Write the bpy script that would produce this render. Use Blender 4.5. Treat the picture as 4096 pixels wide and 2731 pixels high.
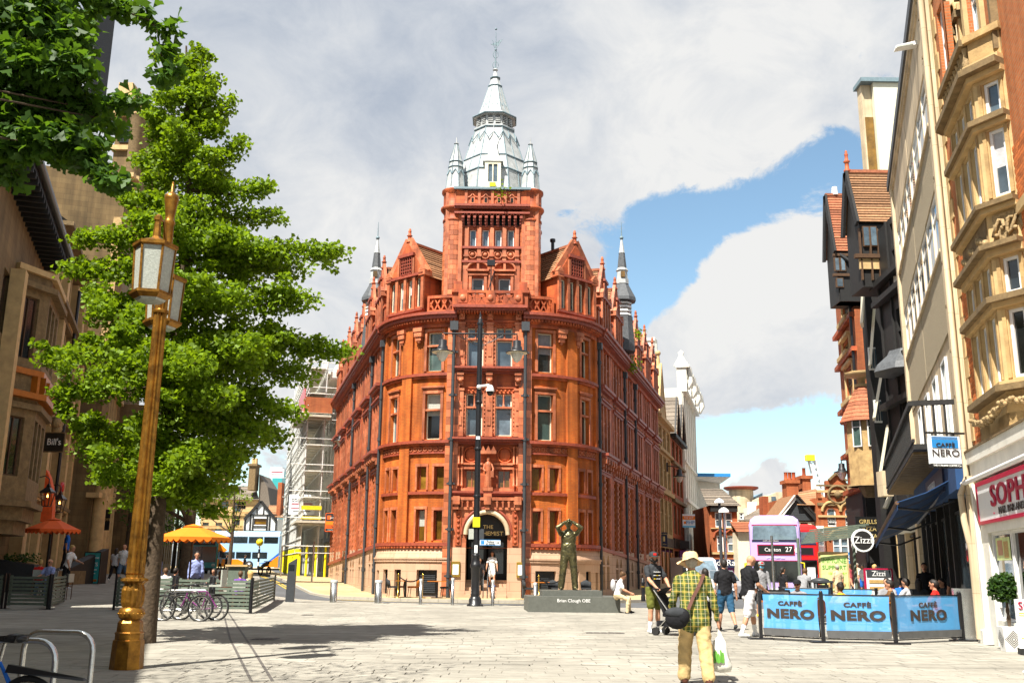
import bpy,math,random
import numpy as np
from mathutils import Vector,Matrix
random.seed(7);rng=np.random.default_rng(7)
R=math.radians;sin,cos,pi=math.sin,math.cos,math.pi
scene=bpy.context.scene
for o in list(bpy.data.objects):bpy.data.objects.remove(o)
COL=scene.collection
# ------------------------------------------------------------------ camera, light, sky, exposure
FOC,PITCH,ROLL,CAMZ=3850.0,R(13.2),R(0.63),1.5
cam_f=Vector((0,cos(PITCH),sin(PITCH)));r0=Vector((1,0,0));u0=Vector((0,-sin(PITCH),cos(PITCH)))
cam_r=r0*cos(ROLL)+u0*sin(ROLL);cam_u=u0*cos(ROLL)-r0*sin(ROLL);cam_p=Vector((0,0,CAMZ))
cd=bpy.data.cameras.new('camera');cd.sensor_width=36;cd.lens=FOC/4096*36
cd.clip_start=.1;cd.clip_end=3000
co=bpy.data.objects.new('camera',cd);COL.objects.link(co)
rm=Matrix((cam_r,cam_u,-cam_f)).transposed().to_4x4();rm.translation=cam_p
co.matrix_world=rm;scene.camera=co
def ray(px,py):return cam_f+cam_r*((px-2048)/FOC)-cam_u*((py-1365.5)/FOC)
def at(px,py,y):  # survey: the point at distance y seen at photo pixel (px, py)
 d=ray(px,py);return cam_p+d*(y/d.y)
def gnd(px,py,z=0.0):  # survey: point at height z seen at photo pixel
 d=ray(px,py);return cam_p+d*((z-CAMZ)/d.z)
SUN_AZ,SUN_EL=R(33),R(57)  # sun behind the camera, to the left
sd=Vector((-sin(SUN_AZ)*cos(SUN_EL),-cos(SUN_AZ)*cos(SUN_EL),sin(SUN_EL)))
sl=bpy.data.lights.new('sun','SUN');sl.energy=5.0;sl.angle=R(.53);sl.color=(1,.95,.86)
so=bpy.data.objects.new('sun',sl);COL.objects.link(so);so.location=sd*80
so.rotation_euler=sd.to_track_quat('Z','Y').to_euler()
scene.view_settings.view_transform='Standard';scene.view_settings.look='None'
scene.view_settings.exposure=1.2;scene.view_settings.gamma=1;scene.view_settings.use_curve_mapping=False
scene.cycles.max_bounces=6;scene.cycles.diffuse_bounces=2;scene.cycles.glossy_bounces=3
scene.cycles.transparent_max_bounces=12;scene.cycles.use_denoising=True
W=bpy.data.worlds.new('World');scene.world=W;W.use_nodes=True
def build_sky():
 nt=W.node_tree;N=nt.nodes;L=nt.links;N.clear()
 def nd(t,**k):
  n=N.new(t)
  for a,b in k.items():setattr(n,a,b)
  return n
 def mth(op,a,b=None,c=None,clamp=False):
  n=nd('ShaderNodeMath',operation=op,use_clamp=clamp)
  for i,v in enumerate((a,b,c)):
   if v is None:continue
   if hasattr(v,'links'):L.new(v,n.inputs[i])
   else:n.inputs[i].default_value=v
  return n.outputs[0]
 out=nd('ShaderNodeOutputWorld');bg=nd('ShaderNodeBackground')
 sky=nd('ShaderNodeTexSky',sky_type='NISHITA');sky.sun_disc=False
 sky.sun_elevation=SUN_EL;sky.sun_rotation=pi+SUN_AZ;sky.air_density=1.0;sky.ozone_density=2.2;sky.dust_density=.4
 tc=nd('ShaderNodeTexCoord');vec=tc.outputs['Generated']
 nrm=nd('ShaderNodeVectorMath',operation='NORMALIZE');L.new(vec,nrm.inputs[0]);vec=nrm.outputs[0]
 sep=nd('ShaderNodeSeparateXYZ');L.new(vec,sep.inputs[0])
 def fbm(scale,detail,rough=.55,off=(0,0,0),dist=0):
  mp=nd('ShaderNodeMapping');mp.inputs['Location'].default_value=off;mp.inputs['Scale'].default_value=(1,1,1.35)
  L.new(vec,mp.inputs[0]);n=nd('ShaderNodeTexNoise');L.new(mp.outputs[0],n.inputs['Vector'])
  n.inputs['Scale'].default_value=scale;n.inputs['Detail'].default_value=detail
  n.inputs['Roughness'].default_value=rough;n.inputs['Distortion'].default_value=dist
  return n.outputs['Fac']
 def blob(px,py,rad,soft=.5):  # a round patch of sky about the given direction
  d=ray(px,py).normalized()
  dp=nd('ShaderNodeVectorMath',operation='DISTANCE');L.new(vec,dp.inputs[0]);dp.inputs[1].default_value=d
  mr=nd('ShaderNodeMapRange',interpolation_type='SMOOTHSTEP');L.new(dp.outputs['Value'],mr.inputs['Value'])
  mr.inputs['From Min'].default_value=rad*(1-soft);mr.inputs['From Max'].default_value=rad*(1+soft)
  mr.inputs['To Min'].default_value=1;mr.inputs['To Max'].default_value=0
  return mr.outputs[0]
 f1=fbm(3.1,9,.56,(1.3,.4,2.2));f2=fbm(11,10,.66,(4,1,0),.3)
 dens=mth('ADD',mth('MULTIPLY',f1,.70),mth('MULTIPLY',f2,1.35))
 dens=mth('ADD',dens,-.635)
 for(px,py,rad,w,s)in((2620,1090,.055,-.55,.8),(2860,960,.055,-.55,.8),(3090,860,.04,-.38,.8),(3350,730,.055,-.50,.8),(2610,1330,.05,-.45,.8),(2900,1830,.09,-.60,.7),(3260,1760,.075,-.55,.7),(2680,1720,.06,-.45,.8),(1000,1900,.10,-.35,.6),(1500,1000,.05,-.10,.9),(3150,250,.15,.15,.8),(500,300,.3,.25,.8),(1500,200,.3,.22,.8),(1400,900,.12,.2,.8),
 (2990,1160,.045,.55,.8),(3120,1040,.045,.55,.8),(2860,1370,.07,.60,.8),(3080,1400,.09,.60,.8),(3260,1330,.07,.5,.8),(2720,1500,.05,.45,.8),(3230,800,.03,.30,.9),(3050,1960,.035,.5,.5),(3140,1900,.03,.5,.5),(2900,1990,.03,.4,.5),(1100,1480,.10,.35,.7)):
  dens=mth('ADD',dens,mth('MULTIPLY',blob(px,py,rad,s),w))
 mask=nd('ShaderNodeMapRange',interpolation_type='SMOOTHSTEP');L.new(dens,mask.inputs['Value'])
 mask.inputs['From Min'].default_value=.20;mask.inputs['From Max'].default_value=.40
 # cloud tone: sunlit white heads, blue grey bodies
 tone=mth('ADD',mth('MULTIPLY',fbm(2.6,6,.5,(7.2,3.1,.6)),1.0),mth('MULTIPLY',fbm(9,8,.62,(2,5,1),.5),1.15))
 for(px,py,rad,w)in((2600,620,.14,.10),(3300,300,.20,.14),(2860,1150,.08,.22),(3120,980,.05,.22),(3050,1550,.07,-.12),(1150,1480,.12,.25),(3000,1950,.1,.2),(2100,150,.22,-.10),(2350,800,.08,-.10),(1250,950,.10,-.05),(900,400,.22,-.03)):
  tone=mth('ADD',tone,mth('MULTIPLY',blob(px,py,rad,.8),w))
 cr=nd('ShaderNodeValToRGB');L.new(mth('MULTIPLY',tone,.5),cr.inputs[0]);e=cr.color_ramp.elements
 e[0].position=.37;e[0].color=(.235,.265,.315,1);e[1].position=.69;e[1].color=(.45,.45,.445,1)
 m2=e.new(.51);m2.color=(.325,.345,.375,1)
 mix=nd('ShaderNodeMix',data_type='RGBA');L.new(mask.outputs[0],mix.inputs['Factor'])
 sc=nd('ShaderNodeMix',data_type='RGBA',blend_type='MULTIPLY');sc.inputs['Factor'].default_value=1
 L.new(sky.outputs[0],sc.inputs['A']);sc.inputs['B'].default_value=(1.12,1.16,1.02,1)
 bg.inputs['Strength'].default_value=.085
 cs=nd('ShaderNodeMix',data_type='RGBA',blend_type='MULTIPLY');cs.inputs['Factor'].default_value=1;cs.clamp_result=False
 L.new(cr.outputs[0],cs.inputs['A']);cs.inputs['B'].default_value=(10,10,10,1)
 L.new(sc.outputs['Result'],mix.inputs['A']);L.new(cs.outputs['Result'],mix.inputs['B'])
 L.new(mix.outputs['Result'],bg.inputs['Color']);L.new(bg.outputs[0],out.inputs[0])
build_sky()
# ------------------------------------------------------------------ materials
MATS={}
def mat(name,col,rough=.75,var=.18,scale=6,bump=0,bscale=60,metal=0,spec=.4,rnd=0,tint=None,coat=0):
 m=bpy.data.materials.new(name);m.use_nodes=True;nt=m.node_tree;N=nt.nodes;L=nt.links
 b=N['Principled BSDF'];b.inputs['Roughness'].default_value=rough;b.inputs['Metallic'].default_value=metal
 b.inputs['Specular IOR Level'].default_value=spec;b.inputs['Coat Weight'].default_value=coat
 tc=N.new('ShaderNodeTexCoord');no=N.new('ShaderNodeTexNoise');L.new(tc.outputs['Object'],no.inputs['Vector'])
 no.inputs['Scale'].default_value=scale;no.inputs['Detail'].default_value=6;no.inputs['Roughness'].default_value=.62
 cr=N.new('ShaderNodeValToRGB');L.new(no.outputs['Fac'],cr.inputs[0]);c=Vector(col[:3])
 t=Vector(tint)if tint else c*(1-var)
 cr.color_ramp.elements[0].position=.32;cr.color_ramp.elements[1].position=.68
 cr.color_ramp.elements[0].color=(*t,1);cr.color_ramp.elements[1].color=(*(c*(1+var*.6)),1)
 last=cr.outputs[0]
 if rnd:
  oi=N.new('ShaderNodeObjectInfo');mr=N.new('ShaderNodeMapRange');L.new(oi.outputs['Random'],mr.inputs[0])
  mr.inputs['To Min'].default_value=1-rnd;mr.inputs['To Max'].default_value=1+rnd
  mx=N.new('ShaderNodeMix');mx.data_type='RGBA';mx.blend_type='MULTIPLY';mx.inputs['Factor'].default_value=1
  L.new(last,mx.inputs['A']);L.new(mr.outputs[0],mx.inputs['B']);last=mx.outputs['Result']
 L.new(last,b.inputs['Base Color'])
 if bump:
  n2=N.new('ShaderNodeTexNoise');L.new(tc.outputs['Object'],n2.inputs['Vector']);n2.inputs['Scale'].default_value=bscale;n2.inputs['Detail'].default_value=5
  bp=N.new('ShaderNodeBump');L.new(n2.outputs['Fac'],bp.inputs['Height']);bp.inputs['Strength'].default_value=bump;bp.inputs['Distance'].default_value=.02
  L.new(bp.outputs[0],b.inputs['Normal'])
 MATS[name]=m;return m
def brick(name,c1,c2,mortar,bw=.225,bh=.075,ms=.01,rough=.85,scale=3,dirt=.25,bump=.5):
 m=mat(name,c1,rough);nt=m.node_tree;N=nt.nodes;L=nt.links;b=N['Principled BSDF']
 uv=N.new('ShaderNodeUVMap');bt=N.new('ShaderNodeTexBrick');L.new(uv.outputs[0],bt.inputs['Vector'])
 bt.inputs['Scale'].default_value=1;bt.inputs['Brick Width'].default_value=bw;bt.inputs['Row Height'].default_value=bh
 bt.inputs['Mortar Size'].default_value=ms;bt.inputs['Mortar Smooth'].default_value=.3;bt.inputs['Bias'].default_value=0
 bt.inputs['Color1'].default_value=(*c1,1);bt.inputs['Color2'].default_value=(*c2,1);bt.inputs['Mortar'].default_value=(*mortar,1)
 no=N.new('ShaderNodeTexNoise');tc=N.new('ShaderNodeTexCoord');L.new(tc.outputs['Object'],no.inputs['Vector']);no.inputs['Scale'].default_value=scale*.25;no.inputs['Detail'].default_value=8
 mr=N.new('ShaderNodeMapRange');L.new(no.outputs['Fac'],mr.inputs[0]);mr.inputs['From Min'].default_value=.3;mr.inputs['From Max'].default_value=.7
 mr.inputs['To Min'].default_value=1-dirt;mr.inputs['To Max'].default_value=1+dirt*.4
 mx=N.new('ShaderNodeMix');mx.data_type='RGBA';mx.blend_type='MULTIPLY';mx.inputs['Factor'].default_value=1
 L.new(bt.outputs['Color'],mx.inputs['A']);L.new(mr.outputs[0],mx.inputs['B']);L.new(mx.outputs['Result'],b.inputs['Base Color'])
 mp=N.new('ShaderNodeMapping');mp.inputs['Scale'].default_value=(2.6,2.6,.16);L.new(tc.outputs['Object'],mp.inputs[0]);n3=N.new('ShaderNodeTexNoise');L.new(mp.outputs[0],n3.inputs['Vector']);n3.inputs['Scale'].default_value=1;n3.inputs['Detail'].default_value=7  # rain streaks and soot
 m3=N.new('ShaderNodeMapRange');L.new(n3.outputs['Fac'],m3.inputs[0])
 for k,v in(('From Min',.34),('From Max',.58),('To Min',1-dirt*1.1),('To Max',1.0)):m3.inputs[k].default_value=v
 m4=N.new('ShaderNodeMix');m4.data_type='RGBA';m4.blend_type='MULTIPLY';m4.inputs['Factor'].default_value=1;L.new(mx.outputs['Result'],m4.inputs['A']);L.new(m3.outputs[0],m4.inputs['B']);L.new(m4.outputs['Result'],b.inputs['Base Color'])
 bp=N.new('ShaderNodeBump');L.new(bt.outputs['Fac'],bp.inputs['Height']);bp.inputs['Strength'].default_value=bump;bp.inputs['Distance'].default_value=.01;bp.invert=True
 L.new(bp.outputs[0],b.inputs['Normal']);return m
def glass(name,col,rough=.06,rnd=.5,spec=.9):return mat(name,col,rough,.5,1.6,.04,1.1,spec=spec,rnd=rnd)
def stain(m):  # wear and gum spots that run across the whole pavement
 nt=m.node_tree;N=nt.nodes;L=nt.links;b=N['Principled BSDF'];src=b.inputs['Base Color'].links[0].from_socket;g=N.new('ShaderNodeNewGeometry');last=src
 for kind,sc,lo,hi,a,z in(('n',.35,.35,.7,.78,1.08),('n',2.6,.3,.75,.86,1.06),('v',2.2,.035,.06,.62,1.0)):
  t=N.new('ShaderNodeTexNoise' if kind=='n' else 'ShaderNodeTexVoronoi');L.new(g.outputs['Position'],t.inputs['Vector']);t.inputs['Scale'].default_value=sc
  if kind=='n':t.inputs['Detail'].default_value=7
  mr=N.new('ShaderNodeMapRange');L.new(t.outputs['Fac' if kind=='n' else 'Distance'],mr.inputs[0])
  for k,v in(('From Min',lo),('From Max',hi),('To Min',a),('To Max',z)):mr.inputs[k].default_value=v
  mx=N.new('ShaderNodeMix');mx.data_type='RGBA';mx.blend_type='MULTIPLY';mx.inputs['Factor'].default_value=1;L.new(last,mx.inputs['A']);L.new(mr.outputs[0],mx.inputs['B']);last=mx.outputs['Result']
 L.new(last,b.inputs['Base Color'])
def leafmat(name,c,tr,rnd=.3):
 m=bpy.data.materials.new(name);m.use_nodes=True;nt=m.node_tree;N=nt.nodes;L=nt.links
 b=N['Principled BSDF'];b.inputs['Roughness'].default_value=.55;b.inputs['Specular IOR Level'].default_value=.25
 g=N.new('ShaderNodeNewGeometry');cr=N.new('ShaderNodeValToRGB');L.new(g.outputs['Random Per Island'],cr.inputs[0])
 c=Vector(c);cr.color_ramp.elements[0].color=(*(c*(1-rnd)),1);cr.color_ramp.elements[1].color=(*(c*(1+rnd)),1)
 L.new(cr.outputs[0],b.inputs['Base Color']);t=N.new('ShaderNodeBsdfTranslucent');t.inputs[0].default_value=(*tr,1)
 ms=N.new('ShaderNodeMixShader');ms.inputs[0].default_value=.38;L.new(b.outputs[0],ms.inputs[1]);L.new(t.outputs[0],ms.inputs[2])
 L.new(ms.outputs[0],N['Material Output'].inputs[0]);MATS[name]=m;return m
def sheer(name,col,alpha):  # woven see-through banner cloth
 m=mat(name,col,.35,.05);N=m.node_tree.nodes;L=m.node_tree.links
 t=N.new('ShaderNodeBsdfTransparent');ms=N.new('ShaderNodeMixShader');ms.inputs[0].default_value=alpha
 L.new(t.outputs[0],ms.inputs[1]);L.new(N['Principled BSDF'].outputs[0],ms.inputs[2]);L.new(ms.outputs[0],N['Material Output'].inputs[0]);return m
def lamp_mat(name,col,st):
 m=mat(name,col);b=m.node_tree.nodes['Principled BSDF'];b.inputs['Emission Color'].default_value=(*col,1);b.inputs['Emission Strength'].default_value=st;return m
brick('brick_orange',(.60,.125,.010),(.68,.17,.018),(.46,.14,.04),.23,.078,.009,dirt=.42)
brick('brick_dark',(.36,.075,.022),(.43,.10,.03),(.25,.08,.04),.23,.078,.009)  # a darker red brick for back walls, chimneys and side houses
brick('terracotta',(.60,.135,.036),(.45,.085,.026),(.26,.06,.025),.46,.29,.006,.62,5,.42,.4)
brick('terracotta_pink',(.64,.21,.095),(.50,.13,.05),(.30,.09,.045),.36,.24,.005,.55,5,.38,.35)
mat('terracotta_dark',(.30,.06,.03),.5,.3,6,.3,40,spec=.5)
mat('terracotta_block',(.52,.15,.06),.32,.2,4,.2,40,spec=.7,rnd=.42)
brick('granite_pink',(.53,.34,.22),(.58,.38,.25),(.33,.17,.10),1.15,.42,.008,.6,3,.12,.4)
mat('lead_grey',(.46,.47,.46),.5,.22,3,.2,12,metal=.15,tint=(.33,.34,.33));mat('lead_roll',(.17,.24,.27),.5,.2,8)
mat('cream_paint',(.74,.69,.52),.5,.1);mat('white_paint',(.78,.77,.74),.45,.08);mat('white_wall',(.76,.73,.64),.7,.12,2)
mat('tile_brown',(.30,.155,.075),.85,.35,9,.3,30,rnd=.35);mat('tile_red',(.34,.115,.055),.85,.35,9,.3,30,rnd=.3)
mat('tile_grey',(.20,.165,.13),.85,.35,9,.3,30,rnd=.3);mat('slate_dark',(.07,.075,.08),.6,.35,9,.2,30,rnd=.3)
mat('iron_black',(.012,.012,.014),.35,.2,10,spec=.5);mat('iron_grey',(.045,.05,.055),.5,.2,10)
glass('pane_dark',(.022,.03,.034));glass('pane_green',(.05,.085,.075),.1);glass('pane_amber',(.16,.085,.012),.15);glass('pane_sky',(.10,.14,.17),.04);glass('pane_black',(.006,.007,.007),.08)
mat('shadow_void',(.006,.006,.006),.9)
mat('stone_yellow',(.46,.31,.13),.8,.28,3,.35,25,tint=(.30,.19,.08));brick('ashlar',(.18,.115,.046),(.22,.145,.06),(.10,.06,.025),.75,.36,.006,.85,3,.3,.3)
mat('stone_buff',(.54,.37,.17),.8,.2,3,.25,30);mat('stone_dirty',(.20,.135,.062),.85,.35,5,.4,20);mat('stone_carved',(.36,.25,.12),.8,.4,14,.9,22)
brick('concrete_cream',(.66,.53,.35),(.60,.47,.30),(.42,.33,.2),1.5,1.06,.008,.75,4,.22,.2);mat('pebbledash',(.40,.33,.22),.95,.45,45,1,60)
mat('timber_black',(.016,.015,.014),.6,.3,7,.3,30);mat('timber_brown',(.09,.045,.02),.7,.3,8)
mat('asphalt',(.11,.115,.12),.9,.15,8,.3,90);mat('kerb_stone',(.40,.36,.29),.85,.15,5,.2,40);mat('mortar',(.285,.267,.228),.95,.2,5)
mat('paving',(.34,.318,.268),.82,.14,2.2,.18,55,rnd=.07,spec=.3);mat('paving_yellow',(.46,.35,.19),.85,.15,3,.15,40,rnd=.08);mat('drain_iron',(.10,.09,.08),.7)
mat('line_yellow',(.62,.42,.03),.8,.3,12);mat('line_white',(.7,.7,.68),.8)
mat('gold_paint',(.34,.16,.02),.36,.4,7,.25,30,metal=.7,spec=.5,tint=(.15,.065,.010));mat('brass',(.65,.42,.08),.25,.15,8,metal=.9)
mat('steel',(.62,.62,.60),.25,.12,12,metal=.95);mat('lantern_glass',(.40,.42,.37),.3,.22,30,.35,60)
mat('bronze',(.13,.115,.05),.33,.45,9,.35,25,metal=.7,spec=.6,tint=(.06,.055,.03));mat('plinth_grey',(.105,.11,.095),.55,.14,9,.12,90)
mat('bark',(.085,.058,.035),.95,.4,12,1,18)
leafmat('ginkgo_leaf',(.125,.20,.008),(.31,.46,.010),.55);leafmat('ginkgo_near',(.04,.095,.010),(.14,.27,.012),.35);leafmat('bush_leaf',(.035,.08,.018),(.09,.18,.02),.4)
mat('orange_cloth',(.85,.20,.005),.7,.06,3,.1,30);mat('red_cloth',(.80,.115,.012),.7,.08,3,.1,30);mat('awning_red',(.75,.10,.012),.7)
mat('fence_green',(.12,.15,.115),.7,.2,8,.2,30);mat('rubber',(.014,.014,.014),.7);mat('plastic_black',(.016,.016,.018),.4)
mat('navy',(.012,.02,.06),.5);mat('awning_blue',(.012,.055,.16),.75,.15,3);mat('blue_sign',(.03,.22,.52),.35,.05);mat('sign_white',(.80,.82,.83),.35,.04);mat('sign_black',(.012,.012,.012),.4)
sheer('banner_blue',(.10,.36,.70),.86);mat('banner_grey',(.10,.10,.10),.8,.15);mat('nero_ink',(.045,.032,.026),.6)
mat('crimson',(.42,.008,.05),.4,.05);mat('bright_red',(.62,.015,.012),.3,.08,4,coat=.3);mat('yellow_sign',(.82,.72,.012),.45,.04);mat('bright_yellow',(.80,.60,.02),.45);mat('purple',(.16,.02,.14),.5)
mat('sign_blue_light',(.14,.48,.72),.4,.05);mat('letter_white',(.82,.82,.80),.5,.02);mat('letter_gold',(.78,.58,.22),.35,.1,8,metal=.3);mat('letter_green',(.10,.30,.03),.5);mat('poster_green',(.62,.72,.30),.45,.25,3);mat('lime',(.36,.62,.03),.45)
mat('bus_lilac',(.47,.36,.68),.28,.04,3,coat=.4);mat('bus_blue',(.36,.56,.78),.35,.05,3,coat=.3);mat('bus_orange',(.82,.24,.012),.35,.05,3,coat=.3);mat('bus_white',(.78,.79,.80),.35,.05,coat=.3)
mat('skin',(.52,.26,.155),.55,.12,9,spec=.35);mat('skin_tan',(.44,.20,.10),.55,.12,9,spec=.35);mat('hair_dark',(.018,.013,.010),.6,.3,30);mat('hair_brown',(.10,.05,.02),.6,.3,30);mat('hair_blond',(.50,.32,.11),.6,.3,30);mat('hair_grey',(.34,.30,.24),.7,.3,30)
for n,c in dict(black=(.012,.012,.014),charcoal=(.035,.038,.042),white=(.78,.78,.77),grey=(.24,.24,.25),lightgrey=(.45,.45,.46),olive=(.12,.13,.025),denim=(.025,.085,.16),jeans=(.10,.16,.24),beige=(.56,.44,.27),red=(.62,.02,.015),yellow=(.82,.58,.012),blue=(.02,.14,.55),skyblue=(.28,.34,.62),pink=(.62,.16,.20),purple=(.15,.06,.30),brown=(.16,.08,.03),palegrey=(.60,.58,.58),dustypink=(.40,.08,.09),green=(.18,.17,.03)).items():
 mat('cloth_'+n,c,.85,.18,7,.35,26,spec=.2)
mat('chinos',(.52,.37,.17),.85,.2,6,.5,20,spec=.2);mat('hat_cloth',(.66,.46,.25),.85,.14,9,.4,30,spec=.2);mat('leather_brown',(.10,.035,.02),.5);mat('leather_tan',(.42,.13,.012),.4);mat('trainer_white',(.72,.74,.76),.6)
def plaid():
 m=mat('plaid',(.2,.2,.05),.85);N=m.node_tree.nodes;L=m.node_tree.links;b=N['Principled BSDF']
 tc=N.new('ShaderNodeTexCoord');sp=N.new('ShaderNodeSeparateXYZ');L.new(tc.outputs['Object'],sp.inputs[0])
 def stripe(sock,per,wid,ph=0.):
  a=N.new('ShaderNodeMath');a.operation='MULTIPLY_ADD';L.new(sock,a.inputs[0]);a.inputs[1].default_value=1/per;a.inputs[2].default_value=ph
  f=N.new('ShaderNodeMath');f.operation='FRACT';L.new(a.outputs[0],f.inputs[0])
  l=N.new('ShaderNodeMath');l.operation='LESS_THAN';L.new(f.outputs[0],l.inputs[0]);l.inputs[1].default_value=wid;return l.outputs[0]
 last=None
 def over(col,fac,k):
  nonlocal last
  mx=N.new('ShaderNodeMix');mx.data_type='RGBA'
  mm=N.new('ShaderNodeMath');mm.operation='MULTIPLY';L.new(fac,mm.inputs[0]);mm.inputs[1].default_value=k;L.new(mm.outputs[0],mx.inputs['Factor'])
  if last is None:mx.inputs['A'].default_value=(.135,.15,.018,1)
  else:L.new(last,mx.inputs['A'])
  mx.inputs['B'].default_value=(*col,1);last=mx.outputs['Result']
 X,Z=sp.outputs['X'],sp.outputs['Z']
 over((.020,.045,.012),stripe(X,.10,.50),.75);over((.020,.045,.012),stripe(Z,.11,.50),.65)
 over((.50,.36,.08),stripe(X,.10,.12,.30),.55);over((.55,.36,.08),stripe(Z,.11,.10,.30),.6)
 over((.5,.47,.32),stripe(X,.10,.07,.72),.65);over((.40,.36,.10),stripe(Z,.11,.08,.8),.5)
 L.new(last,b.inputs['Base Color'])
plaid();stain(MATS['paving']);stain(MATS['paving_yellow']);stain(MATS['asphalt'])
# ------------------------------------------------------------------ geometry helpers
class MB:
 def __init__(s):s.v=[];s.f=[];s.m=[];s.sm=[]
 def add(s,vs,fs,mi=0,smooth=False):
  b=len(s.v);s.v+=[tuple(p)for p in vs];s.f+=[tuple(b+i for i in f)for f in fs];s.m+=[mi]*len(fs);s.sm+=[smooth]*len(fs)
 def face(s,pts,mi=0):s.add(pts,[tuple(range(len(pts)))],mi)
 def hexa(s,p,mi=0):s.add(p,[(0,3,2,1),(4,5,6,7),(0,1,5,4),(1,2,6,5),(2,3,7,6),(3,0,4,7)],mi)
 def box(s,x0,x1,y0,y1,z0,z1,mi=0):
  s.hexa([(x0,y0,z0),(x1,y0,z0),(x1,y1,z0),(x0,y1,z0),(x0,y0,z1),(x1,y0,z1),(x1,y1,z1),(x0,y1,z1)],mi)
 def bar(s,a,b,w,h,mi=0,up=(0,0,1)):  # rectangular bar from a to b
  a=Vector(a);b=Vector(b);d=(b-a).normalized();u=Vector(up)
  if abs(d.dot(u))>.97:u=Vector((0,1,0))
  x=d.cross(u).normalized()*w/2;y=x.cross(d).normalized()*h/2
  s.hexa([a-x-y,a+x-y,b+x-y,b-x-y,a-x+y,a+x+y,b+x+y,b-x+y],mi)
 def tube(s,pts,r,n=8,mi=0,closed=False):
  pts=[Vector(p)for p in pts];m=len(pts);rr=r if isinstance(r,(list,tuple))else[r]*m;ring=[];prev=None
  for i,p in enumerate(pts):
   if closed:d=pts[(i+1)%m]-pts[i-1]
   else:d=pts[min(i+1,m-1)]-pts[max(i-1,0)]
   d.normalize()
   if prev is None:x=d.orthogonal().normalized()
   else:x=(prev-d*prev.dot(d));x=x.normalized()if x.length>1e-6 else d.orthogonal().normalized()
   prev=x;y=d.cross(x)
   ring.append([p+(x*cos(2*pi*k/n)+y*sin(2*pi*k/n))*rr[i]for k in range(n)])
  vs=[q for g in ring for q in g];fs=[]
  for i in range(m if closed else m-1):
   j=(i+1)%m
   for k in range(n):fs.append((i*n+k,i*n+(k+1)%n,j*n+(k+1)%n,j*n+k))
  s.add(vs,fs,mi,True)
  if not closed:s.add(ring[0],[tuple(range(n))[::-1]],mi);s.add(ring[-1],[tuple(range(n))],mi)
 def lathe(s,prof,c=(0,0,0),n=16,mi=0,smooth=True,rot=0,axis=None,flute=0):
  vs=[];fs=[];c=Vector(c);M=axis.to_track_quat('Z','Y').to_matrix()if axis is not None else None
  for(r,z)in prof:
   for k in range(n):
    q=r*(1-flute*(k%2));p=Vector((q*cos(2*pi*k/n+rot),q*sin(2*pi*k/n+rot),z));vs.append(c+(M@p if M else p))
  for i in range(len(prof)-1):
   for k in range(n):fs.append((i*n+k,i*n+(k+1)%n,(i+1)*n+(k+1)%n,(i+1)*n+k))
  s.add(vs,fs,mi,smooth)
  if prof[0][0]>1e-3:s.add(vs[:n],[tuple(range(n))[::-1]],mi)
  if prof[-1][0]>1e-3:s.add(vs[-n:],[tuple(range(n))],mi)
 def ball(s,c,r,n=12,mi=0):
  r=r if isinstance(r,(tuple,list))else(r,)*3;m=max(4,n//2);vs=[];fs=[]
  for i in range(m+1):
   a=-pi/2+pi*i/m
   for k in range(n):vs.append((c[0]+r[0]*cos(a)*cos(2*pi*k/n),c[1]+r[1]*cos(a)*sin(2*pi*k/n),c[2]+r[2]*sin(a)))
  for i in range(m):
   for k in range(n):fs.append((i*n+k,i*n+(k+1)%n,(i+1)*n+(k+1)%n,(i+1)*n+k))
  s.add(vs,fs,mi,True)
 def prism(s,poly,off,mi=0):  # 3D polygon pushed along off
  n=len(poly);a=[Vector(p)for p in poly];o=Vector(off);b=[p+o for p in a]
  s.add(a+b,[tuple(range(n)),tuple(range(n,2*n))[::-1]]+[(i,i+n,(i+1)%n+n,(i+1)%n)for i in range(n)],mi)
 def make(s,name,mats,parent=None,loc=None,rz=None):
  me=bpy.data.meshes.new(name);me.from_pydata(s.v,[],s.f)
  for m in(mats if isinstance(mats,(list,tuple))else[mats]):me.materials.append(MATS[m]if isinstance(m,str)else m)
  nf=len(s.f)
  if nf:
   me.polygons.foreach_set('material_index',s.m);me.polygons.foreach_set('use_smooth',s.sm)
   nr=np.empty(nf*3);me.polygons.foreach_get('normal',nr);nr=nr.reshape(-1,3)
   lt=np.empty(nf,int);me.polygons.foreach_get('loop_total',lt);nr=np.repeat(nr,lt,0)
   li=np.empty(len(me.loops),int);me.loops.foreach_get('vertex_index',li);co_=np.array(s.v,float)[li]
   h=np.hypot(nr[:,0],nr[:,1])+1e-9;fl=np.abs(nr[:,2])>.75
   uu=np.where(fl,co_[:,0],(-nr[:,1]*co_[:,0]+nr[:,0]*co_[:,1])/h);vv=np.where(fl,co_[:,1],co_[:,2])
   ul=me.uv_layers.new(name='UVMap');ul.data.foreach_set('uv',np.stack([uu,vv],1).ravel())
  return link(name,me,parent,loc,rz)
WORLD=set()
def link(name,me,parent=None,loc=None,rz=None):
 o=bpy.data.objects.new(name,me);COL.objects.link(o)
 if parent is not None:
  o.parent=parent
  b=parent
  while b is not None and b.name not in WORLD:b=b.parent
  if b is not None and parent is b:o.matrix_parent_inverse=Matrix.Translation(-b.location)
 if loc is not None:o.location=loc
 if rz is not None:o.rotation_euler=(0,0,rz)
 return o
def tag(o,label=None,cat=None,group=None,kind=None):
 if label:o['label']=label
 if cat:o['category']=cat
 if group:o['group']=group
 if kind:o['kind']=kind
 return o
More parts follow.
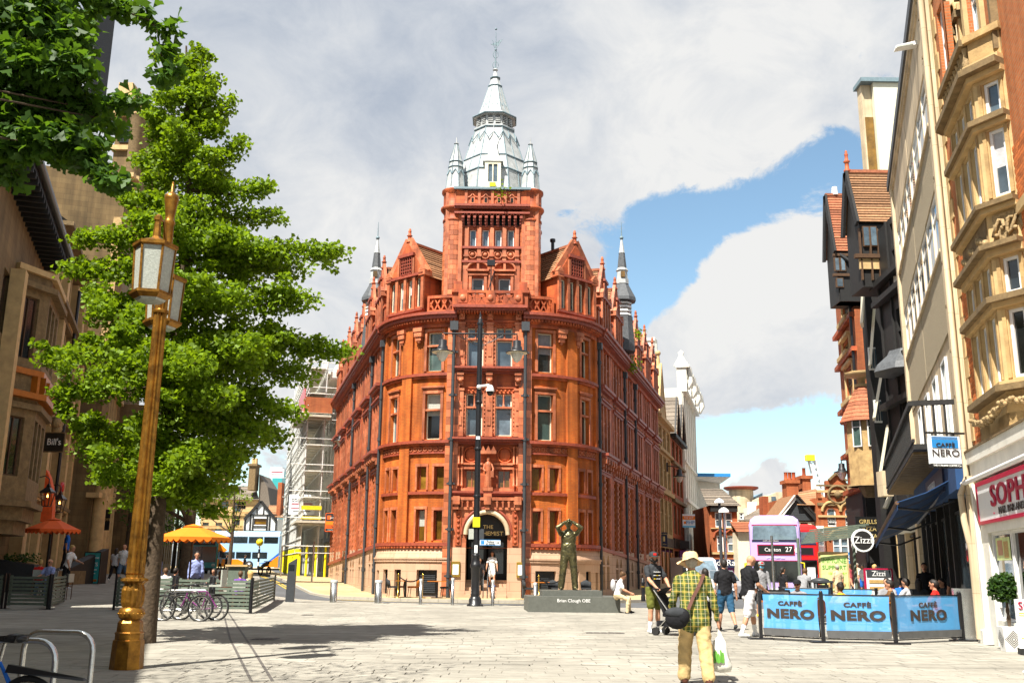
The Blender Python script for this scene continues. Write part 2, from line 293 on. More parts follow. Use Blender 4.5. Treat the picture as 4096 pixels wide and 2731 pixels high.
def thing(name,label,cat,loc=(0,0,0),rz=0,group=None,world=False):
 o=bpy.data.objects.new(name,None);COL.objects.link(o);o.location=loc;o.rotation_euler=(0,0,rz);o.empty_display_size=.2
 if world:WORLD.add(o.name)  # its parts are written in world coordinates
 return tag(o,label,cat,group)
def place(name,me,parent,M):
 o=bpy.data.objects.new(name,me);COL.objects.link(o);o.parent=parent
 if parent.name in WORLD:o.matrix_parent_inverse=Matrix.Translation(-parent.location)
 o.matrix_basis=M;return o
def basis(p,x,y):  # matrix with local x, y along the given directions
 x=Vector(x).normalized();y=Vector(y);z=x.cross(y).normalized();y=z.cross(x)
 M=Matrix((x,y,z)).transposed().to_4x4();M.translation=Vector(p);return M
def copy_tree(o,parent=None,loc=None,rz=None,label=None):
 c=o.copy();COL.objects.link(c)
 if parent is not None:c.parent=parent
 if loc is not None:c.location=loc
 if rz is not None:c.rotation_euler=(0,0,rz)
 if label:c['label']=label
 for ch in list(o.children):copy_tree(ch,c)
 return c
_txt={}
def text(s,size,m,parent,p,x,y=(0,0,1),ext=.008,align='CENTER',name='lettering',sx=1.0,shear=0,space=1.0,fat=0):
 cu=bpy.data.curves.new('t','FONT');cu.body=s;cu.size=size;cu.extrude=ext;cu.align_x=align;cu.align_y='CENTER';cu.shear=shear;cu.space_character=space;cu.resolution_u=3;cu.offset=fat
 t=bpy.data.objects.new('t',cu);me=bpy.data.meshes.new_from_object(t);bpy.data.objects.remove(t);bpy.data.curves.remove(cu)
 me.name=name;me.materials.clear();me.materials.append(MATS[m])
 M=basis(p,x,y)@Matrix.Diagonal((sx,1,1,1));o=place(name,me,parent,M);return o
class Fac:  # a facade along a plan line: s along it, o outwards, z up
 def __init__(s,pts):
  s.p=[Vector((a,b))for a,b in pts];s.c=[0]
  for a,b in zip(s.p,s.p[1:]):s.c.append(s.c[-1]+(b-a).length)
  s.L=s.c[-1];sn=[]
  for a,b in zip(s.p,s.p[1:]):d=(b-a).normalized();sn.append(Vector((d.y,-d.x)))
  s.n=[sn[0]]+[(sn[i]+sn[i+1]).normalized()for i in range(len(sn)-1)]+[sn[-1]]
 def P(s,u,o,z):
  i=0
  while i<len(s.c)-2 and u>s.c[i+1]:i+=1
  t=(u-s.c[i])/(s.c[i+1]-s.c[i]);q=s.p[i].lerp(s.p[i+1],t)if 0<=t<=1 else s.p[i]+(s.p[i+1]-s.p[i])*t
  n=(s.n[i]*(1-t)+s.n[i+1]*t).normalized()if len(s.p)>2 else s.n[0]
  return Vector((q.x+n.x*o,q.y+n.y*o,z))
 def dirs(s,u):
  a=s.P(u-.01,0,0);b=s.P(u+.01,0,0);d=(b-a).normalized();return d,Vector((d.y,-d.x,0))
 def cuts(s,a,b):return[a]+[c for c in s.c[1:-1]if a+1e-4<c<b-1e-4]+[b]
 def uv(s,px,py,o=0):  # survey: where a photo pixel falls on a straight facade
  a=s.p[0];d=(s.p[1]-a).normalized();n=s.n[0];r=ray(px,py);rx=Vector((r.x,r.y))
  t=(a+n*o).dot(n)/rx.dot(n);q=rx*t;return(q-a).dot(d),CAMZ+r.z*t
 def box(s,mb,a,b,o0,o1,z0,z1,mi=0):
  za,zb=z0 if isinstance(z0,tuple)else(z0,z0);zc,zd=z1 if isinstance(z1,tuple)else(z1,z1);cu=s.cuts(a,b);vs=[]
  for u in cu:
   t=(u-a)/(b-a)if b>a else 0;l=za+(zb-za)*t;h=zc+(zd-zc)*t
   vs+=[s.P(u,o1,l),s.P(u,o0,l),s.P(u,o0,h),s.P(u,o1,h)]
  n=len(cu);fs=[(0,3,2,1),(4*n-4,4*n-3,4*n-2,4*n-1)]
  for i in range(n-1):
   for k in range(4):fs.append((4*i+k,4*i+(k+1)%4,4*i+4+(k+1)%4,4*i+4+k))
  mb.add(vs,fs,mi)
 def wall(s,mb,a,b,z0,z1,holes=(),dep=.25,o=0,mi=0,rmi=None):
  rmi=mi if rmi is None else rmi
  us=sorted(set([round(x,4)for x in s.cuts(a,b)]+[round(x,4)for h in holes for x in h[:2]if a<x<b]));zs=sorted(set([z0,z1]+[x for h in holes for x in h[2:4]if z0<x<z1]))
  for u,w in zip(us,us[1:]):
   for l,h in zip(zs,zs[1:]):
    cu,cz=(u+w)/2,(l+h)/2
    if any(g[0]<cu<g[1]and g[2]<cz<g[3]for g in holes):continue
    mb.face([s.P(u,o,l),s.P(w,o,l),s.P(w,o,h),s.P(u,o,h)],mi)
  for g in holes:
   p=lambda u,z,q:s.P(u,q,z);a0,a1,b0,b1=g[:4]
   for(q,r)in(((a0,b0),(a0,b1)),((a1,b1),(a1,b0)),((a0,b1),(a1,b1)),((a1,b0),(a0,b0))):
    mb.face([p(*q,o),p(*r,o),p(*r,o-dep),p(*q,o-dep)],rmi)
 def arch(s,mb,a,b,zs,zt,o0,o1,mi=0,n=10,pointed=False):  # spandrels that turn a square head into an arch
  c=(a+b)/2;r=(b-a)/2;pts=[]
  for k in range(n+1):
   t=pi*k/n;x=c-r*cos(t)
   y=(1-abs(cos(t))**1.6)**.75 if pointed else sin(t)
   pts.append((x,zs+(zt-zs)*y))
  for(u,z),(w,y)in zip(pts,pts[1:]):
   mb.add([s.P(u,o1,z),s.P(w,o1,y),s.P(w,o1,zt+.002),s.P(u,o1,zt+.002),s.P(u,o0,z),s.P(w,o0,y)],[(0,1,2,3),(0,4,5,1)],mi)
 def win(s,a,b,z0,z1,par,o=-.16,fr=.055,mull=(),trans=(),frame='cream_paint',pane='pane_dark',th=.05,name='window',one=False):
  mb=MB();e=.003;a+=e;b-=e;z0+=e;z1-=e
  s.box(mb,a,a+fr,o-th,o+th*.4,z0,z1);s.box(mb,b-fr,b,o-th,o+th*.4,z0,z1)
  s.box(mb,a+fr,b-fr,o-th,o+th*.4,z0,z0+fr);s.box(mb,a+fr,b-fr,o-th,o+th*.4,z1-fr,z1)
  for m in mull:c=a+(b-a)*m;s.box(mb,c-fr*.4,c+fr*.4,o-th,o+th*.3,z0+fr,z1-fr)
  for m in trans:c=z0+(z1-z0)*m;s.box(mb,a+fr,b-fr,o-th,o+th*.35,c-fr*.45,c+fr*.45)
  g=MB();cu=s.cuts(a+fr*.5,b-fr*.5)
  for u,w in zip(cu,cu[1:]):g.face([s.P(u,o-th*.6,z0+fr*.5),s.P(w,o-th*.6,z0+fr*.5),s.P(w,o-th*.6,z1-fr*.5),s.P(u,o-th*.6,z1-fr*.5)])
  if pane=='pane_dark':pane=random.choice(('pane_dark','pane_dark','pane_green','pane_sky','pane_black'))
  w=mb.make(name,frame,par);p=g.make('pane',pane,w)
  if random.random()<.22 and z1-z0>1.2 and name=='window':
   q=MB();zb=z1-(z1-z0)*random.uniform(.2,.6);s.box(q,a+fr,b-fr,o-th*.59,o-th*.5,zb,z1-fr);q.make('blind',random.choice(('lantern_glass','cloth_grey','cloth_lightgrey','iron_grey')),w)
  return w
def tri_gable(F,a,b,zb,zt,o):return[F.P(a,o,zb),F.P(b,o,zb),F.P((a+b)/2,o,zt)]
def tiles(par,p0,p1,p2,p3,rows,m='tile_brown',name='tile_course',th=.05,single=True,cols=1):
 """overlapping tile courses on the slope p0 p1 (eaves) p3 p2 (ridge); each course a piece"""
 p0,p1,p2,p3=map(Vector,(p0,p1,p2,p3));n=(p1-p0).cross(p2-p0).normalized();mb=MB()
 if n.z<0:n=-n
 for i in range(rows):
  t0,t1=i/rows,min(1,(i+1.25)/rows);a,b=p0.lerp(p2,t0),p1.lerp(p3,t0);c,d=p0.lerp(p2,t1),p1.lerp(p3,t1);w=n*th
  for k in range(cols):
   q0,q1=k/cols,(k+.985)/cols if cols>1 else 1;j=n*(random.random()*.3*th)
   A,B,C_,D_=a.lerp(b,q0),a.lerp(b,q1),c.lerp(d,q0),c.lerp(d,q1)
   q=MB()if single else mb;q.hexa([A+j,B+j,D_,C_,A+w+j,B+w+j,D_+w*.15,C_+w*.15])
   if single:q.make(name,m,par)
 if not single:o=mb.make(name,m,par);o['kind']='stuff'
 # ------------------------------------------------------------------ people: one continuous skin grown over posed bones
def surface(V,org,h):
 s=V<0;c=np.zeros(tuple(n-1 for n in V.shape),int);nx,ny,nz=c.shape
 sl_=lambda A,i,j,k:A[i:i+nx,j:j+ny,k:k+nz]
 for i in(0,1):
  for j in(0,1):
   for k in(0,1):c+=sl_(s,i,j,k)
 m=(c>0)&(c<8);idx=-np.ones(c.shape,int);n=int(m.sum());idx[m]=np.arange(n)
 acc=np.zeros((n,3));cnt=np.zeros(n)
 for ax in range(3):
  for p in(0,1):
   for q in(0,1):
    a=[0,0,0];o=[t for t in range(3)if t!=ax];a[o[0]]=p;a[o[1]]=q;b=list(a);b[ax]=1
    d0=sl_(V,*a)[m];d1=sl_(V,*b)[m];x=(d0<0)!=(d1<0);t=np.where(x,d0/np.where(x,d0-d1,1),0)
    pt=np.tile(np.array(a,float),(n,1));pt[:,ax]+=t;acc[x]+=pt[x];cnt[x]+=1
 ii=np.argwhere(m);vs=(ii+acc/cnt[:,None])*h+org;fs=[]
 for ax in range(3):
  d=[0,0,0];d[ax]=1;A=s[:V.shape[0]-d[0],:V.shape[1]-d[1],:V.shape[2]-d[2]];B=s[d[0]:,d[1]:,d[2]:]
  e=np.argwhere(A!=B);e=e[(e[:,(ax+1)%3]>0)&(e[:,(ax+2)%3]>0)];e=e[(e<np.array(c.shape)).all(1)]
  u=np.zeros(3,int);u[(ax+1)%3]=1;w=np.zeros(3,int);w[(ax+2)%3]=1
  q=np.stack([idx[tuple((e-u-w).T)],idx[tuple((e-w).T)],idx[tuple(e.T)],idx[tuple((e-u).T)]],1)
  fl=~A[tuple(e.T)];q[fl]=q[fl][:,::-1];fs.append(q)
 return vs,np.concatenate(fs)
def capdist(P,a,b,ra,rb,ax=None,fl=1):
 a=np.array(a,float);b=np.array(b,float);d=b-a;L=d@d;w=P-a;t=np.clip((w@d)/L,0,1)if L>1e-9 else np.zeros(P.shape[:-1])
 q=w-t[...,None]*d
 if ax is not None:q=q+np.outer((q@ax).ravel(),ax).reshape(q.shape)*(1/fl-1)
 l=np.sqrt((q*q).sum(-1));return l-(ra+(rb-ra)*t)
def blend(caps,vox,k=.018):
 lo=np.min([np.minimum(c[0],c[1])-max(c[2],c[3])*1.05 for c in caps],0)-3*vox;hi=np.max([np.maximum(c[0],c[1])+max(c[2],c[3])*1.05 for c in caps],0)+3*vox
 n=np.ceil((hi-lo)/vox).astype(int)+1;V=np.full(n,.3)
 for c in caps:
  r=max(c[2],c[3])*1.05+.05;l=np.maximum(((np.minimum(c[0],c[1])-r-lo)/vox).astype(int),0);u=np.minimum(((np.maximum(c[0],c[1])+r-lo)/vox).astype(int)+2,n)
  g=np.stack(np.meshgrid(*[lo[i]+np.arange(l[i],u[i])*vox for i in range(3)],indexing='ij'),-1)
  d=capdist(g,*c[:4],*c[5:7]);S=V[l[0]:u[0],l[1]:u[1],l[2]:u[2]];hh=np.maximum(k-np.abs(S-d),0)/k
  V[l[0]:u[0],l[1]:u[1],l[2]:u[2]]=np.minimum(S,d)-hh*hh*k*.25
 return surface(V,lo,vox)
def skin_mesh(name,caps,mats,vox,parent,k=.018):
 vs,fs=blend(caps,vox,k);me=bpy.data.meshes.new(name);me.from_pydata(vs.tolist(),[],fs.tolist())
 for m in mats:me.materials.append(MATS[m])
 vd=np.stack([capdist(vs,*c[:4],*c[5:7])-(c[7]if len(c)>7 else 0)for c in caps],0).argmin(0)
 cl=np.array([caps[i][4].startswith(('cloth','plaid','chinos','bronze'))for i in vd]);nv=np.empty(len(vs)*3);me.vertices.foreach_get('normal',nv);x,y,z=vs.T
 w=np.sin(34*z+5*np.sin(13*x+4*z)+3*np.sin(17*y))*.5+np.sin(23*z+31*x+19*y+3*np.sin(21*z))*.35+np.sin(61*z-27*x)*.2  # cloth folds
 vs=vs+nv.reshape(-1,3)*(w*cl*.0075)[:,None];me.vertices.foreach_set('co',vs.ravel())
 ce=vs[fs].mean(1);D=np.stack([capdist(ce,*c[:4],*c[5:7])-(c[7]if len(c)>7 else 0)for c in caps],0)
 mi=np.array([mats.index(c[4])for c in caps])[D.argmin(0)];me.polygons.foreach_set('material_index',mi.astype(np.int32))
 me.polygons.foreach_set('use_smooth',np.ones(len(fs),bool));return link(name,me,parent)
def dirv(f,a,side):f,a=R(f),R(a);return np.array((side*sin(a),cos(a)*sin(f),-cos(a)*cos(f)))
STAND=dict(la=(5,8,15,2),ra=(-4,8,8,2),ll=(4,3,-2,2),rl=(-4,3,-8,2))
WALK=dict(la=(22,8,40,0),ra=(-20,9,-5,0),ll=(-16,2,-40,2),rl=(20,2,6,2))
SIT=dict(la=(35,10,80,-12),ra=(35,10,80,-12),ll=(84,6,-4,4),rl=(84,8,4,4))
def person(label,loc,rz,H=1.75,top='cloth_black',bottom='cloth_denim',legs='long',sleeve='short',shoes='trainer_white',skin='skin',hair='hair_dark',style='short',pose=STAND,lean=2,head=(0,0),vox=.018,fat=1.0,seat=None,group=None,extra=None,beard=None,socks=None,bust=0,twist=0,name='person'):
 k=H/1.75;t=thing(name,label,'person',loc,rz,group);A=np.array;ln=R(lean);up=A((0,sin(ln),cos(ln)));fw=A((0,cos(ln),-sin(ln)));X=A((1.,0,0))
 tw=R(twist);Xs=A((cos(tw),sin(tw),0));pel=A((0,0,0.));hips={};J={};caps=[]
 def cap(a,b,ra,rb,m,ax=None,fl=1,bias=0):caps.append((A(a)*k,A(b)*k,ra*k,rb*k,m,ax,fl,bias))
 for s_,key in((-1,'ll'),(1,'rl')):
  f,a,f2,a2=pose[key];h0=pel+X*s_*.092;kn=h0+dirv(f,a,s_)*.43;an=kn+dirv(f2,a2,s_)*.42;J[key]=(h0,kn,an)
 low=min(J['ll'][2][2],J['rl'][2][2])-.085;base=-low if seat is None else seat/k
 off=A((0,0,base));pel=pel+off
 for key in('ll','rl'):J[key]=tuple(p+off for p in J[key])
 ch=pel+up*.36;nk=pel+up*.565;wd=.165*fat
 lt=.016 if legs!='skin' else 0;bl=bottom
 for s_,key in((-1,'ll'),(1,'rl')):
  h0,kn,an=J[key];f2=pose[key][2]
  cl={'long':1,'short':0,'skirt':0,'skin':0,'knee':0}[legs]
  m1=bottom if cl else skin
  cap(h0,kn,.082*fat+.012*cl,.056+.014*cl,m1);cap(kn,kn+(an-kn)*.45,.054+.014*cl,.054+.012*cl,m1);cap(kn+(an-kn)*.35,an,.053+.012*cl,.036+.022*cl,m1)
  if legs in('short','knee'):e=h0+(kn-h0)*(.80 if legs=='short' else 1.0);cap(h0,e,.10*fat,.088,bottom,None,1,.012)
  if socks:cap(an+(kn-an)*.35,an,.043,.042,socks,None,1,.01)
  fd=A((s_*.12,1.,0));fd/=np.linalg.norm(fd)
  if f2<-25:fd=fd*cos(R(f2+20))+A((0,0,sin(R(f2+20))));fd/=np.linalg.norm(fd)
  hl=an+A((0,0,-.045))-fd*.04;cap(hl,an+A((0,0,-.050))+fd*.075,.042,.038,shoes,None,1,.01);cap(an+A((0,0,-.050))+fd*.07,an+A((0,0,-.058))+fd*.155,.040,.028,shoes,A((0,0,1.)),.8,.01)
 if legs=='skirt':
  md=(J['ll'][1]+J['rl'][1])/2;cap(pel+up*.05,pel+(md-pel)*.62,.135,.185,bottom,A((0,1.,0))if seat is None else A((0,0,1.)),.7,.02)
 cap(pel-up*.02,pel+up*.06,.158*fat,.15*fat,bottom,fw,.72)
 hq=pel+up*(.0 if seat is None else .06);cap(hq-X*.06*fat,hq+X*.06*fat,.112*fat,.112*fat,top,None,1,.012);cap(hq+up*.05,pel+up*.20,wd+.002,wd*.95,top,fw,.70+.1*(fat-1),.006);cap(pel+up*.16,ch,wd*.95,wd+.012,top,fw,.68+.25*(fat-1));cap(ch,ch+up*.10,wd+.010,wd-.035,top,fw,.64)
 if bust:cap(ch+fw*.075-Xs*.07,ch+fw*.075+Xs*.07,.062,.062,top)
 shl=ch+up*.118;cap(shl-Xs*.155*min(fat,1.08),shl+Xs*.155*min(fat,1.08),.062,.062,top);cap(shl+up*.01,nk-up*.02,.085,.052,top)
 hp,hy=R(head[0]),R(head[1]);hf=A((sin(-hy)*cos(hp),cos(hy)*cos(hp),-sin(hp)));hx=A((cos(hy),sin(hy),0));hu=np.cross(hx,hf)
 hc=nk+up*.05+hu*.095+hf*.018
 cap(nk-up*.05,hc-hf*.015-hu*.04,.054,.050,skin);cap(hc-hf*.012+hu*.02,hc+hu*.028+hf*.012,.096,.094,skin,hx,.84);cap(hc-hu*.035+hf*.018,hc-hu*.088+hf*.058,.066,.036,skin,hx,.95)
 cap(hc+hf*.090-hu*.005,hc+hf*.112-hu*.034,.010,.016,skin);cap(hc+hf*.082+hu*.018-hx*.03,hc+hf*.082+hu*.018+hx*.03,.014,.014,skin)
 for s_ in(-1,1):cap(hc+hx*s_*.080-hu*.028,hc+hx*s_*.086+hu*.014-hf*.008,.011,.017,skin,hx,.5)
 cap(hc+hf*.086-hu*.064-hx*.016,hc+hf*.086-hu*.064+hx*.016,.008,.008,'cloth_dustypink',None,1,.003)
 for s_ in(-1,1):cap(hc+hf*.084+hx*s_*.034,hc+hf*.084+hx*s_*.036,.009,.009,'hair_dark',None,1,.002)
 if beard:cap(hc-hu*.05+hf*.045-hx*.05,hc-hu*.05+hf*.045+hx*.05,.045,.045,beard,None,1,.002);cap(hc-hu*.085+hf*.07,hc-hu*.11+hf*.07,.045,.03,beard,None,1,.003)
 hands={}
 for s_,key in((-1,'la'),(1,'ra')):
  f,a,f2,a2=pose[key];sh=shl+Xs*s_*.178*min(fat,1.1)-up*.012;el=sh+dirv(f,a,s_)*.285;wr=el+dirv(f2,a2,s_)*.245;hd=dirv(f2,a2,s_)
  L=1 if sleeve=='long' else 0;mm=top if L else skin
  cap(sh,el,.050+.012*L,.040+.010*L,mm);cap(el,el+(wr-el)*.4,.041+.010*L,.040+.008*L,mm);cap(el+(wr-el)*.3,wr,.040+.008*L,.027+.012*L,mm)
  if sleeve=='short':cap(sh,sh+(el-sh)*.62,.062,.066,top,None,1,.008)
  nd_=np.cross(hd,X);nd_/=np.linalg.norm(nd_)+1e-9;sd_=np.cross(hd,nd_);hands[key]=(wr+hd*.09)*k
  cap(wr-hd*.01,wr+hd*.075,.027,.036,skin,sd_,.55)
  if vox<.02:
   for q,(of,ln_)in enumerate(((-.028,.062),(-.009,.072),(.010,.068),(.027,.052))):
    b0=wr+hd*.085+nd_*of;b1=b0+hd*ln_*.55+sd_*(-s_)*.0;b2=b1+(hd*.75+nd_*.0+A((0,.5,-.1)))*ln_*.5
    cap(b0,b1,.0095,.009,skin);cap(b1,b2,.009,.0078,skin)
   cap(wr+hd*.03+A((0,.022,0)),wr+hd*.085+A((0,.050,0)),.012,.010,skin)
  else:cap(wr+hd*.07,wr+hd*.14,.030,.02,skin,sd_,.6)
 if extra:extra(cap,locals())
 ms=[]
 for c in caps:
  if c[4]not in ms:ms.append(c[4])
 skin_mesh('body',caps,ms,vox*k**.5,t)
 if hair and style:
  hcaps=[];hcap=lambda a,b,ra,rb,ax=None,fl=1:hcaps.append((A(a)*k,A(b)*k,ra*k,rb*k,hair,ax,fl))
  hcap(hc-hf*.024+hu*.028,hc+hu*.042+hf*.004,.100,.094,hx,.88);hcap(hc-hf*.05-hu*.03,hc-hf*.055,.062,.07)
  if style in('long','bob'):
   e=hc-hf*.06-hu*(.30 if style=='long' else .16);hcap(hc-hf*.05,e,.085,.06)
   for s_ in(-1,1):hcap(hc+hx*s_*.07,hc+hx*s_*.075-hu*(.22 if style=='long' else .13)-hf*.02,.035,.03)
  if style=='pony':hcap(hc-hf*.10+hu*.03,hc-hf*.14-hu*.12,.04,.03);hcap(hc-hf*.14-hu*.1,hc-hf*.12-hu*.26,.032,.015)
  if style=='curly':
   for q in range(14):a_=q*2.4;hcap(*(2*[hc-hf*.02+hu*(.05+.045*sin(q))+hx*.085*cos(a_)-hf*.075*abs(sin(a_))]),.042,.042)
  if style=='bun':hcap(hc-hf*.06+hu*.09,hc-hf*.07+hu*.10,.055,.05)
  skin_mesh('hair',hcaps,[hair],max(vox,.014),t,.03)
 t_data=dict(hc=hc*k,hf=hf,hx=hx,hu=hu,pel=pel*k,ch=ch*k,shl=shl*k,up=up,fw=fw,k=k,hands=hands,J={q:tuple(p*k for p in w)for q,w in J.items()})
 return t,t_data
def cap_hat(t,d,m='cloth_charcoal',patch=None):
 k=d['k'];M=basis(d['hc']+d['hu']*.045*k,d['hx'],d['hf']);mb=MB()
 mb.lathe([(.108*k,0),(.106*k,.03*k),(.09*k,.065*k),(.05*k,.085*k),(0,.092*k)],n=16);mb.lathe([(.10*k,-.005),(.112*k,0)],n=16)
 for i in range(6):
  a0,a1=pi*(.12+.76*i/6),pi*(.12+.76*(i+1)/6);p=lambda a,r,z:(cos(a)*.098*k*(1+.0),sin(a)*r*k,z*k)
  mb.hexa([p(a0,.095,-.004),p(a1,.095,-.004),p(a1,.20,-.02),p(a0,.20,-.02),p(a0,.095,.006),p(a1,.095,.006),p(a1,.20,-.012),p(a0,.20,-.012)])
 me=mb.make('hat',m);me.parent=t;me.matrix_basis=M
 if patch:
  q=MB();q.box(-.035*k,.035*k,.098*k,.112*k,.012*k,.062*k);o=q.make('patch',patch);o.parent=me
def bucket_hat(t,d,m='hat_cloth',brim=.20):
 k=d['k'];M=basis(d['hc']+d['hu']*.035*k,d['hx'],d['hf']);mb=MB();n=28;prof=[(brim,-.035),(brim*.8,-.012),(.115,.01),(.112,.03),(.105,.085),(.085,.115),(.04,.122),(0,.12)];vs=[];fs=[]
 for i,(r,z)in enumerate(prof):
  for j in range(n):
   a=2*pi*j/n;w=(.022*sin(3*a+.5)+.01*sin(7*a))if i<2 else .004*sin(9*a+i);vs.append((r*cos(a)*k,r*1.06*sin(a)*k,(z+w)*k))
 for i in range(len(prof)-1):
  for j in range(n):fs.append((i*n+j,i*n+(j+1)%n,(i+1)*n+(j+1)%n,(i+1)*n+j))
 mb.add(vs,fs,0,True);o=mb.make('hat',m);o.parent=t;o.matrix_basis=M
def shades(t,d):
 k=d['k'];M=basis(d['hc'],d['hx'],d['hf']);mb=MB()
 for s_ in(-1,1):mb.ball((s_*.034*k,.098*k,.002),(.03*k,.012*k,.022*k),8);mb.bar((s_*.06*k,.09*k,.006),(s_*.088*k,0,.01),.006,.01)
 o=mb.make('sunglasses','sign_black');o.parent=t;o.matrix_basis=M
 # ------------------------------------------------------------------ ground
def gz(x,y):  # the side streets climb gently away from the square
 q=max(0.,y-50);z=.015*q
 if x<-9 and y>30:z+=min(.55,.06*min(-9-x,10)*min(1,(y-30)/14)*max(0,min(1,(95-y)/35)))
 return z
def sheet(name,xs,ys,m,dz=0,kind='structure',clip=None):
 mb=MB();idx={}
 for i,(a,b)in enumerate(zip(xs,xs[1:])):
  for(c,d)in zip(ys,ys[1:]):mb.face([(a,c,gz(a,c)+dz),(b,c,gz(b,c)+dz),(b,d,gz(b,d)+dz),(a,d,gz(a,d)+dz)])
 return tag(mb.make(name,m),kind=kind)
def poly_sheet(name,poly,m,dz,h=0):  # flat polygon draped on the ground, cut in strips
 bm=bmesh.new();vs=[bm.verts.new((x,y,0))for x,y in poly];f=bm.faces.new(vs)
 for y in np.arange(20,180,4):bmesh.ops.bisect_plane(bm,geom=bm.verts[:]+bm.edges[:]+bm.faces[:],plane_co=(0,y+.013,0),plane_no=(0,1,0))
 for x in np.arange(-40,40,4):bmesh.ops.bisect_plane(bm,geom=bm.verts[:]+bm.edges[:]+bm.faces[:],plane_co=(x+.017,0,0),plane_no=(1,0,0))
 if h:
  r=bmesh.ops.extrude_face_region(bm,geom=bm.faces[:]);up=[e for e in r['geom']if isinstance(e,bmesh.types.BMVert)]
  for v in bm.verts:v.co.z=gz(v.co.x,v.co.y)+(-.3)
  for v in up:v.co.z+=.3+dz+h
 else:
  for v in bm.verts:v.co.z=gz(v.co.x,v.co.y)+dz
 bmesh.ops.recalc_face_normals(bm,faces=bm.faces[:])
 if not h:
  for f in bm.faces:
   if f.normal.z<0:f.normal_flip()
 me=bpy.data.meshes.new(name);bm.to_mesh(me);bm.free();me.materials.append(MATS[m]);o=link(name,me);return tag(o,kind='structure')
import bmesh
xs=list(np.linspace(-400,-40,10))+list(np.linspace(-36,44,21))+list(np.linspace(60,400,8));ys=list(np.linspace(-60,28,12))+list(np.linspace(30,140,56))+list(np.linspace(150,900,12))
sheet('ground',xs,ys,'asphalt',-.02)
# the square: stone setts laid in running bond over a bed of mortar
plaza_edge=[(-11.4,45.2),(-7.6,42.2),(-5.0,41.0),(0,39.3),(6,38.2),(10,38.8),(16,40.2),(16.6,42)]
bed=poly_sheet('plaza_bed',[(-30,-20),(22,-20),(22,36),(16.2,40.7),(10,39.3),(6,38.7),(0,39.8),(-5,41.5),(-7.6,42.7),(-11.4,45.7),(-30,118),(-70,118)],'mortar',.006)
def edge_y(x):
 p=plaza_edge
 if x<=p[0][0]:return p[0][1]+(p[0][0]-x)*3.2
 for a,b in zip(p,p[1:]):
  if a[0]<=x<=b[0]:return a[1]+(b[1]-a[1])*(x-a[0])/(b[0]-a[0])
 return 70
pav=thing('plaza_paving',None,None,(0,0,0),world=True);pav['kind']='structure'
SW,SH,NEAR=.62,.315,[]
row=0;y=11.6;stones=[]
while y<70:
 h=SH if(row%7)else .22
 hw=4.5+y*.56;x=-hw-.9-random.random()*SW
 while x<hw*.82:
  w=SW*random.choice((.75,1,1,1.25));cx,cy=x+w/2,y+h/2
  if cy+h/2<edge_y(cx)and cx<10.3+(y-21)*.30 and-20.5-(y-38)*.36<cx:stones.append((x+.005,y+.005,w-.01,h-.01))
  x+=w
 y+=h;row+=1
mb=MB();near=0;cen=MB();cen.hexa([(-.5,-.5,-.03),(.5,-.5,-.03),(.5,.5,-.03),(-.5,.5,-.03),(-.488,-.475,.0),(.488,-.475,.0),(.488,.475,.0),(-.488,.475,.0)])
sm=cen.make('paving_stone','paving');smesh=sm.data;bpy.data.objects.remove(sm)
for(x,y,w,h)in stones:
 px=2048+FOC*(x+w/2)/(y*cos(PITCH)+.0)
 if near<298 and y>12.2 and-250<px<4350:
  o=bpy.data.objects.new('paving_stone',smesh);COL.objects.link(o);o.parent=pav;o.location=(x+w/2,y+h/2,.024+random.uniform(-.002,.002));o.scale=(w,h,1);near+=1
 else:
  z=.024+random.uniform(-.002,.002);c=[(x,y),(x+w,y),(x+w,y+h),(x,y+h)];q=[(p,r,gz(p,r)+z)for p,r in c]
  mb.face(q,random.randrange(4))
for i,f in enumerate((.92,.98,1.02,1.07)):mat('paving%d'%i,(.34*f,.318*f,.268*f),.82,.14,2.2,.18,55,spec=.3)
[stain(MATS['paving%d'%i])for i in range(4)];tag(mb.make('paving_stones',['paving0','paving1','paving2','paving3'],pav),kind='stuff')
# drain grates and service covers let into the paving
def cover(px,py,w,h,label,group=None):
 g=gnd(px,py);t=thing('drain_cover',label,'drain cover',(g.x,g.y,.026),0,group);m=MB();m.box(-w/2,w/2,-h/2,h/2,0,.006);m.make('rim','drain_iron',t)
 for i in range(5):b=MB();b.box(-w/2+.03+i*(w-.06)/5,-w/2+.03+(i+.7)*(w-.06)/5,-h/2+.03,h/2-.03,.006,.012);b.make('slat','drain_iron',t)
cover(2420,2535,.9,.3,'long dark drain grate set in the paving in front of the statue plinth')
cover(1060,2560,.5,.5,'square drain cover in the paving at the edge of the tree shadow')
cover(1230,2462,.35,.35,'small drain cover in the paving in front of the steel bollards')
ch=MB()
for pts in([(880,2400),(920,2560),(1005,2731)],[(905,2440),(1010,2600),(1090,2731)]):
 q=[gnd(*p)for p in pts]
 for a,b in zip(q,q[1:]):d=(b-a).normalized();n=Vector((d.y,-d.x,0))*.022;ch.face([(p.x,p.y,.0285)for p in(a+n,b+n,b-n,a-n)])
tag(ch.make('drainage_channel','drain_iron'),kind='structure')
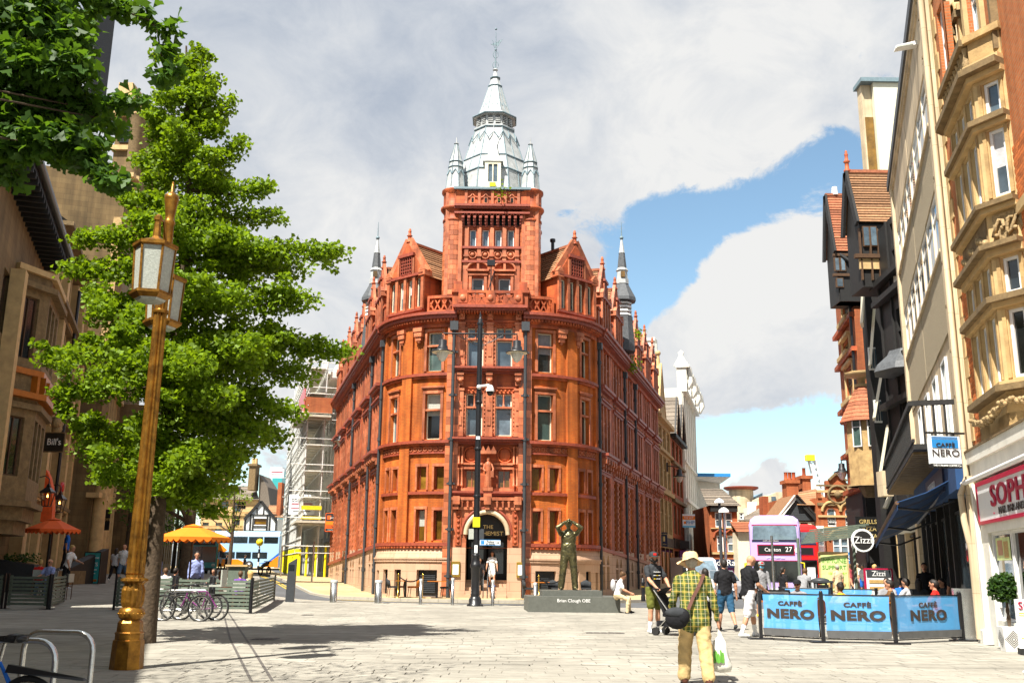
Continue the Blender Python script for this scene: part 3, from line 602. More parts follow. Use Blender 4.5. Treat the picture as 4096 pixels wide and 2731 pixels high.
# kerb round the square, road, pavement at the foot of the red building
def kerb(name,pts,w=.16,z0=-.02,h=.05,m='kerb_stone',segl=.9):
 t=thing(name,None,None,(0,0,0),world=True);t['kind']='structure';F=Fac(pts);u=0
 while u<F.L-.05:
  e=min(F.L,u+segl);mb=MB();a,b=F.P(u+.006,-w/2,0),F.P(e-.006,-w/2,0);F.box(mb,u+.006,e-.006,-w,0,(gz(a.x,a.y)+z0,gz(b.x,b.y)+z0),(gz(a.x,a.y)+h,gz(b.x,b.y)+h));mb.make('kerb_block',m,t);u=e
kerb('plaza_kerb',plaza_edge[:-1],.2,-.05,.03)
pave=[(-8.2,46.6),(-5.4,44.6),(-2,43.6),(1,43.5),(4.6,44.8),(6.4,46.6),(7.6,49.5),(15.2,73),(5,76),(-10,76),(-15.9,76),(-17.5,78),(-25,104),(-27.6,104),(-19.2,78),(-9.9,50)]
poly_sheet('building_pavement',pave,'paving_yellow',0,.11)
kerb('pavement_kerb',[(-27.7,104),(-19.3,78),(-10.0,50),(-8.25,46.5),(-5.4,44.5),(-2,43.5),(1,43.4),(4.65,44.7),(6.5,46.5),(7.7,49.5),(15.4,73)],.14,-.05,.118)
def stripe(name,pts,w,m,off=0):
 F=Fac(pts);mb=MB();n=int(F.L/2)
 for i in range(n):
  q=[F.P(F.L*(i+a)/n,off+b,0)for a,b in((0,0),(1,0),(1,w),(0,w))];mb.face([(p.x,p.y,gz(p.x,p.y)-.013)for p in q])
 return tag(mb.make(name,m),kind='structure')
stripe('yellow_line',[(-27.9,104),(-19.6,78),(-10.3,50),(-8.5,46.3),(-5.5,44.2),(-2,43.2),(1,43.1)],.1,'line_yellow',.15);stripe('yellow_line',[(-27.9,104),(-19.6,78),(-10.3,50),(-8.5,46.3),(-5.5,44.2)],.1,'line_yellow',.38)
stripe('white_line',[(-13.5,52),(-11.5,47),(-7.4,43.2)],.12,'line_white',.1)
poly_sheet('right_pavement',[(16.2,41.6),(17,40.6),(40,118),(31,118),(19.4,63)],'paving',.0,.10)
poly_sheet('far_pavement_left',[(-60,111),(-14,116),(-14,124),(-60,124)],'paving_yellow',0,.11)
poly_sheet('far_pavement_right',[(14,84),(50,78),(50,96),(14,92)],'paving',0,.11)
# ------------------------------------------------------------------ the red terracotta building between the two streets
B=thing('terracotta_building','red brick and terracotta building with rounded corners and pale leaded spire between the two streets','building',(-1.1,49,0),world=True)
CX,YF=-1.1,46.9;TWX0,TWX1=CX-1.65,CX+1.65;RA=4.0;T1=R(74)
def Z(py,y):return at(1950,py,y).z
AL=Fac([(TWX0-RA*sin(T1*(1-i/12)),YF+RA*(1-cos(T1*(1-i/12))))for i in range(13)])
AR=Fac([(TWX1+RA*sin(T1*i/12),YF+RA*(1-cos(T1*i/12)))for i in range(13)])
TW=Fac([(TWX0,YF),(TWX1,YF)])
cl,crn=AL.p[0],AR.p[-1];hl,hr=R(-15.6),R(16.2)
FL=Fac([(cl.x+26*sin(hl),cl.y+26*cos(hl)),tuple(cl)]);FR=Fac([tuple(crn),(crn.x+24*sin(hr),crn.y+24*cos(hr))])
TCM='terracotta'
def part(name,m,fn,par=None):
 mb=MB();fn(mb);return mb.make(name,m,par or B)
def fbox(F,name,m,*a):mb=MB();F.box(mb,*a);return mb.make(name,m,B)
# --- curved corners
for side,F in(('l',AL),('r',AR)):
 L=F.L;S=(lambda u:L-u)if side=='l' else(lambda u:u)  # u measured from the tower outwards
 iv=lambda u,w:tuple(sorted((S(u-w/2),S(u+w/2))))
 H=[]
 specs=[(.72,.42,2.72,4.15,'pane_amber' if side=='l' else 'pane_amber'),(1.62,.50,2.66,4.2,'pane_amber'),(3.35,.42,2.66,4.2,'pane_amber'),(4.1,.42,2.66,4.2,'pane_amber'),
 (.72,.50,5.12,6.25,'pane_amber'),(1.62,.50,5.12,6.25,'pane_amber'),(3.35,.42,5.12,6.2,'pane_amber'),(4.1,.42,5.12,6.2,'pane_amber'),
 (1.15,.80,7.58,9.85,'pane_dark'),(3.75,.74,7.58,9.85,'pane_dark'),(1.15,.80,10.98,13.0,'pane_green' if side=='l' else 'pane_dark'),(3.75,.74,10.98,13.0,'pane_dark')]
 for u,w,z0,z1,pn in specs:a,b=iv(u,w);H.append((a,b,z0,z1))
 part('wall','brick_orange',lambda mb:F.wall(mb,0,L,2.4,13.4,H,.30))
 for(u,w,z0,z1,pn),h in zip(specs,H):
  tall=z1-z0>1.9
  F.win(h[0],h[1],z0,z1,B,o=-.22,fr=.05,trans=(.64,)if tall else(),frame='cream_paint' if tall else 'terracotta_dark',pane=pn)
  def sur(mb):
   e=.13 if tall else .10
   F.box(mb,h[0]-e,h[0],0,.05,z0,z1);F.box(mb,h[1],h[1]+e,0,.05,z0,z1);F.box(mb,h[0]-e,h[1]+e,0,.06,z1,z1+.14)
   if tall:
    F.box(mb,h[0]-.02,h[1]+.02,-.2,.0,z0+(z1-z0)*.62,z0+(z1-z0)*.66)
    if z0<9:F.box(mb,h[0]-.2,h[1]+.2,0,.14,z1+.28,z1+.36);F.box(mb,h[0]-.16,h[1]+.16,0,.09,z1+.2,z1+.28)
   else:F.box(mb,h[0]-e,h[0]-.003,-.3,.0,z0,z1)if False else None
  part('window_surround','terracotta_pink',sur)
  # brick pilaster in the middle of the curve and at each edge
 for u,w in((2.62,.62),):a,b=iv(u,w);part('pilaster','brick_orange',lambda mb:F.box(mb,a,b,.0,.16,2.62,13.2))
 a,b=iv(L-.22,.42);part('pilaster','brick_orange',lambda mb:F.box(mb,a,b,0,.14,2.62,13.2))
 a,b=iv(.12,.62);part('pilaster','terracotta_pink',lambda mb:F.box(mb,a,b,0,.2,.2,13.2))
 for z in np.arange(.5,13,.37):  # faience blocks of the pilaster beside the entrance bay
  fbox(F,'block','terracotta_block',a+.01,b-.01,.2,.212+.006*random.random(),float(z),float(z)+.355)
 for nm,m,o0,o1,z0,z1 in(('string_course','terracotta_dark',0,.12,4.90,5.04),('string_course','terracotta_dark',0,.2,10.72,10.86),('string_course',TCM,0,.12,10.6,10.72),('sill_band','terracotta_dark',0,.22,2.46,2.62),('sill_band',TCM,0,.14,2.34,2.46),
 ('frieze',TCM,0,.07,6.92,7.3),('frieze_moulding','terracotta_dark',0,.30,7.36,7.5),('frieze_moulding',TCM,0,.2,7.27,7.36),('frieze_moulding','terracotta_dark',0,.12,6.86,6.94),
 ('cornice',TCM,-.3,.14,13.2,13.42),('cornice',TCM,-.3,.30,13.42,13.58),('cornice','terracotta_dark',-.3,.46,13.58,13.76),('cornice','terracotta_dark',-.3,.58,13.76,13.9)):
  fbox(F,nm,m,0,L,o0,o1,z0,z1)
 part('frieze_scroll','terracotta_pink',lambda mb:[mb.tube([F.P(.2+i*.27+.1*cos(q*pi/4),.085,7.1+.11*sin(q*pi/4))for q in range(8)],.03,5,closed=True)for i in range(int(L/.27)-1)])
 def dent(mb):
  n=int(L/.16)
  for i in range(n):F.box(mb,(i+.2)*L/n,(i+.75)*L/n,.29,.40,13.46,13.575)
  n=int(L/.2)
  for i in range(n):F.box(mb,(i+.2)*L/n,(i+.8)*L/n,.13,.20,2.36,2.44)
 tag(part('dentils',TCM,dent),kind='stuff')
 for u in(1.95,3.0):  # carved corbels hanging under the cornice
  a,b=iv(u,.5)
  part('corbel','terracotta_pink',lambda mb:(F.box(mb,a,b,.0,.34,13.0,13.2),F.box(mb,a+.04,b-.04,0,.30,12.75,13.0),F.box(mb,a+.1,b-.1,0,.24,12.55,12.75),[mb.ball(F.P(a+.12+.13*i,.27,12.85),.05,6)for i in range(3)],mb.ball(F.P((a+b)/2,.12,12.5),.1,8)))
  # granite plinth with sloped weathering and basement openings
 hs=[iv(1.15,1.0)+(.12,1.35),iv(2.75,.42)+(.12,1.35),iv(3.7,.42)+(.2,1.35),iv(4.6,.36)+(.3,1.3)]
 part('plinth','granite_pink',lambda mb:(F.wall(mb,0,L,-.2,1.72,hs,.3,.16),F.box(mb,0,L,0,.22,1.72,1.84),F.box(mb,0,L,0,.26,1.84,1.92)))
 def slope(mb):
  cu=F.cuts(0,L)
  for p,q in zip(cu,cu[1:]):mb.face([F.P(p,.2,1.92),F.P(q,.2,1.92),F.P(q,.06,2.36),F.P(p,.06,2.36)])
 part('plinth_weathering','granite_pink',slope)
 for i,h in enumerate(hs):
  if i==0:
   g=fbox(F,'vent_grille','iron_grey',h[0],h[1],-.12,-.06,h[2],h[3])
   for q in range(10):mb=MB();F.box(mb,h[0]+.12,h[1]-.12,-.06,.02,.3+q*.085,.345+q*.085);mb.make('slat','iron_grey',g)
  else:
   F.win(h[0],h[1],h[2],h[3],B,o=0,fr=.04,mull=(.5,),trans=(.5,),frame='iron_black',pane='pane_black',name='basement_window')
   # --- long side fronts
def side_front(F,far_first,nb,zs_near,zs_far,brickm):
 L=F.L;bw=L/nb
 def sill(u):t=(L-u)/L if far_first else u/L;return zs_near+(zs_far-zs_near)*t
 hs=[];wins=[]
 for i in range(nb):
  c=(i+.5)*bw;zs=sill(c)
  for d in(-.95,0.0,.95):hs.append((c+d-.36,c+d+.36,7.6,10.0));wins.append((hs[-1],2))
  for d in(-.95,0.0,.95):hs.append((c+d-.34,c+d+.34,11.05,12.95));wins.append((hs[-1],1))
  for d in(-.78,.78):hs.append((c+d-.58,c+d+.58,zs+.2,6.25));wins.append((hs[-1],0))
 part('wall',brickm,lambda mb:F.wall(mb,0,L,2.2 if True else 0,13.4,[h if h[2]>2.3 else(h[0],h[1],2.3,h[3])for h in hs],.34))
 for h,k in wins:
  z0=max(h[2],2.3)
  F.win(h[0],h[1],z0,h[3],B,o=-.24,fr=.06,trans=(.60,)if k==0 else(.64,),mull=(.5,)if k==0 else(),frame='terracotta_dark' if k==0 else 'cream_paint',pane='pane_dark')
 for i in range(nb):
  c=(i+.5)*bw;a,b=c-1.52,c+1.52;zs=sill(c)
  # bracketed hood over the ground floor windows
  def hood(mb):
   F.box(mb,a-.1,b+.1,0,.62,7.22,7.36);F.box(mb,a-.05,b+.05,0,.5,7.1,7.22);F.box(mb,a,b,0,.14,6.3,6.44);F.box(mb,a,b,0,.22,6.44,6.5)
  part('hood','terracotta_dark',hood)
  for q in range(5):
   u=a+.12+q*(b-a-.24)/4
   part('bracket','terracotta_pink',lambda mb:(F.box(mb,u-.13,u+.13,0,.5,6.86,7.1),F.box(mb,u-.13,u+.13,0,.32,6.66,6.86),F.box(mb,u-.11,u+.11,0,.18,6.5,6.66),mb.tube([F.P(u-.14,.4,6.92),F.P(u+.14,.4,6.92)],.11,8)))
  for d in(-1.46,-.1,.1,1.46)if True else():
   part('studded_mullion','terracotta_pink',lambda mb:(F.box(mb,c+d-.09,c+d+.09,-.02,.10,zs+.2,6.3),[F.box(mb,c+d-.06,c+d+.06,.1,.15,z,z+.12)for z in np.arange(zs+.35,6.1,.32)]))
  part('bay_pier',TCM,lambda mb:(F.box(mb,i*bw+.03,i*bw+.5,0,.12,zs,13.2),F.box(mb,(i+1)*bw-.5,(i+1)*bw-.03,0,.12,zs,13.2)))
  for zz,w2 in((10.05,1.5),):
   part('hood','terracotta_dark',lambda mb:(F.box(mb,c-1.62,c+1.62,0,.46,10.82,10.98),F.box(mb,c-1.55,c+1.55,0,.34,10.7,10.82),F.box(mb,c-1.5,c+1.5,0,.2,10.05,10.2),F.box(mb,c-1.5,c+1.5,0,.30,10.2,10.28)))
   part('hood_frieze','terracotta_pink',lambda mb:(F.box(mb,c-1.45,c+1.45,0,.12,10.28,10.7),[mb.ball(F.P(c-1.3+q*.37,.14,10.49),.11,6)for q in range(8)]))
  for d in(-1.42,-.48,.48,1.42):
   part('mullion','terracotta_pink',lambda mb:(F.box(mb,c+d-.10,c+d+.10,-.02,.16,7.55,10.05),F.box(mb,c+d-.09,c+d+.09,-.02,.16,11.0,13.05)))
  part('transom','terracotta_pink',lambda mb:(F.box(mb,c-1.4,c+1.4,-.2,.08,9.1,9.2),F.box(mb,c-1.4,c+1.4,-.2,.08,12.2,12.3)))
 za,zb=(zs_far,zs_near)if far_first else(zs_near,zs_far)
 fbox(F,'sill_band','terracotta_dark',0,L,0,.2,(za,zb),(za+.18,zb+.18))
 fbox(F,'string_course','terracotta_dark',0,L,0,.2,7.42,7.55)
 for o1,z0,z1,m in((.2,13.2,13.42,TCM),(.40,13.42,13.56,'terracotta_dark'),(.56,13.56,13.74,'terracotta_dark'),(.68,13.74,13.9,'terracotta_dark')):fbox(F,'cornice',m,0,L,-.3,o1,z0,z1)
 tag(part('dentils','terracotta_dark',lambda mb:[F.box(mb,(j+.2)*.3,(j+.8)*.3,.38,.5,13.44,13.555)for j in range(int(L/.3))]),kind='stuff')
 ph=[]
 for i in range(nb):
  c=(i+.5)*bw;zs=sill(c)
  for d in(-.62,.62):ph.append((c+d-.38,c+d+.38,.45,zs-.75));ph.append((c+d-.38,c+d+.38,zs-.65,zs-.12))
 part('plinth','granite_pink',lambda mb:F.wall(mb,0,L,-.2,2.45,ph,.3,.10))
 for h in ph[::2]:F.win(h[0],h[1],h[2],h[3],B,o=-.06,fr=.05,mull=(.5,),frame='iron_black',pane='pane_black',name='basement_window')
 for h in ph[1::2]:
  F.win(h[0],h[1],h[2],h[3],B,o=-.06,fr=.03,frame='iron_black',pane='pane_black',name='basement_window');part('pointed_head','granite_pink',lambda mb:F.arch(mb,h[0],h[1],h[2],h[3],-.05,.105,0,8,True))
side_front(FL,True,6,2.42,1.5,'brick_orange');side_front(FR,False,6,2.42,1.5,'brick_orange')
for F,us in((FL,(26.0-.1,26-4.3,26-13.0)),(FR,(.1,8.2,12.2))):
 for u in us:
  def dp(mb):
   mb.tube([F.P(u,.22,.1),F.P(u,.22,13.0)],.075,8)
   for z in(1.2,3.4,5.6,7.8,10,12):mb.tube([F.P(u,.22,z),F.P(u,.22,z+.18)],.105,8)
   F.box(mb,u-.16,u+.16,.08,.38,12.8,13.15)
  part('drainpipe','iron_grey',dp)
  # --- gabled dormers with finials
def finial(mb,p,h=.75,r=.13):mb.lathe([(r*1.3,0),(r*1.3,h*.08),(r*.8,h*.12),(r*.75,h*.4),(r*1.25,h*.46),(r*.7,h*.52),(r*.55,h*.72),(r*.75,h*.78),(r*.45,h*.84),(r*.5,h*.92),(0,h)],p,8)
def dormer(F,u,w=2.3,z0=13.9,ze=16.0,zt=18.1,dep=3.6,o=.1,nl=4,fin=.8,fz=.0):
 d,n=F.dirs(u);c=F.P(u,o,0);D_=Fac([(c.x-d.x*w/2,c.y-d.y*w/2),(c.x+d.x*w/2,c.y+d.y*w/2)])
 zw0,zw1=z0+.45,ze-.12;lw=w*.58/nl;gp=w/nl;hs=[((i+.5)*gp-lw/2,(i+.5)*gp+lw/2,zw0,zw1)for i in range(nl)]
 G=part('dormer_wall',TCM,lambda mb:(D_.wall(mb,0,w,z0-.2,ze,hs,.22),mb.face([D_.P(0,0,z0-.2),D_.P(0,0,ze),D_.P(0,-dep,ze),D_.P(0,-dep,z0-.2)]),mb.face([D_.P(w,0,z0-.2),D_.P(w,-dep,z0-.2),D_.P(w,-dep,ze),D_.P(w,0,ze)])))
 for h in hs:D_.win(*h,B,o=-.14,fr=.05,frame='cream_paint',pane='pane_dark')
 part('dormer_mullion','terracotta_pink',lambda mb:[D_.box(mb,i*gp-.09,i*gp+.09,0,.1,z0+.3,ze)for i in range(nl+1)])
 part('dormer_cornice','terracotta_dark',lambda mb:D_.box(mb,-.1,w+.1,-.2,.16,ze,ze+.13));part('dormer_sill','terracotta_dark',lambda mb:D_.box(mb,-.05,w+.05,-.1,.1,z0+.22,z0+.34))
 zg=ze+.13
 part('gable',TCM,lambda mb:mb.prism(tri_gable(D_,.0,w,zg,zt-.12,.0),n*-.35))
 part('gable_coping','terracotta_pink',lambda mb:[mb.bar(D_.P(a,-.12,zg-.05),D_.P(w/2,-.12,zt),.5,.16,0,n)for a in(-.12,w+.12)])
 part('gable_band','terracotta_dark',lambda mb:D_.box(mb,w*.27,w*.73,0,.14,zg+(zt-zg)*.52,zg+(zt-zg)*.60))
 q0,q1,h0,h1=w*.34,w*.66,zg+.1,zg+(zt-zg)*.5
 part('lattice_panel','terracotta_dark',lambda mb:([D_.box(mb,q0+(q1-q0)*i/5-.02,q0+(q1-q0)*i/5+.02,.0,.07,h0,h1)for i in range(6)],[D_.box(mb,q0,q1,0,.06,h0+(h1-h0)*i/5-.02,h0+(h1-h0)*i/5+.02)for i in range(6)]))
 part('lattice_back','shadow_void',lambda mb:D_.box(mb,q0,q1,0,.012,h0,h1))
 for a in(.28,.72):part('gable_strut','terracotta_pink',lambda mb:D_.box(mb,w*a-.06,w*a+.06,0,.09,zg,zg+(zt-zg)*.45))
 part('finial','terracotta',lambda mb:finial(mb,D_.P(w/2,-.12,zt-.1),fin))
 for a in(0,w):
  part('kneeler','terracotta_pink',lambda mb:(D_.box(mb,a-.22,a+.22,-.4,.16,ze-.05,ze+.22),mb.prism(tri_gable(D_,a-.24,a+.24,ze+.22,ze+.5,.17),n*-.5)))
 for a in(-.16,w+.16):tiles(B,D_.P(a,-.35,ze-.1),D_.P(a,-dep,ze-.1),D_.P(w/2,-.35,zt-.14),D_.P(w/2,-dep,zt-.14),13,'tile_brown')
 part('ridge_tile','tile_red',lambda mb:mb.bar(D_.P(w/2,-.3,zt-.08),D_.P(w/2,-dep,zt-.08),.2,.14))
dormer(AL,AL.L-2.95,2.5);dormer(AR,2.95,2.5)
for i in range(6):
 u=(i+.5)*FL.L/6;dormer(FL,u,2.2,13.9,15.9,17.9,3.2,.2,3,.8);dormer(FR,FR.L-(i+.5)*FR.L/6,2.2,13.9,15.9,17.9,3.2,.2,3,.8)
for F in(FL,FR):
 for i in range(7):
  u=min(max(i*F.L/6,.25),F.L-.25);part('parapet_pier',TCM,lambda mb:(F.box(mb,u-.24,u+.24,-.3,.2,13.9,15.0),F.box(mb,u-.3,u+.3,-.36,.26,15.0,15.14),finial(mb,F.P(u,-.05,15.14),.7,.11)if i in(0,6)else None))
def lattice(F,a,b,o,z0=13.95,z1=14.85,n=4):
 part('balustrade',TCM,lambda mb:(F.box(mb,a,b,o-.1,o+.1,z1-.14,z1),F.box(mb,a,b,o-.1,o+.1,z0,z0+.14),[(mb.bar(F.P(a+(b-a)*i/n,o,z0+.1),F.P(a+(b-a)*(i+1)/n,o,z1-.1),.08,.07),mb.bar(F.P(a+(b-a)*i/n,o,z1-.1),F.P(a+(b-a)*(i+1)/n,o,z0+.1),.08,.07))for i in range(n)],[F.box(mb,u-.06,u+.06,o-.1,o+.1,z0+.14,z1-.14)for u in(a+.06,b-.06)]))
lattice(AL,AL.L-1.55,AL.L-.15,.05);lattice(AR,.15,1.55,.05);lattice(AL,.1,.85,.05,n=2);lattice(AR,AR.L-.85,AR.L-.1,.05,n=2)
for F in(FL,FR):
 for i in range(1,6):u=i*F.L/6;lattice(F,u-.95,u-.28,.05,n=2);lattice(F,u+.28,u+.95,.05,n=2)
 # main roofs behind the parapets
def hill_roof(F,inset,rise,a,b,rows=14):tiles(B,F.P(a,-.5,14.0),F.P(b,-.5,14.0),F.P(a,-inset,14.0+rise),F.P(b,-inset,14.0+rise),rows,'tile_brown',single=True)
hill_roof(FL,3.4,3.7,0,FL.L);hill_roof(FR,3.4,3.7,0,FR.L)
part('roof_core','tile_grey',lambda mb:mb.prism([(FL.P(0,-3.4,0).x,FL.P(0,-3.4,0).y,13.7),(FL.P(26,-3.4,0).x,52.5,13.7),(-3,50.5,13.7),(.8,50.5,13.7),(FR.P(0,-3.4,0).x,52.5,13.7),(FR.P(24,-3.4,0).x,FR.P(24,-3.4,0).y,13.7)],(0,0,3.9)))
part('end_wall','brick_dark',lambda mb:mb.prism([tuple(FL.P(.05,-.2,-.2)),tuple(FR.P(23.9,-.2,-.2)),tuple(FR.P(23.9,-.2,13.8)),tuple(FL.P(.05,-.2,13.8))],(0,.4,0)))
# --- tower bay
wn=[(CX-.72,.80),(CX+.72,.80)];X2=lambda x:x-TWX0
def hx(c,w,z0,z1):return(X2(c-w/2),X2(c+w/2),z0,z1)
H2=[hx(c,w,7.75,9.85)for c,w in wn]+[hx(c,w,11.2,13.2)for c,w in wn]+[hx(c,.62,5.22,6.1)for c in(CX-.78,CX+.78)]
part('tower_wall','terracotta',lambda mb:TW.wall(mb,0,3.3,4.6,14,H2,.35))
for h in H2[:4]:TW.win(*h,B,o=-.22,fr=.06,trans=(.66,),frame='cream_paint',pane='pane_sky')
for h in H2[4:]:TW.win(*h,B,o=-.15,fr=.05,mull=(.5,),frame='terracotta_pink',pane='pane_amber')
for z0,z1 in((7.75,9.85),(11.2,13.2)):
 for c,w in wn:
  for s_ in(-1,1):
   part('studded_jamb','terracotta_pink',lambda mb:(TW.box(mb,X2(c+s_*(w/2+.11))-.1,X2(c+s_*(w/2+.11))+.1,0,.07,z0,z1),[mb.ball((c+s_*(w/2+.11),YF-.09,z),.045,6)for z in np.arange(z0+.12,z1,.2)]))
  part('transom','terracotta_pink',lambda mb:TW.box(mb,X2(c-w/2),X2(c+w/2),-.2,.05,z0+1.36,z0+1.44));part('colonnette','terracotta_pink',lambda mb:mb.lathe([(.06,0),(.06,.05),(.04,.08),(.04,.5),(.06,.55),(.06,.6)],(c,YF+.04,z0+1.45),8))
 for c in(CX-1.42,CX,CX+1.42):
  part('pilaster','terracotta_pink',lambda mb:(TW.box(mb,X2(c-.17),X2(c+.17),0,.16,z0-.05,z1+.25),TW.box(mb,X2(c-.2),X2(c+.2),0,.2,z1+.12,z1+.22),TW.box(mb,X2(c-.19),X2(c+.19),0,.2,z0-.05,z0+.28),[TW.box(mb,X2(c-.09),X2(c+.09),.16,.2,z0+.5+q*.75,z0+.95+q*.75)for q in range(2)]))
  part('bracket','terracotta_pink',lambda mb:(TW.box(mb,X2(c-.17),X2(c+.17),0,.42,z1+.86,z1+1.0),TW.box(mb,X2(c-.15),X2(c+.15),0,.36,z1+.62,z1+.86),TW.box(mb,X2(c-.14),X2(c+.14),0,.24,z1+.36,z1+.62),mb.ball((c,YF-.3,z1+.6),(.12,.1,.12),8)))
 part('frieze','terracotta',lambda mb:(TW.box(mb,0,3.3,0,.08,z1+.26,z1+.36),[mb.ball((CX-1.2+q*.2,YF-.06,z1+.12),.06,6)for q in range(13)]))
for z,o in((11.02,.55),(7.52,.6),(4.94,.5)):
 part('ledge','terracotta_dark',lambda mb:(TW.box(mb,-.12,3.42,0,o,z,z+.1),TW.box(mb,-.06,3.36,0,o-.14,z-.1,z),TW.box(mb,0,3.3,0,.15,z-.2,z-.1)))
part('tower_cornice','terracotta_dark',lambda mb:(TW.box(mb,-.2,3.5,0,.75,14.06,14.2),TW.box(mb,-.12,3.42,0,.6,13.95,14.06)))
tag(part('dentils',TCM,lambda mb:[TW.box(mb,q*.14,q*.14+.08,.1,.56,13.84,13.95)for q in range(24)]),kind='stuff')
TB=Fac([(TWX0+.05,YF-.5),(TWX1-.05,YF-.5)])
def bal(mb):
 TB.box(mb,0,3.2,-.08,.08,14.2,14.32);TB.box(mb,0,3.2,-.09,.09,14.84,14.98)
 for k in range(7):
  if k in(0,3,6):TB.box(mb,k*.46,k*.46+.44,-.08,.1,14.32,14.84)
  else:TB.box(mb,k*.46-.03,k*.46+.03,-.06,.06,14.32,14.84)
  if k not in(0,3,6):
   a,b=k*.46+.02,k*.46+.44;mb.bar(TB.P(a,0,14.34),TB.P(b,0,14.82),.08,.07);mb.bar(TB.P(a,0,14.82),TB.P(b,0,14.34),.08,.07)
part('balustrade',TCM,bal);[part('carved_boss','terracotta_pink',lambda mb:mb.ball(TB.P(k*.46+.22,.1,14.58),(.16,.08,.18),10))for k in(0,3,6)]
for s_ in(0,3.3):
 part('balustrade_pier',TCM,lambda mb:(TW.box(mb,s_-.22,s_+.22,0,.4,13.9,14.9),TW.box(mb,s_-.3,s_+.3,0,.5,14.9,15.05),TW.box(mb,s_-.2,s_+.2,0,.36,15.05,15.5)))
 # portal
PW=Fac([(TWX0,YF-.38),(TWX1,YF-.38)]);da,db=1.65-.98,1.65+.98
part('portal','terracotta_pink',lambda mb:(PW.wall(mb,0,3.3,2.4,4.75,[(da,db,2.39,4.05)],1.0),PW.arch(mb,da,db,3.0,4.05,-1.0,.0),mb.face([PW.P(0,0,-.1),PW.P(0,0,4.75),PW.P(0,-.4,4.75),PW.P(0,-.4,-.1)]),mb.face([PW.P(3.3,0,-.1),PW.P(3.3,-.4,-.1),PW.P(3.3,-.4,4.75),PW.P(3.3,0,4.75)]),PW.box(mb,0,3.3,-.4,0,4.72,4.78)))
part('portal_base','granite_pink',lambda mb:(PW.wall(mb,0,3.3,-.1,2.4,[(da,db,-.11,2.41)],1.0,.02),PW.box(mb,0,da,0,.1,-.1,.35),PW.box(mb,db,3.3,0,.1,-.1,.35)))
part('arch_moulding','concrete_cream',lambda mb:mb.tube([PW.P(1.65-1.0*cos(q),.04,3.0+1.06*sin(q))for q in np.linspace(0,pi,17)],.11,8))
part('arch_moulding','terracotta_dark',lambda mb:mb.tube([PW.P(1.65-1.2*cos(q),.03,3.0+1.26*sin(q))for q in np.linspace(0,pi,17)],.06,6))
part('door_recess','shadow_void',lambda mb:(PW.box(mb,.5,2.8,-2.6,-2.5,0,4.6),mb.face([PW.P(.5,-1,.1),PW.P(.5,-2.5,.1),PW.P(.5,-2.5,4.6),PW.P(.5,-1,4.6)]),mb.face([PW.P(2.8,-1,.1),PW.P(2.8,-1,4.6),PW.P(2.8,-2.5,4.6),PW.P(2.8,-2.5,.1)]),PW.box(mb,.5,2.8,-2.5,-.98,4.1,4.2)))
dr=part('entrance_door','sign_black',lambda mb:(PW.box(mb,.72,1.6,-2.1,-2.02,.85,2.85),PW.box(mb,1.7,2.58,-2.1,-2.02,.85,2.85),PW.box(mb,.68,2.62,-2.14,-1.98,2.85,2.98)))
mb=MB()
for k in range(2):PW.box(mb,.86+k*.98,1.46+k*.98,-2.02,-2.0,1.2,2.7)
mb.make('pane','pane_dark',dr)
sg=part('lettering_panel','sign_black',lambda mb:PW.box(mb,.7,2.6,-.72,-.66,2.95,4.0))
for st,py,sz in(('THE',2107,.24),('ALCHEMIST',2133,.27)):
 z=at(1945,py,YF+.3).z;text(st,sz,'letter_gold',sg,(CX+(.0 if st!='THE' else .05),YF+.26,z),(1,0,0),sx=1.12)
for k in range(5):part('step','granite_pink',lambda mb:mb.box(CX-.97,CX+.97,YF-.75+k*.32,YF+1.6,.0 if k==0 else .1+.16*k-.01,.1+.16*(k+1)))
part('corbel_table','terracotta_pink',lambda mb:(PW.box(mb,-.05,3.35,0,.2,4.6,4.74),[PW.box(mb,.12+q*.28,.20+q*.28,0,.18,4.28,4.6)for q in range(12)],[PW.arch(mb,.2+q*.28,.40+q*.28,4.42,4.56,.0,.16)for q in range(11)],PW.box(mb,0,3.3,0,.08,4.16,4.28)))
for q in(0.02,1.5,2.95):part('corbel','terracotta_pink',lambda mb:(PW.box(mb,q,q+.33,0,.34,4.4,4.78),PW.box(mb,q+.06,q+.27,0,.26,4.16,4.4)))
for s_ in(.3,3.0):
 part('carved_strip','terracotta',lambda mb:(PW.box(mb,s_-.14,s_+.14,0,.05,2.5,4.1),[mb.ball(PW.P(s_,.06,z),(.08,.05,.08),6)for z in np.arange(2.65,4.1,.24)]))
 # saint in the niche with canopy, shields and colonnettes
SX,SY=CX+.02,YF-.34
st=MB();st.lathe([(.17,0),(.19,.05),(.17,.45),(.145,.8),(.17,1.05),(.15,1.18),(.06,1.24),(.055,1.27),(.09,1.33),(.085,1.43),(0,1.5)],(SX,SY,5.22),12)
st.tube([(SX-.15,SY,6.35),(SX-.24,SY-.06,6.1),(SX-.12,SY-.16,5.98)],.05,6);st.tube([(SX+.15,SY,6.35),(SX+.25,SY-.06,6.1),(SX+.2,SY-.16,5.9)],.05,6);st.box(SX+.13,SX+.27,SY-.22,SY-.12,5.7,6.0)
for a in np.linspace(pi*1.1,pi*1.9,6):st.tube([(SX+.17*cos(a),SY+.17*sin(a),5.25),(SX+.14*cos(a),SY+.14*sin(a),6.0)],.025,5)
st.make('saint_figure','terracotta_pink',B)
part('niche_base','terracotta_pink',lambda mb:(mb.box(SX-.24,SX+.24,SY-.2,YF,5.04,5.22),mb.box(SX-.2,SX+.2,SY-.15,YF,4.6,5.04)))
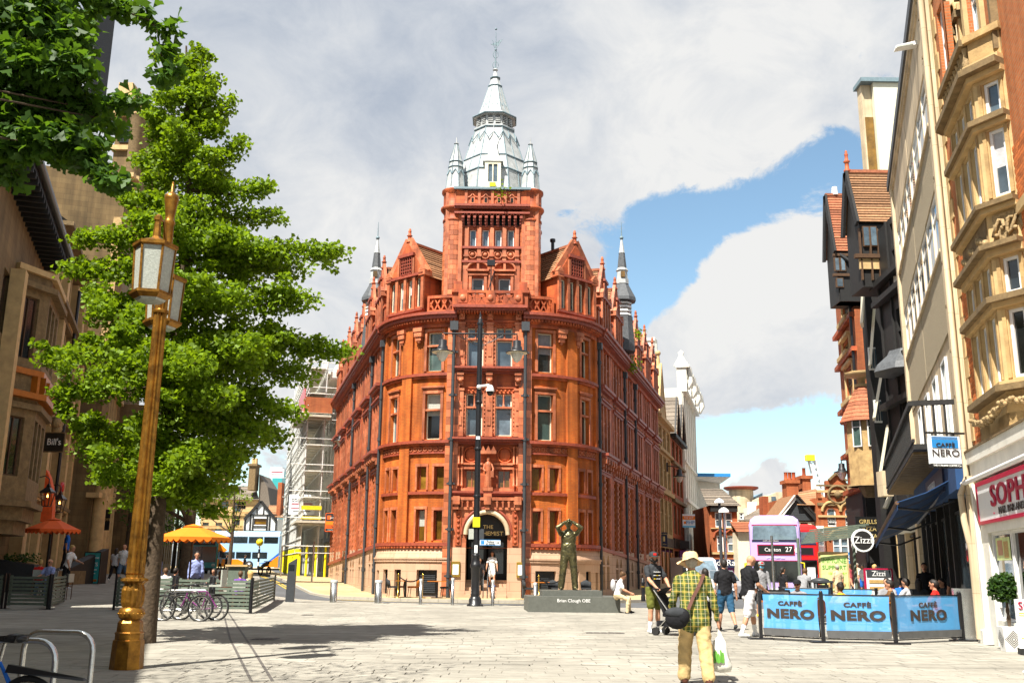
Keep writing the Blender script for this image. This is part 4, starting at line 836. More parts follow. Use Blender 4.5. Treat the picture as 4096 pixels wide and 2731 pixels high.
part('niche_canopy','terracotta_pink',lambda mb:([mb.prism([(SX-.38+.25*k,SY-.2,6.95),(SX-.13+.25*k,SY-.2,6.95),(SX-.255+.25*k,SY-.2,7.2)],(0,.45,0))for k in range(3)],mb.box(SX-.38,SX+.38,SY-.2,YF,6.82,6.95)))
for s_ in(-1,1):
 c=CX+s_*.82
 part('carved_shield','terracotta',lambda mb:(mb.ball((c,YF-.03,6.82),(.3,.1,.34),14),mb.tube([(c+.36*cos(q),YF-.06,6.82+.38*sin(q))for q in np.linspace(0,2*pi,17)[:-1]],.04,6,closed=True)))
 part('colonnette','terracotta_pink',lambda mb:[(mb.lathe([(.07,0),(.07,.08),(.05,.1),(.05,.75),(.075,.8),(.075,.86)],(CX+s_*(1.25+.17*q),YF-.14,z),8))for q in range(2)for z in(5.3,6.35)])
 part('window_surround','terracotta_pink',lambda mb:(TW.box(mb,X2(CX+s_*.78-.48),X2(CX+s_*.78+.48),0,.1,6.12,6.26),TW.box(mb,X2(CX+s_*.78-.5),X2(CX+s_*.78+.5),0,.14,5.05,5.2),TW.box(mb,X2(CX+s_*.78-.5),X2(CX+s_*.78+.5),0,.16,6.32,6.42)))
for u in(-.12,3.42):  # tall drainpipes either side of the entrance bay
 def dp(mb):
  x=TWX0+u;mb.tube([(x,YF-.5,.1),(x,YF-.5,13.4)],.085,8)
  for z in np.arange(1.0,13.4,2.15):mb.tube([(x,YF-.5,z),(x,YF-.5,z+.16)],.115,8);mb.box(x-.2,x+.2,YF-.5,YF-.35,z+.04,z+.12)
  mb.box(x-.2,x+.2,YF-.7,YF-.3,12.9,13.35)
 part('drainpipe','iron_grey',dp)
 # --- tower shaft with four round turrets
TY0,TY1=47.25,51.2;UX0,UX1=CX-1.95,CX+1.95;TU=Fac([(UX0,TY0),(UX1,TY0)]);ZZ=lambda py:at(1950,py,TY0).z
hw=[(1.95+d-.3,1.95+d+.3,ZZ(1176),ZZ(1112))for d in(-.68,.68)];hn=[(1.95+d-.165,1.95+d+.165,ZZ(985),ZZ(918))for d in(-.98,-.33,.33,.98)];hsl=[(1.95+d-.06,1.95+d+.06,ZZ(820),ZZ(802))for d in(-1.02,-.34,.34,1.02)]
part('tower_shaft','terracotta',lambda mb:(TU.wall(mb,0,3.9,13.4,20.65,hw+hn+hsl,.25),mb.box(UX0,UX1,TY1-.1,TY1,13.4,20.65),mb.box(UX0-.02,UX0+.1,TY0+.01,TY1-.1,13.4,20.65),mb.box(UX1-.1,UX1+.02,TY0+.01,TY1-.1,13.4,20.65)))
for h in hw:TU.win(*h,B,o=-.16,fr=.06,frame='white_paint',pane='pane_dark')
for h in hn:TU.win(*h,B,o=-.16,fr=.045,frame='white_paint',pane='pane_sky')
for h in hsl:TU.win(*h,B,o=-.2,fr=.02,frame='terracotta_dark',pane='pane_black',name='slot')
for d in(-.68,.68):
 c=1.95+d;z=ZZ(1112)
 part('window_pediment','terracotta_pink',lambda mb:(TU.box(mb,c-.5,c+.5,0,.12,z+.12,z+.22),TU.box(mb,c-.56,c+.56,0,.2,z+.32,z+.42),mb.tube([TU.P(c-.56*cos(q),.1,z+.42+.42*sin(q))for q in np.linspace(0,pi,11)],.07,6),TU.box(mb,c-.06,c+.06,0,.2,z+.42,z+.72),TU.box(mb,c-.46,c-.32,0,.08,z-.85,z+.12),TU.box(mb,c+.32,c+.46,0,.08,z-.85,z+.12)))
for c in(.62,1.95,3.28):part('pilaster','terracotta_pink',lambda mb:TU.box(mb,c-.13,c+.13,0,.1,14.2,ZZ(1048)))
zp0,zp1=ZZ(1045),ZZ(998)
part('tower_band','terracotta_dark',lambda mb:(TU.box(mb,0,3.9,0,.18,zp1,zp1+.12),TU.box(mb,0,3.9,0,.18,zp0-.12,zp0)))
for i in range(4):c=1.95-.98+.653*i;part('roundel','terracotta_pink',lambda mb:(mb.tube([TU.P(c+.2*cos(q),.05,(zp0+zp1)/2+.2*sin(q))for q in np.linspace(0,2*pi,13)[:-1]],.05,6,closed=True),mb.ball(TU.P(c,.04,(zp0+zp1)/2),.13,10)))
for i in range(5):c=1.95-1.3+.65*i;part('band_pier','terracotta_pink',lambda mb:(TU.box(mb,c-.1,c+.1,0,.14,zp0,zp1),TU.box(mb,c-.13,c+.13,0,.2,zp0+.2,zp0+.3)))
for i in range(5):c=1.95-1.3+.65*i;part('pilaster','terracotta_pink',lambda mb:TU.box(mb,c-.1,c+.1,0,.1,zp1+.12,ZZ(912)))
zc=ZZ(910)
part('corbel_table','terracotta_dark',lambda mb:([TU.box(mb,.38+q*.3,.52+q*.3,0,.1+.09*k,zc+.13*k,zc+.13*k+.13)for q in range(11)for k in range(4)],[TU.arch(mb,.52+q*.3,.68+q*.3,zc+.52,zc+.62,0,.40)for q in range(10)],TU.box(mb,0,3.9,0,.42,zc+.62,zc+.72)))
part('corbel_shade','shadow_void',lambda mb:TU.box(mb,.3,3.6,0,.015,zc+.1,zc+.62))  # dark sheet painted in for the shade between the corbels
zk=ZZ(846);part('tower_cornice','terracotta_dark',lambda mb:(TU.box(mb,0,3.9,0,.46,zk,zk+.1),TU.box(mb,0,3.9,0,.56,zk+.1,zk+.22)))
part('parapet',TCM,lambda mb:TU.box(mb,0,3.9,0,.32,zk+.22,20.52))
part('ogee_moulding','terracotta_pink',lambda mb:([mb.tube([TU.P(1.95-1.02+.68*i+x,.34,zk+z)for x,z in((-.28,.62),(-.14,.66),(-.05,.76),(0,.88),(.05,.76),(.14,.66),(.28,.62))],.045,6)for i in range(4)],[TU.box(mb,1.95-1.36+.68*i-.07,1.95-1.36+.68*i+.07,.32,.40,zk+.25,20.5)for i in range(5)],[TU.box(mb,h[0]-.05,h[1]+.05,.30,.36,h[2]-.05,h[3]+.05)for h in hsl]))
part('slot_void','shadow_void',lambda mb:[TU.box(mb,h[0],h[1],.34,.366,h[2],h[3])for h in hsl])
part('tower_coping','lead_roll',lambda mb:mb.box(UX0-.05,UX1+.05,TY0-.5,TY1+.1,20.56,20.68))
rr=.56;zy=lambda py:at(1975,py,48).z
def turret(x,y,front):
 part('turret','terracotta_pink' if not front else 'terracotta',lambda mb:mb.lathe([(rr-.015,13.5),(rr-.015,18.9),(rr+.06,18.95),(rr+.06,19.05),(rr,19.1),(rr,19.4),(rr+.10,zk),(rr+.18,zk+.1),(rr+.18,zk+.2),(rr+.04,zk+.26),(rr+.04,20.45),(rr+.14,20.55),(rr+.14,20.68)],(x,y,0),20))
 part('turret_rib','terracotta_pink',lambda mb:[mb.box(x+rr*sin(a)-.09,x+rr*sin(a)+.09,y-rr*cos(a)-.08,y-rr*cos(a)+.12,14.9,20.45)for a in(R(-38),R(38))]if front else mb.box(x-.05,x+.05,y-.1,y+.1,14,15))
 prof=[(rr+.08,20.68),(.53,20.80),(.44,zy(714)),(.38,zy(690)),(.40,zy(688)),(.33,zy(668)),(.36,zy(666)),(.08,zy(594)),(.14,zy(592)),(.08,zy(589)),(.03,zy(588)),(.02,zy(566))]
 part('turret_roof','lead_grey',lambda mb:(mb.lathe(prof,(x,y,0),8,0,False,pi/8)))
 part('lead_roll','lead_roll',lambda mb:([mb.tube([(x+r_*1.0*cos(pi/8+k*pi/4),y+r_*sin(pi/8+k*pi/4),z_)for r_,z_ in prof[1:8]],.022,5)for k in range(8)],[mb.tube([(x+r_*1.02*cos(pi/8+k*pi/4),y+r_*1.02*sin(pi/8+k*pi/4),z_)for k in range(8)],.03,5,closed=True)for r_,z_ in((.40,zy(689)),(.36,zy(667)))],[mb.bar((x+.48*cos(pi/8+k*pi/4),y+.48*sin(pi/8+k*pi/4),zy(722)),(x+.40*cos(pi/4+k*pi/4),y+.40*sin(pi/4+k*pi/4),zy(702)),.04,.05)for k in range(8)],[mb.bar((x+.48*cos(pi/8+k*pi/4),y+.48*sin(pi/8+k*pi/4),zy(722)),(x+.40*cos(k*pi/4),y+.40*sin(k*pi/4),zy(702)),.04,.05)for k in range(8)]))
 if front:
  nb_=0
  for r_ in range(15):
   for k in range(6):
    a=R(-90+36*k+(18 if r_%2 else 0))
    if abs(a)>R(95):continue
    m_=MB();z=14.95+r_*.265;h_=.25;b0,b1=a-R(17.5),a+R(17.5);ro=rr+.012+random.random()*.012;P3=lambda q,r,zz:(x+r*sin(q),y-r*cos(q),zz)
    m_.add([P3(b0,rr-.05,z),P3(b0,ro,z),P3(a,ro,z),P3(b1,ro,z),P3(b1,rr-.05,z),P3(b0,rr-.05,z+h_),P3(b0,ro,z+h_),P3(a,ro,z+h_),P3(b1,ro,z+h_),P3(b1,rr-.05,z+h_)],[(0,1,6,5),(1,2,7,6),(2,3,8,7),(3,4,9,8),(5,6,7,8,9),(4,3,2,1,0)]);m_.make('block','terracotta_block',B)
turret(CX-1.97,47.55,True);turret(CX+1.97,47.55,True);turret(CX-1.97,TY1-.3,False);turret(CX+1.97,TY1-.3,False)
# --- leaded spire with louvred lantern
SC=(CX,49.2,0)
sp=[(2.2,20.66),(2.02,zy(690)),(1.72,zy(628)),(1.30,zy(538)),(1.12,zy(500))]
ROT=pi/8
part('spire_lower','lead_grey',lambda mb:mb.lathe(sp,SC,8,0,False,ROT))
zl0,zl1=zy(498),zy(446)
part('lantern','lead_grey',lambda mb:mb.lathe([(1.20,zl0),(1.20,zl0+.10),(1.06,zl0+.11),(1.06,zl1-.08),(1.24,zl1-.07),(1.24,zl1+.02)],SC,8,0,False,ROT))
su=[(1.24,zl1+.02),(.93,zy(428)),(.72,zy(385)),(.38,zy(310)),(.40,zy(308)),(.36,zy(305)),(.22,zy(274)),(.24,zy(272)),(.17,zy(268)),(.07,zy(242)),(.16,zy(238)),(.07,zy(232))]
part('spire_upper','lead_grey',lambda mb:mb.lathe(su,SC,8,0,False,ROT))
def sP(r,a,z):return(SC[0]+r*cos(a),SC[1]+r*sin(a),z)
def rolls(mb):
 for k in range(8):
  a=ROT+k*pi/4;a2=a+pi/8;f=cos(pi/8)
  mb.tube([sP(r,a,z)for r,z in sp],.035,6);mb.tube([sP(r,a,z)for r,z in su[1:4]],.025,6)
  mb.tube([sP(r*f,a2,z)for r,z in sp],.03,6);mb.tube([sP(r*f,a2,z)for r,z in su[1:4]],.02,6)
 for r,z in((2.02,zy(690)),(1.72,zy(628)),(1.14,zl0+.0),(1.25,zl1),(.37,zy(308)),(.24,zy(272))):mb.tube([sP(r+.02,ROT+k*pi/4,z)for k in range(8)],.045,6,closed=True)
 def zig(r0,z0,r1,z1):
  for k in range(16):
   f0=1 if k%2==0 else cos(pi/8)
   for d in(-1,1):a0=ROT+k*pi/8;a1=a0+d*pi/16;mb.tube([sP(r0*f0+.02,a0,z0),sP(r1*.96+.02,a1,z1)],.03,5)
 zig(1.26,zy(522),1.46,zy(555));zig(.66,zy(384),.76,zy(402))
part('lead_roll','lead_roll',rolls)
for k in range(8):
 a=ROT+pi/8+k*pi/4;t_=Vector((-sin(a),cos(a),0));n_=Vector((cos(a),sin(a),0));c0=Vector(SC)+n_*1.06*cos(pi/8)
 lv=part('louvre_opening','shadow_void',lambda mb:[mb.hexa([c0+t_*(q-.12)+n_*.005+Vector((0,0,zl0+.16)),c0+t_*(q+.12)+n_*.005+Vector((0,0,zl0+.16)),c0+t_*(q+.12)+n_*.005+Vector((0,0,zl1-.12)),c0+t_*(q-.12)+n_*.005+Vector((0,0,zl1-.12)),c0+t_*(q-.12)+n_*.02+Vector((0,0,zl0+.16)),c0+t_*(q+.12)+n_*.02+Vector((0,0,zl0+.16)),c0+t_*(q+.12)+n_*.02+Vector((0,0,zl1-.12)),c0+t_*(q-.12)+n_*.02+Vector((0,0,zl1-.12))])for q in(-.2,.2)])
 if k in(4,5,6):
  for q in(-.2,.2):
   for j in range(4):mb=MB();z=zl0+.24+j*(zl1-zl0-.4)/3.6;mb.bar(c0+t_*(q-.13)+n_*.04+Vector((0,0,z)),c0+t_*(q+.13)+n_*.04+Vector((0,0,z)),.07,.04);mb.make('slat','lead_grey',lv)
   # lucarne window at the foot of the spire
lu=part('lucarne','cream_paint',lambda mb:(mb.box(CX-.42,CX-.24,46.95,48.4,20.68,22.2),mb.box(CX+.24,CX+.42,46.95,48.4,20.68,22.2),mb.box(CX-.24,CX+.24,46.95,48.4,22.05,22.2),mb.box(CX-.24,CX+.24,46.95,48.4,20.68,21.05),mb.box(CX-.03,CX+.03,46.96,47.0,21.05,22.05)))
part('lucarne_pane','pane_sky',lambda mb:mb.box(CX-.24,CX+.24,47.02,47.05,21.05,22.05),lu)
part('lucarne_roof','lead_grey',lambda mb:(mb.lathe([(.78,22.2),(.42,22.6),(.16,23.5),(.03,24.0),(.02,24.5)],(CX,47.45,0),4,0,False,pi/4)),B)
part('alarm_box','yellow_sign',lambda mb:mb.box(CX-.15,CX+.15,46.8,46.95,20.75,20.95))
# wrought finial with weather vane
def vane(mb):
 z0=zy(240);zt=zy(82);mb.tube([sP(0,0,z0-.2),sP(0,0,zt)],[.05,.015],6)
 for z,r in((z0+.35,.16),(z0+1.0,.14)):mb.tube([sP(r*1.0*cos(q),0,z+.22*sin(q))if True else 0 for q in np.linspace(0,2*pi,13)[:-1]],.02,5,closed=True)
 for s_ in(-1,1):mb.tube([sP(0,0,z0+1.35),sP(.16*s_,0,z0+1.6),sP(.12*s_,0,z0+1.75),sP(.2*s_,0,z0+1.9)],.018,5)
 mb.ball(sP(0,0,z0+1.3),.07,8);mb.ball(sP(0,0,z0+2.6),.07,8)
 zv=z0+(zt-z0)*.68;mb.prism([(SC[0]-.3,SC[1],zv),(SC[0]+.12,SC[1],zv-.1),(SC[0]+.4,SC[1]-.02,zv+.32),(SC[0]+.1,SC[1],zv+.16)],(0,.02,0))
part('weather_vane','lead_roll',vane)
# slender ventilator spirelets on the side roofs
def spirelet(px,y):
 c=at(px,1200,y);x=c.x;q=lambda py:at(px,py,y).z
 part('ventilator','slate_dark',lambda mb:(mb.lathe([(.76,14.5),(.63,q(1290)),(.63,q(1270))],(x,y,0),8,0,False,ROT),mb.lathe([(.86,q(1208)),(.84,q(1195)),(.41,q(1142)),(.40,q(1138))],(x,y,0),8,0,False,ROT)))
 for i in range(4):part('louvre_board','white_paint',lambda mb:mb.lathe([(.49,q(1262-15*i)),(.59,q(1266-15*i)),(.57,q(1258-15*i))],(x,y,0),8,0,False,ROT))
 part('ventilator_lantern','lead_grey',lambda mb:(mb.lathe([(.42,q(1138)),(.41,q(1118)),(.36,q(1118)),(.33,q(1085)),(.40,q(1084)),(.29,q(1073))],(x,y,0),8,0,False,ROT)))
 part('ventilator_roof','slate_dark',lambda mb:(mb.lathe([(.30,q(1073)),(.20,q(1015)),(.22,q(1014))],(x,y,0),8,0,False,ROT)))
 part('ventilator_spire','lead_grey',lambda mb:mb.lathe([(.20,q(1015)),(.05,q(955)),(.08,q(950)),(.03,q(948))],(x,y,0),8,0,False,ROT));part('ventilator_rod','lead_roll',lambda mb:(mb.tube([(x,y,q(950)),(x,y,q(888))],[.04,.012],6),mb.ball((x,y,q(952)),.13,8)))
 part('ventilator_window','pane_amber',lambda mb:mb.box(x-.13,x+.13,y-.44,y-.34,q(1115),q(1092)))
spirelet(1500,58);spirelet(2490,58)
part('vent_pipe','iron_black',lambda mb:(mb.tube([(2.15,49.6,16),(2.15,49.6,18.75)],.09,8),mb.tube([(2.15,49.6,18.7),(2.15,49.6,18.85)],.15,8)))
part('floodlight','iron_black',lambda mb:(mb.box(CX-.2,CX+.2,46.5,46.8,16.35,16.65),mb.tube([(CX,46.6,16.35),(CX,46.6,14.6)],.03,6),mb.tube([(CX-.15,46.6,15.0),(CX+.18,46.6,16.1)],.025,6)))
for u in(.22,3.28):part('menu_case','brass',lambda mb:PW.box(mb,u-.2,u+.2,.02,.1,1.05,1.75));part('menu_sheet','white_paint',lambda mb:PW.box(mb,u-.14,u+.14,.1,.112,1.15,1.62))
# ------------------------------------------------------------------ right hand side of the square
def bparts(Bo):
 def prt(name,m,fn,par=None):mb=MB();fn(mb);return mb.make(name,m,par or Bo)
 return prt
 # --- brick and stone corner house with the nail bar
R1=Fac([(10.72,23.0),(7.98,12.0)]);RB=thing('brick_and_stone_house','orange brick house with carved buff stone bay window above the white nail bar front','building',(10,20,0),world=True);P=bparts(RB)
O=-.5
hs=[(1.75,2.2,12.6,15.2)]
brick('brick_right',(.50,.13,.03),(.60,.18,.05),(.42,.24,.12),.24,.08,.01)
P('wall','brick_right',lambda mb:(R1.wall(mb,1.15,2.5,4.3,17.5,[(1.75,2.3,12.7,14.9)],.2,-.1),R1.wall(mb,2.5,4.9,11.9,17.5,[(3.0,4.2,12.9,15.2)],.25,O),R1.wall(mb,5.1,11.3,4.3,17.5,[],.2,O),R1.wall(mb,4.9,5.1,11.9,17.5,[],.2,O)))
for i in range(27):  # long and short stone quoins at the far corner
 w=.42 if i%2 else .24;P('quoin','stone_buff',lambda mb:R1.box(mb,1.15,1.15+w,-.3,-.07,4.4+i*.48,4.86+i*.48))
R1.win(1.75,2.3,12.7,14.9,RB,o=-.2,frame='white_paint',mull=(.5,),trans=(.6,));R1.win(3.0,4.2,12.9,15.2,RB,o=O-.12,frame='white_paint',pane='pane_sky',mull=(.5,),trans=(.6,))
for a,b,z in((3.0,4.2,15.2),(1.75,2.3,14.9)):
 P('arch_moulding','stone_buff',lambda mb:mb.tube([R1.P((a+b)/2-(b-a)*.6*cos(q),O+.05,z-.3+(b-a)*.55*sin(q))for q in np.linspace(0,pi,11)],.1,6));P('window_jamb','stone_buff',lambda mb:R1.box(mb,a-.2,a,O,O+.1,z-2.3,z-.2));P('window_jamb','stone_buff',lambda mb:R1.box(mb,b,b+.2,O,O+.1,z-2.3,z-.2));P('impost','stone_dirty',lambda mb:R1.box(mb,a-.28,a+.02,O,O+.2,z-.6,z-.42));P('impost','stone_dirty',lambda mb:R1.box(mb,b-.02,b+.28,O,O+.2,z-.6,z-.42))
 # bricks near enough to tell apart, laid on the wall beside the bay
bm_=MB();bm_.box(-.112,.112,-.03,.012,-.034,.034);t_=bm_.make('brick','brick_right');bme=t_.data;bpy.data.objects.remove(t_)
mat('brick_face',(.54,.15,.035),.85,.2,9,.3,40,rnd=.32);bme.materials.clear();bme.materials.append(MATS['brick_face'])
nbk=0
for r_ in range(150):
 z=6.4+r_*.078
 for q in range(12):
  u=5.36+q*.235+(.117 if r_%2 else 0);pj=R1.P(u,O,z);dd=pj-cam_p;zz=dd.dot(cam_f);px=2048+FOC*dd.dot(cam_r)/zz;py=1365-FOC*dd.dot(cam_u)/zz
  if px>4130 or py<-30 or py>1500 or nbk>=240:continue
  d_,n_=R1.dirs(u);place('brick',bme,RB,basis(pj,d_,-n_));nbk+=1
 if nbk<298:
  for q in range(3):
   u=1.72+q*.235+(.117 if r_%2 else 0)
   if z<10.5 and u<2.3 and nbk<298:pj=R1.P(u,-.1,z-1.9);d_,n_=R1.dirs(u);place('brick',bme,RB,basis(pj,d_,-n_));nbk+=1
   # stone bay: far cant, front, near cant
q0,q1,q2,q3=R1.P(2.3,-.12,0),R1.P(2.42,0,0),R1.P(4.85,0,0),R1.P(5.35,O,0)
BF=Fac([(q1.x,q1.y),(q2.x,q2.y)]);BN=Fac([(q2.x,q2.y),(q3.x,q3.y)]);BA=Fac([(q0.x,q0.y),(q1.x,q1.y),(q2.x,q2.y),(q3.x,q3.y)])
def lights(F,n,z0,z1,e=.16,pn='pane_dark',open_=None):
 w=(F.L-e)/n;return[(e*.6+i*w+.10,e*.6+(i+1)*w-.10,z0,z1)for i in range(n)]
rows_=[(5.15,6.5),(6.82,7.55),(8.82,10.25),(10.55,11.3)]
for F,n in((BF,3),(BN,1)):
 hs=[h for z0,z1 in rows_ for h in lights(F,n,z0,z1)]
 P('bay_wall','stone_buff',lambda mb:F.wall(mb,0,F.L,4.3,11.5,hs,.14))
 for i,h in enumerate(hs):F.win(*h,RB,o=-.08,fr=.06,frame='white_paint',pane=('pane_green' if i%3==2 else 'pane_dark')if h[2]<8 else 'pane_sky')
 if n==1:
  for z0,z1,t in((5.2,7.5,.5),):P('curtain','cloth_olive',lambda mb:[F.box(mb,hs[0][0]+.2+i*.16,hs[0][0]+.28+i*.16,-.30,-.26,z0,z1)for i in range(7)])
 for i,h in enumerate(hs):P('window_mullion','stone_yellow',lambda mb:F.box(mb,h[0]-.10,h[0]-.02,0,.03,h[2],h[3]));P('window_mullion','stone_yellow',lambda mb:F.box(mb,h[1]+.02,h[1]+.10,0,.03,h[2],h[3]))
for z,h,o,m in((4.9,.12,.22,'stone_dirty'),(5.02,.08,.12,'stone_buff'),(6.56,.1,.10,'stone_buff'),(6.66,.12,.22,'stone_dirty'),(7.6,.14,.10,'stone_buff'),(7.74,.1,.26,'stone_dirty'),(8.6,.1,.24,'stone_dirty'),(8.5,.1,.14,'stone_buff'),(10.3,.1,.12,'stone_buff'),(10.4,.12,.22,'stone_dirty'),(11.4,.12,.14,'stone_buff'),(11.52,.14,.32,'stone_dirty'),(11.66,.1,.2,'stone_buff')):
 P('moulding',m,lambda mb:BA.box(mb,0,BA.L,-.3,o,z,z+h))
P('carved_panel','stone_carved',lambda mb:[BN.box(mb,.12,BN.L-.12,0,.03,7.9,8.45)]+[mb.tube([BN.P(.25+i*.3+.12*cos(q),.07,8.15+.17*sin(q*1.5+i))for q in np.linspace(0,5,9)],.04,5)for i in range(5)]+[mb.ball(BN.P(.2+i*.13,.06,8.0+.34*((i*7)%5)/5),.05,6)for i in range(12)])
P('carved_panel','stone_carved',lambda mb:[mb.ball(BF.P(.15+i*.18,.05,7.95+.3*((i*3)%4)/4),(.08,.08,.09),6)for i in range(13)])
P('bay_panel','stone_dirty',lambda mb:BF.box(mb,.1,BF.L-.1,0,.02,7.86,8.48))
P('bay_soffit','stone_yellow',lambda mb:BA.box(mb,0,BA.L,-1.0,.0,4.2,4.5))
gar=MB()
for i in range(120):
 u=.3+i*(BA.L-.5)/120;gar.ball(BA.P(u,.10+.1*random.random(),4.78-.10*random.random()-.24*abs(sin(u*1.1))),(.055,.055,.05),5)
gar.make('carved_garland','stone_carved',RB)
P('balcony','stone_yellow',lambda mb:(BN.box(mb,0,BN.L,-.1,.05,11.76,12.3),BN.box(mb,-.05,BN.L+.05,-.15,.15,12.3,12.45)));P('baluster','stone_carved',lambda mb:[mb.lathe([(.06,0),(.09,.15),(.05,.35),(.08,.5)],BF.P(.15+i*.24,.05,11.78),8)for i in range(10)]);P('balcony_rail','stone_dirty',lambda mb:BF.box(mb,0,BF.L,-.1,.2,12.3,12.45))
# white shop front below
SF=R1;P('shop_pilaster','white_wall',lambda mb:(SF.box(mb,1.28,1.62,-.4,.12,0,3.4),SF.box(mb,1.2,1.72,-.4,.2,0,.3)))
P('shop_pilaster','white_wall',lambda mb:SF.box(mb,1.66,2.25,-.4,.02,0,2.5));P('shop_canopy','white_wall',lambda mb:(SF.box(mb,1.25,11,-.5,.12,3.86,4.12),SF.box(mb,1.3,11,-.5,.06,3.55,3.86)));P('canopy_flashing','stone_dirty',lambda mb:SF.box(mb,1.22,11,.0,.15,4.12,4.16))
P('awning_roller','white_paint',lambda mb:mb.tube([SF.P(1.1,.2,3.45),SF.P(11,.2,3.5)],.055,8));P('shop_stall_riser','white_wall',lambda mb:SF.box(mb,2.25,11,-.3,0,0,.55));P('shop_transom','white_wall',lambda mb:SF.box(mb,2.25,11,-.2,.06,2.32,2.5))
SF.win(2.3,3.9,.55,2.32,RB,o=-.06,fr=.06,frame='white_paint',pane='pane_sky',name='shop_window');SF.win(3.95,6.5,.2,2.32,RB,o=-.06,fr=.06,frame='white_paint',pane='pane_dark',name='shop_window')
P('window_poster','poster_green',lambda mb:SF.box(mb,2.55,3.7,-.055,-.05,1.75,2.2));P('window_poster','skin',lambda mb:SF.box(mb,2.7,3.1,-.05,-.045,1.85,2.15));P('window_poster','hair_blond',lambda mb:SF.box(mb,3.2,3.55,-.05,-.045,1.8,2.12));P('window_sticker','sign_white',lambda mb:SF.box(mb,2.35,2.55,-.05,-.045,.8,1.4))
sgn=P('shop_sign','sign_white',lambda mb:SF.box(mb,1.9,8,0,.08,2.56,3.34));P('sign_border','crimson',lambda mb:(SF.box(mb,1.84,1.93,0,.10,2.5,3.4),SF.box(mb,1.93,8,0,.10,3.31,3.4),SF.box(mb,1.93,8,0,.10,2.5,2.57)),sgn)
d_,n_=R1.dirs(4)
text('SOPHIE',.60,'crimson',sgn,R1.P(3.15,.10,3.0),d_,(0,0,1),.012,'LEFT',sx=1.75,space=1.08,fat=.008);text('NAIL BAR AND BEAUTY',.2,'sign_black',sgn,R1.P(3.75,.10,2.70),d_,(0,0,1),.008,'LEFT',sx=1.45);text('.',.3,'crimson',sgn,R1.P(3.35,.1,2.75),d_,(0,0,1),.008)
P('drainpipe','concrete_cream',lambda mb:(mb.tube([R1.P(1.22,.12,17),R1.P(1.22,.12,3.6),R1.P(1.3,.3,3.2),R1.P(1.42,.3,2.6),R1.P(1.36,.2,2.0),R1.P(1.36,.2,.1)],.07,8)))
P('shop_interior','pane_black',lambda mb:SF.box(mb,2.3,11,-1.5,-1.4,0,2.5));P('back_wall','brick_dark',lambda mb:R1.box(mb,1.2,11.3,-6,-.95,2.6,17.4));P('side_return','stone_buff',lambda mb:R1.box(mb,1.0,1.25,-1.0,-.7,0,17.4))
P('sill_course','stone_buff',lambda mb:R1.box(mb,5.3,11.3,O,O+.1,8.3,8.5))
P('weathered_buttress','stone_dirty',lambda mb:R1.box(mb,5.2,5.36,O,O+.15,11.9,17.4))
wl=thing('wall_floodlight','white wall floodlight on a bracket high on the cream concrete building','floodlight',at(3630,190,24));wl.rotation_euler=(0,0,R(-8))
mb=MB();mb.hexa([(-.34,-.12,-.06),(.34,-.12,.03),(.34,.12,.03),(-.34,.12,-.06),(-.32,-.1,.02),(.34,-.1,.16),(.34,.1,.16),(-.32,.1,.02)]);mb.make('housing','white_paint',wl);mb=MB();mb.hexa([(-.32,-.128,-.05),(.12,-.128,.015),(.12,-.12,.015),(-.32,-.12,-.05),(-.31,-.12,.0),(.12,-.12,.08),(.12,-.11,.08),(-.31,-.11,.0)]);mb.make('lens','lantern_glass',wl);mb=MB();mb.tube([(.3,0,.08),(.55,0,.05),(.55,0,-.3)],.03,6);mb.make('bracket','iron_grey',wl)
# --- cream concrete block with cafe below
R2=Fac([(15.17,36.2),(10.38,21.9)]);RC=thing('concrete_block','cream concrete office block with ribbon windows and pebbledash panels above the blue cafe awning','building',(13,29,0),world=True);P=bparts(RC);L2=R2.L
P('pilaster','concrete_cream',lambda mb:R2.box(mb,L2-1.0,L2-.05,-.4,.03,3.6,16.4));P('pilaster','concrete_cream',lambda mb:R2.box(mb,0,.6,-.4,.08,3.6,16.4));P('pilaster','concrete_cream',lambda mb:R2.box(mb,L2-.36,L2-.12,.03,.08,3.6,16.4))
for i in range(11):P('panel_joint','stone_dirty',lambda mb:R2.box(mb,L2-1.0,L2-.36,.02,.034,4.5+i*1.1,4.515+i*1.1));P('drain_bracket','stone_dirty',lambda mb:R2.box(mb,L2-.5,L2-.4,.03,.09,4.4+i*1.1,4.46+i*1.1))
mb=MB();
for z0,z1 in((12.75,14.4),(9.35,11.1)):
 for i in range(8):
  a=.75+i*(L2-1.9)/8;R2.win(a,a+(L2-1.9)/8-.06,z0,z1,RC,o=-.06,fr=.05,th=.03,trans=(.7,),frame='white_paint',pane='pane_sky');P('window_mullion','concrete_cream',lambda mb:R2.box(mb,a-.06,a,-.2,-.03,z0,z1))
for z0,z1,m in((14.4,16.2,'concrete_cream'),(11.1,12.75,'pebbledash'),(7.3,9.35,'pebbledash')):
 for i in range(4):a=.65+i*(L2-1.7)/4;P('wall_panel',m,lambda mb:R2.box(mb,a,a+(L2-1.7)/4-.04,-.3,-.02+.01*(i%2),z0,z1))
 P('panel_sill','concrete_cream',lambda mb:R2.box(mb,.6,L2-1,-.1,.05,z1-.06,z1+.02))
P('roof_fascia','iron_grey',lambda mb:R2.box(mb,-.2,L2+.1,-1.0,.16,16.4,16.75));P('roof_soffit','concrete_cream',lambda mb:R2.box(mb,-.1,L2,-1.0,.1,16.25,16.4));P('building_core','concrete_cream',lambda mb:R2.box(mb,.1,L2-.1,-8,-.35,3.6,16.3))
P('balcony_recess','concrete_cream',lambda mb:R2.box(mb,.6,L2-1,-.32,-.06,3.5,7.3))
for a in(3.4,6.2,9.0,11.6):R2.win(a,a+1.1,4.9,6.9,RC,o=.0,fr=.06,frame='white_paint',pane='pane_green')
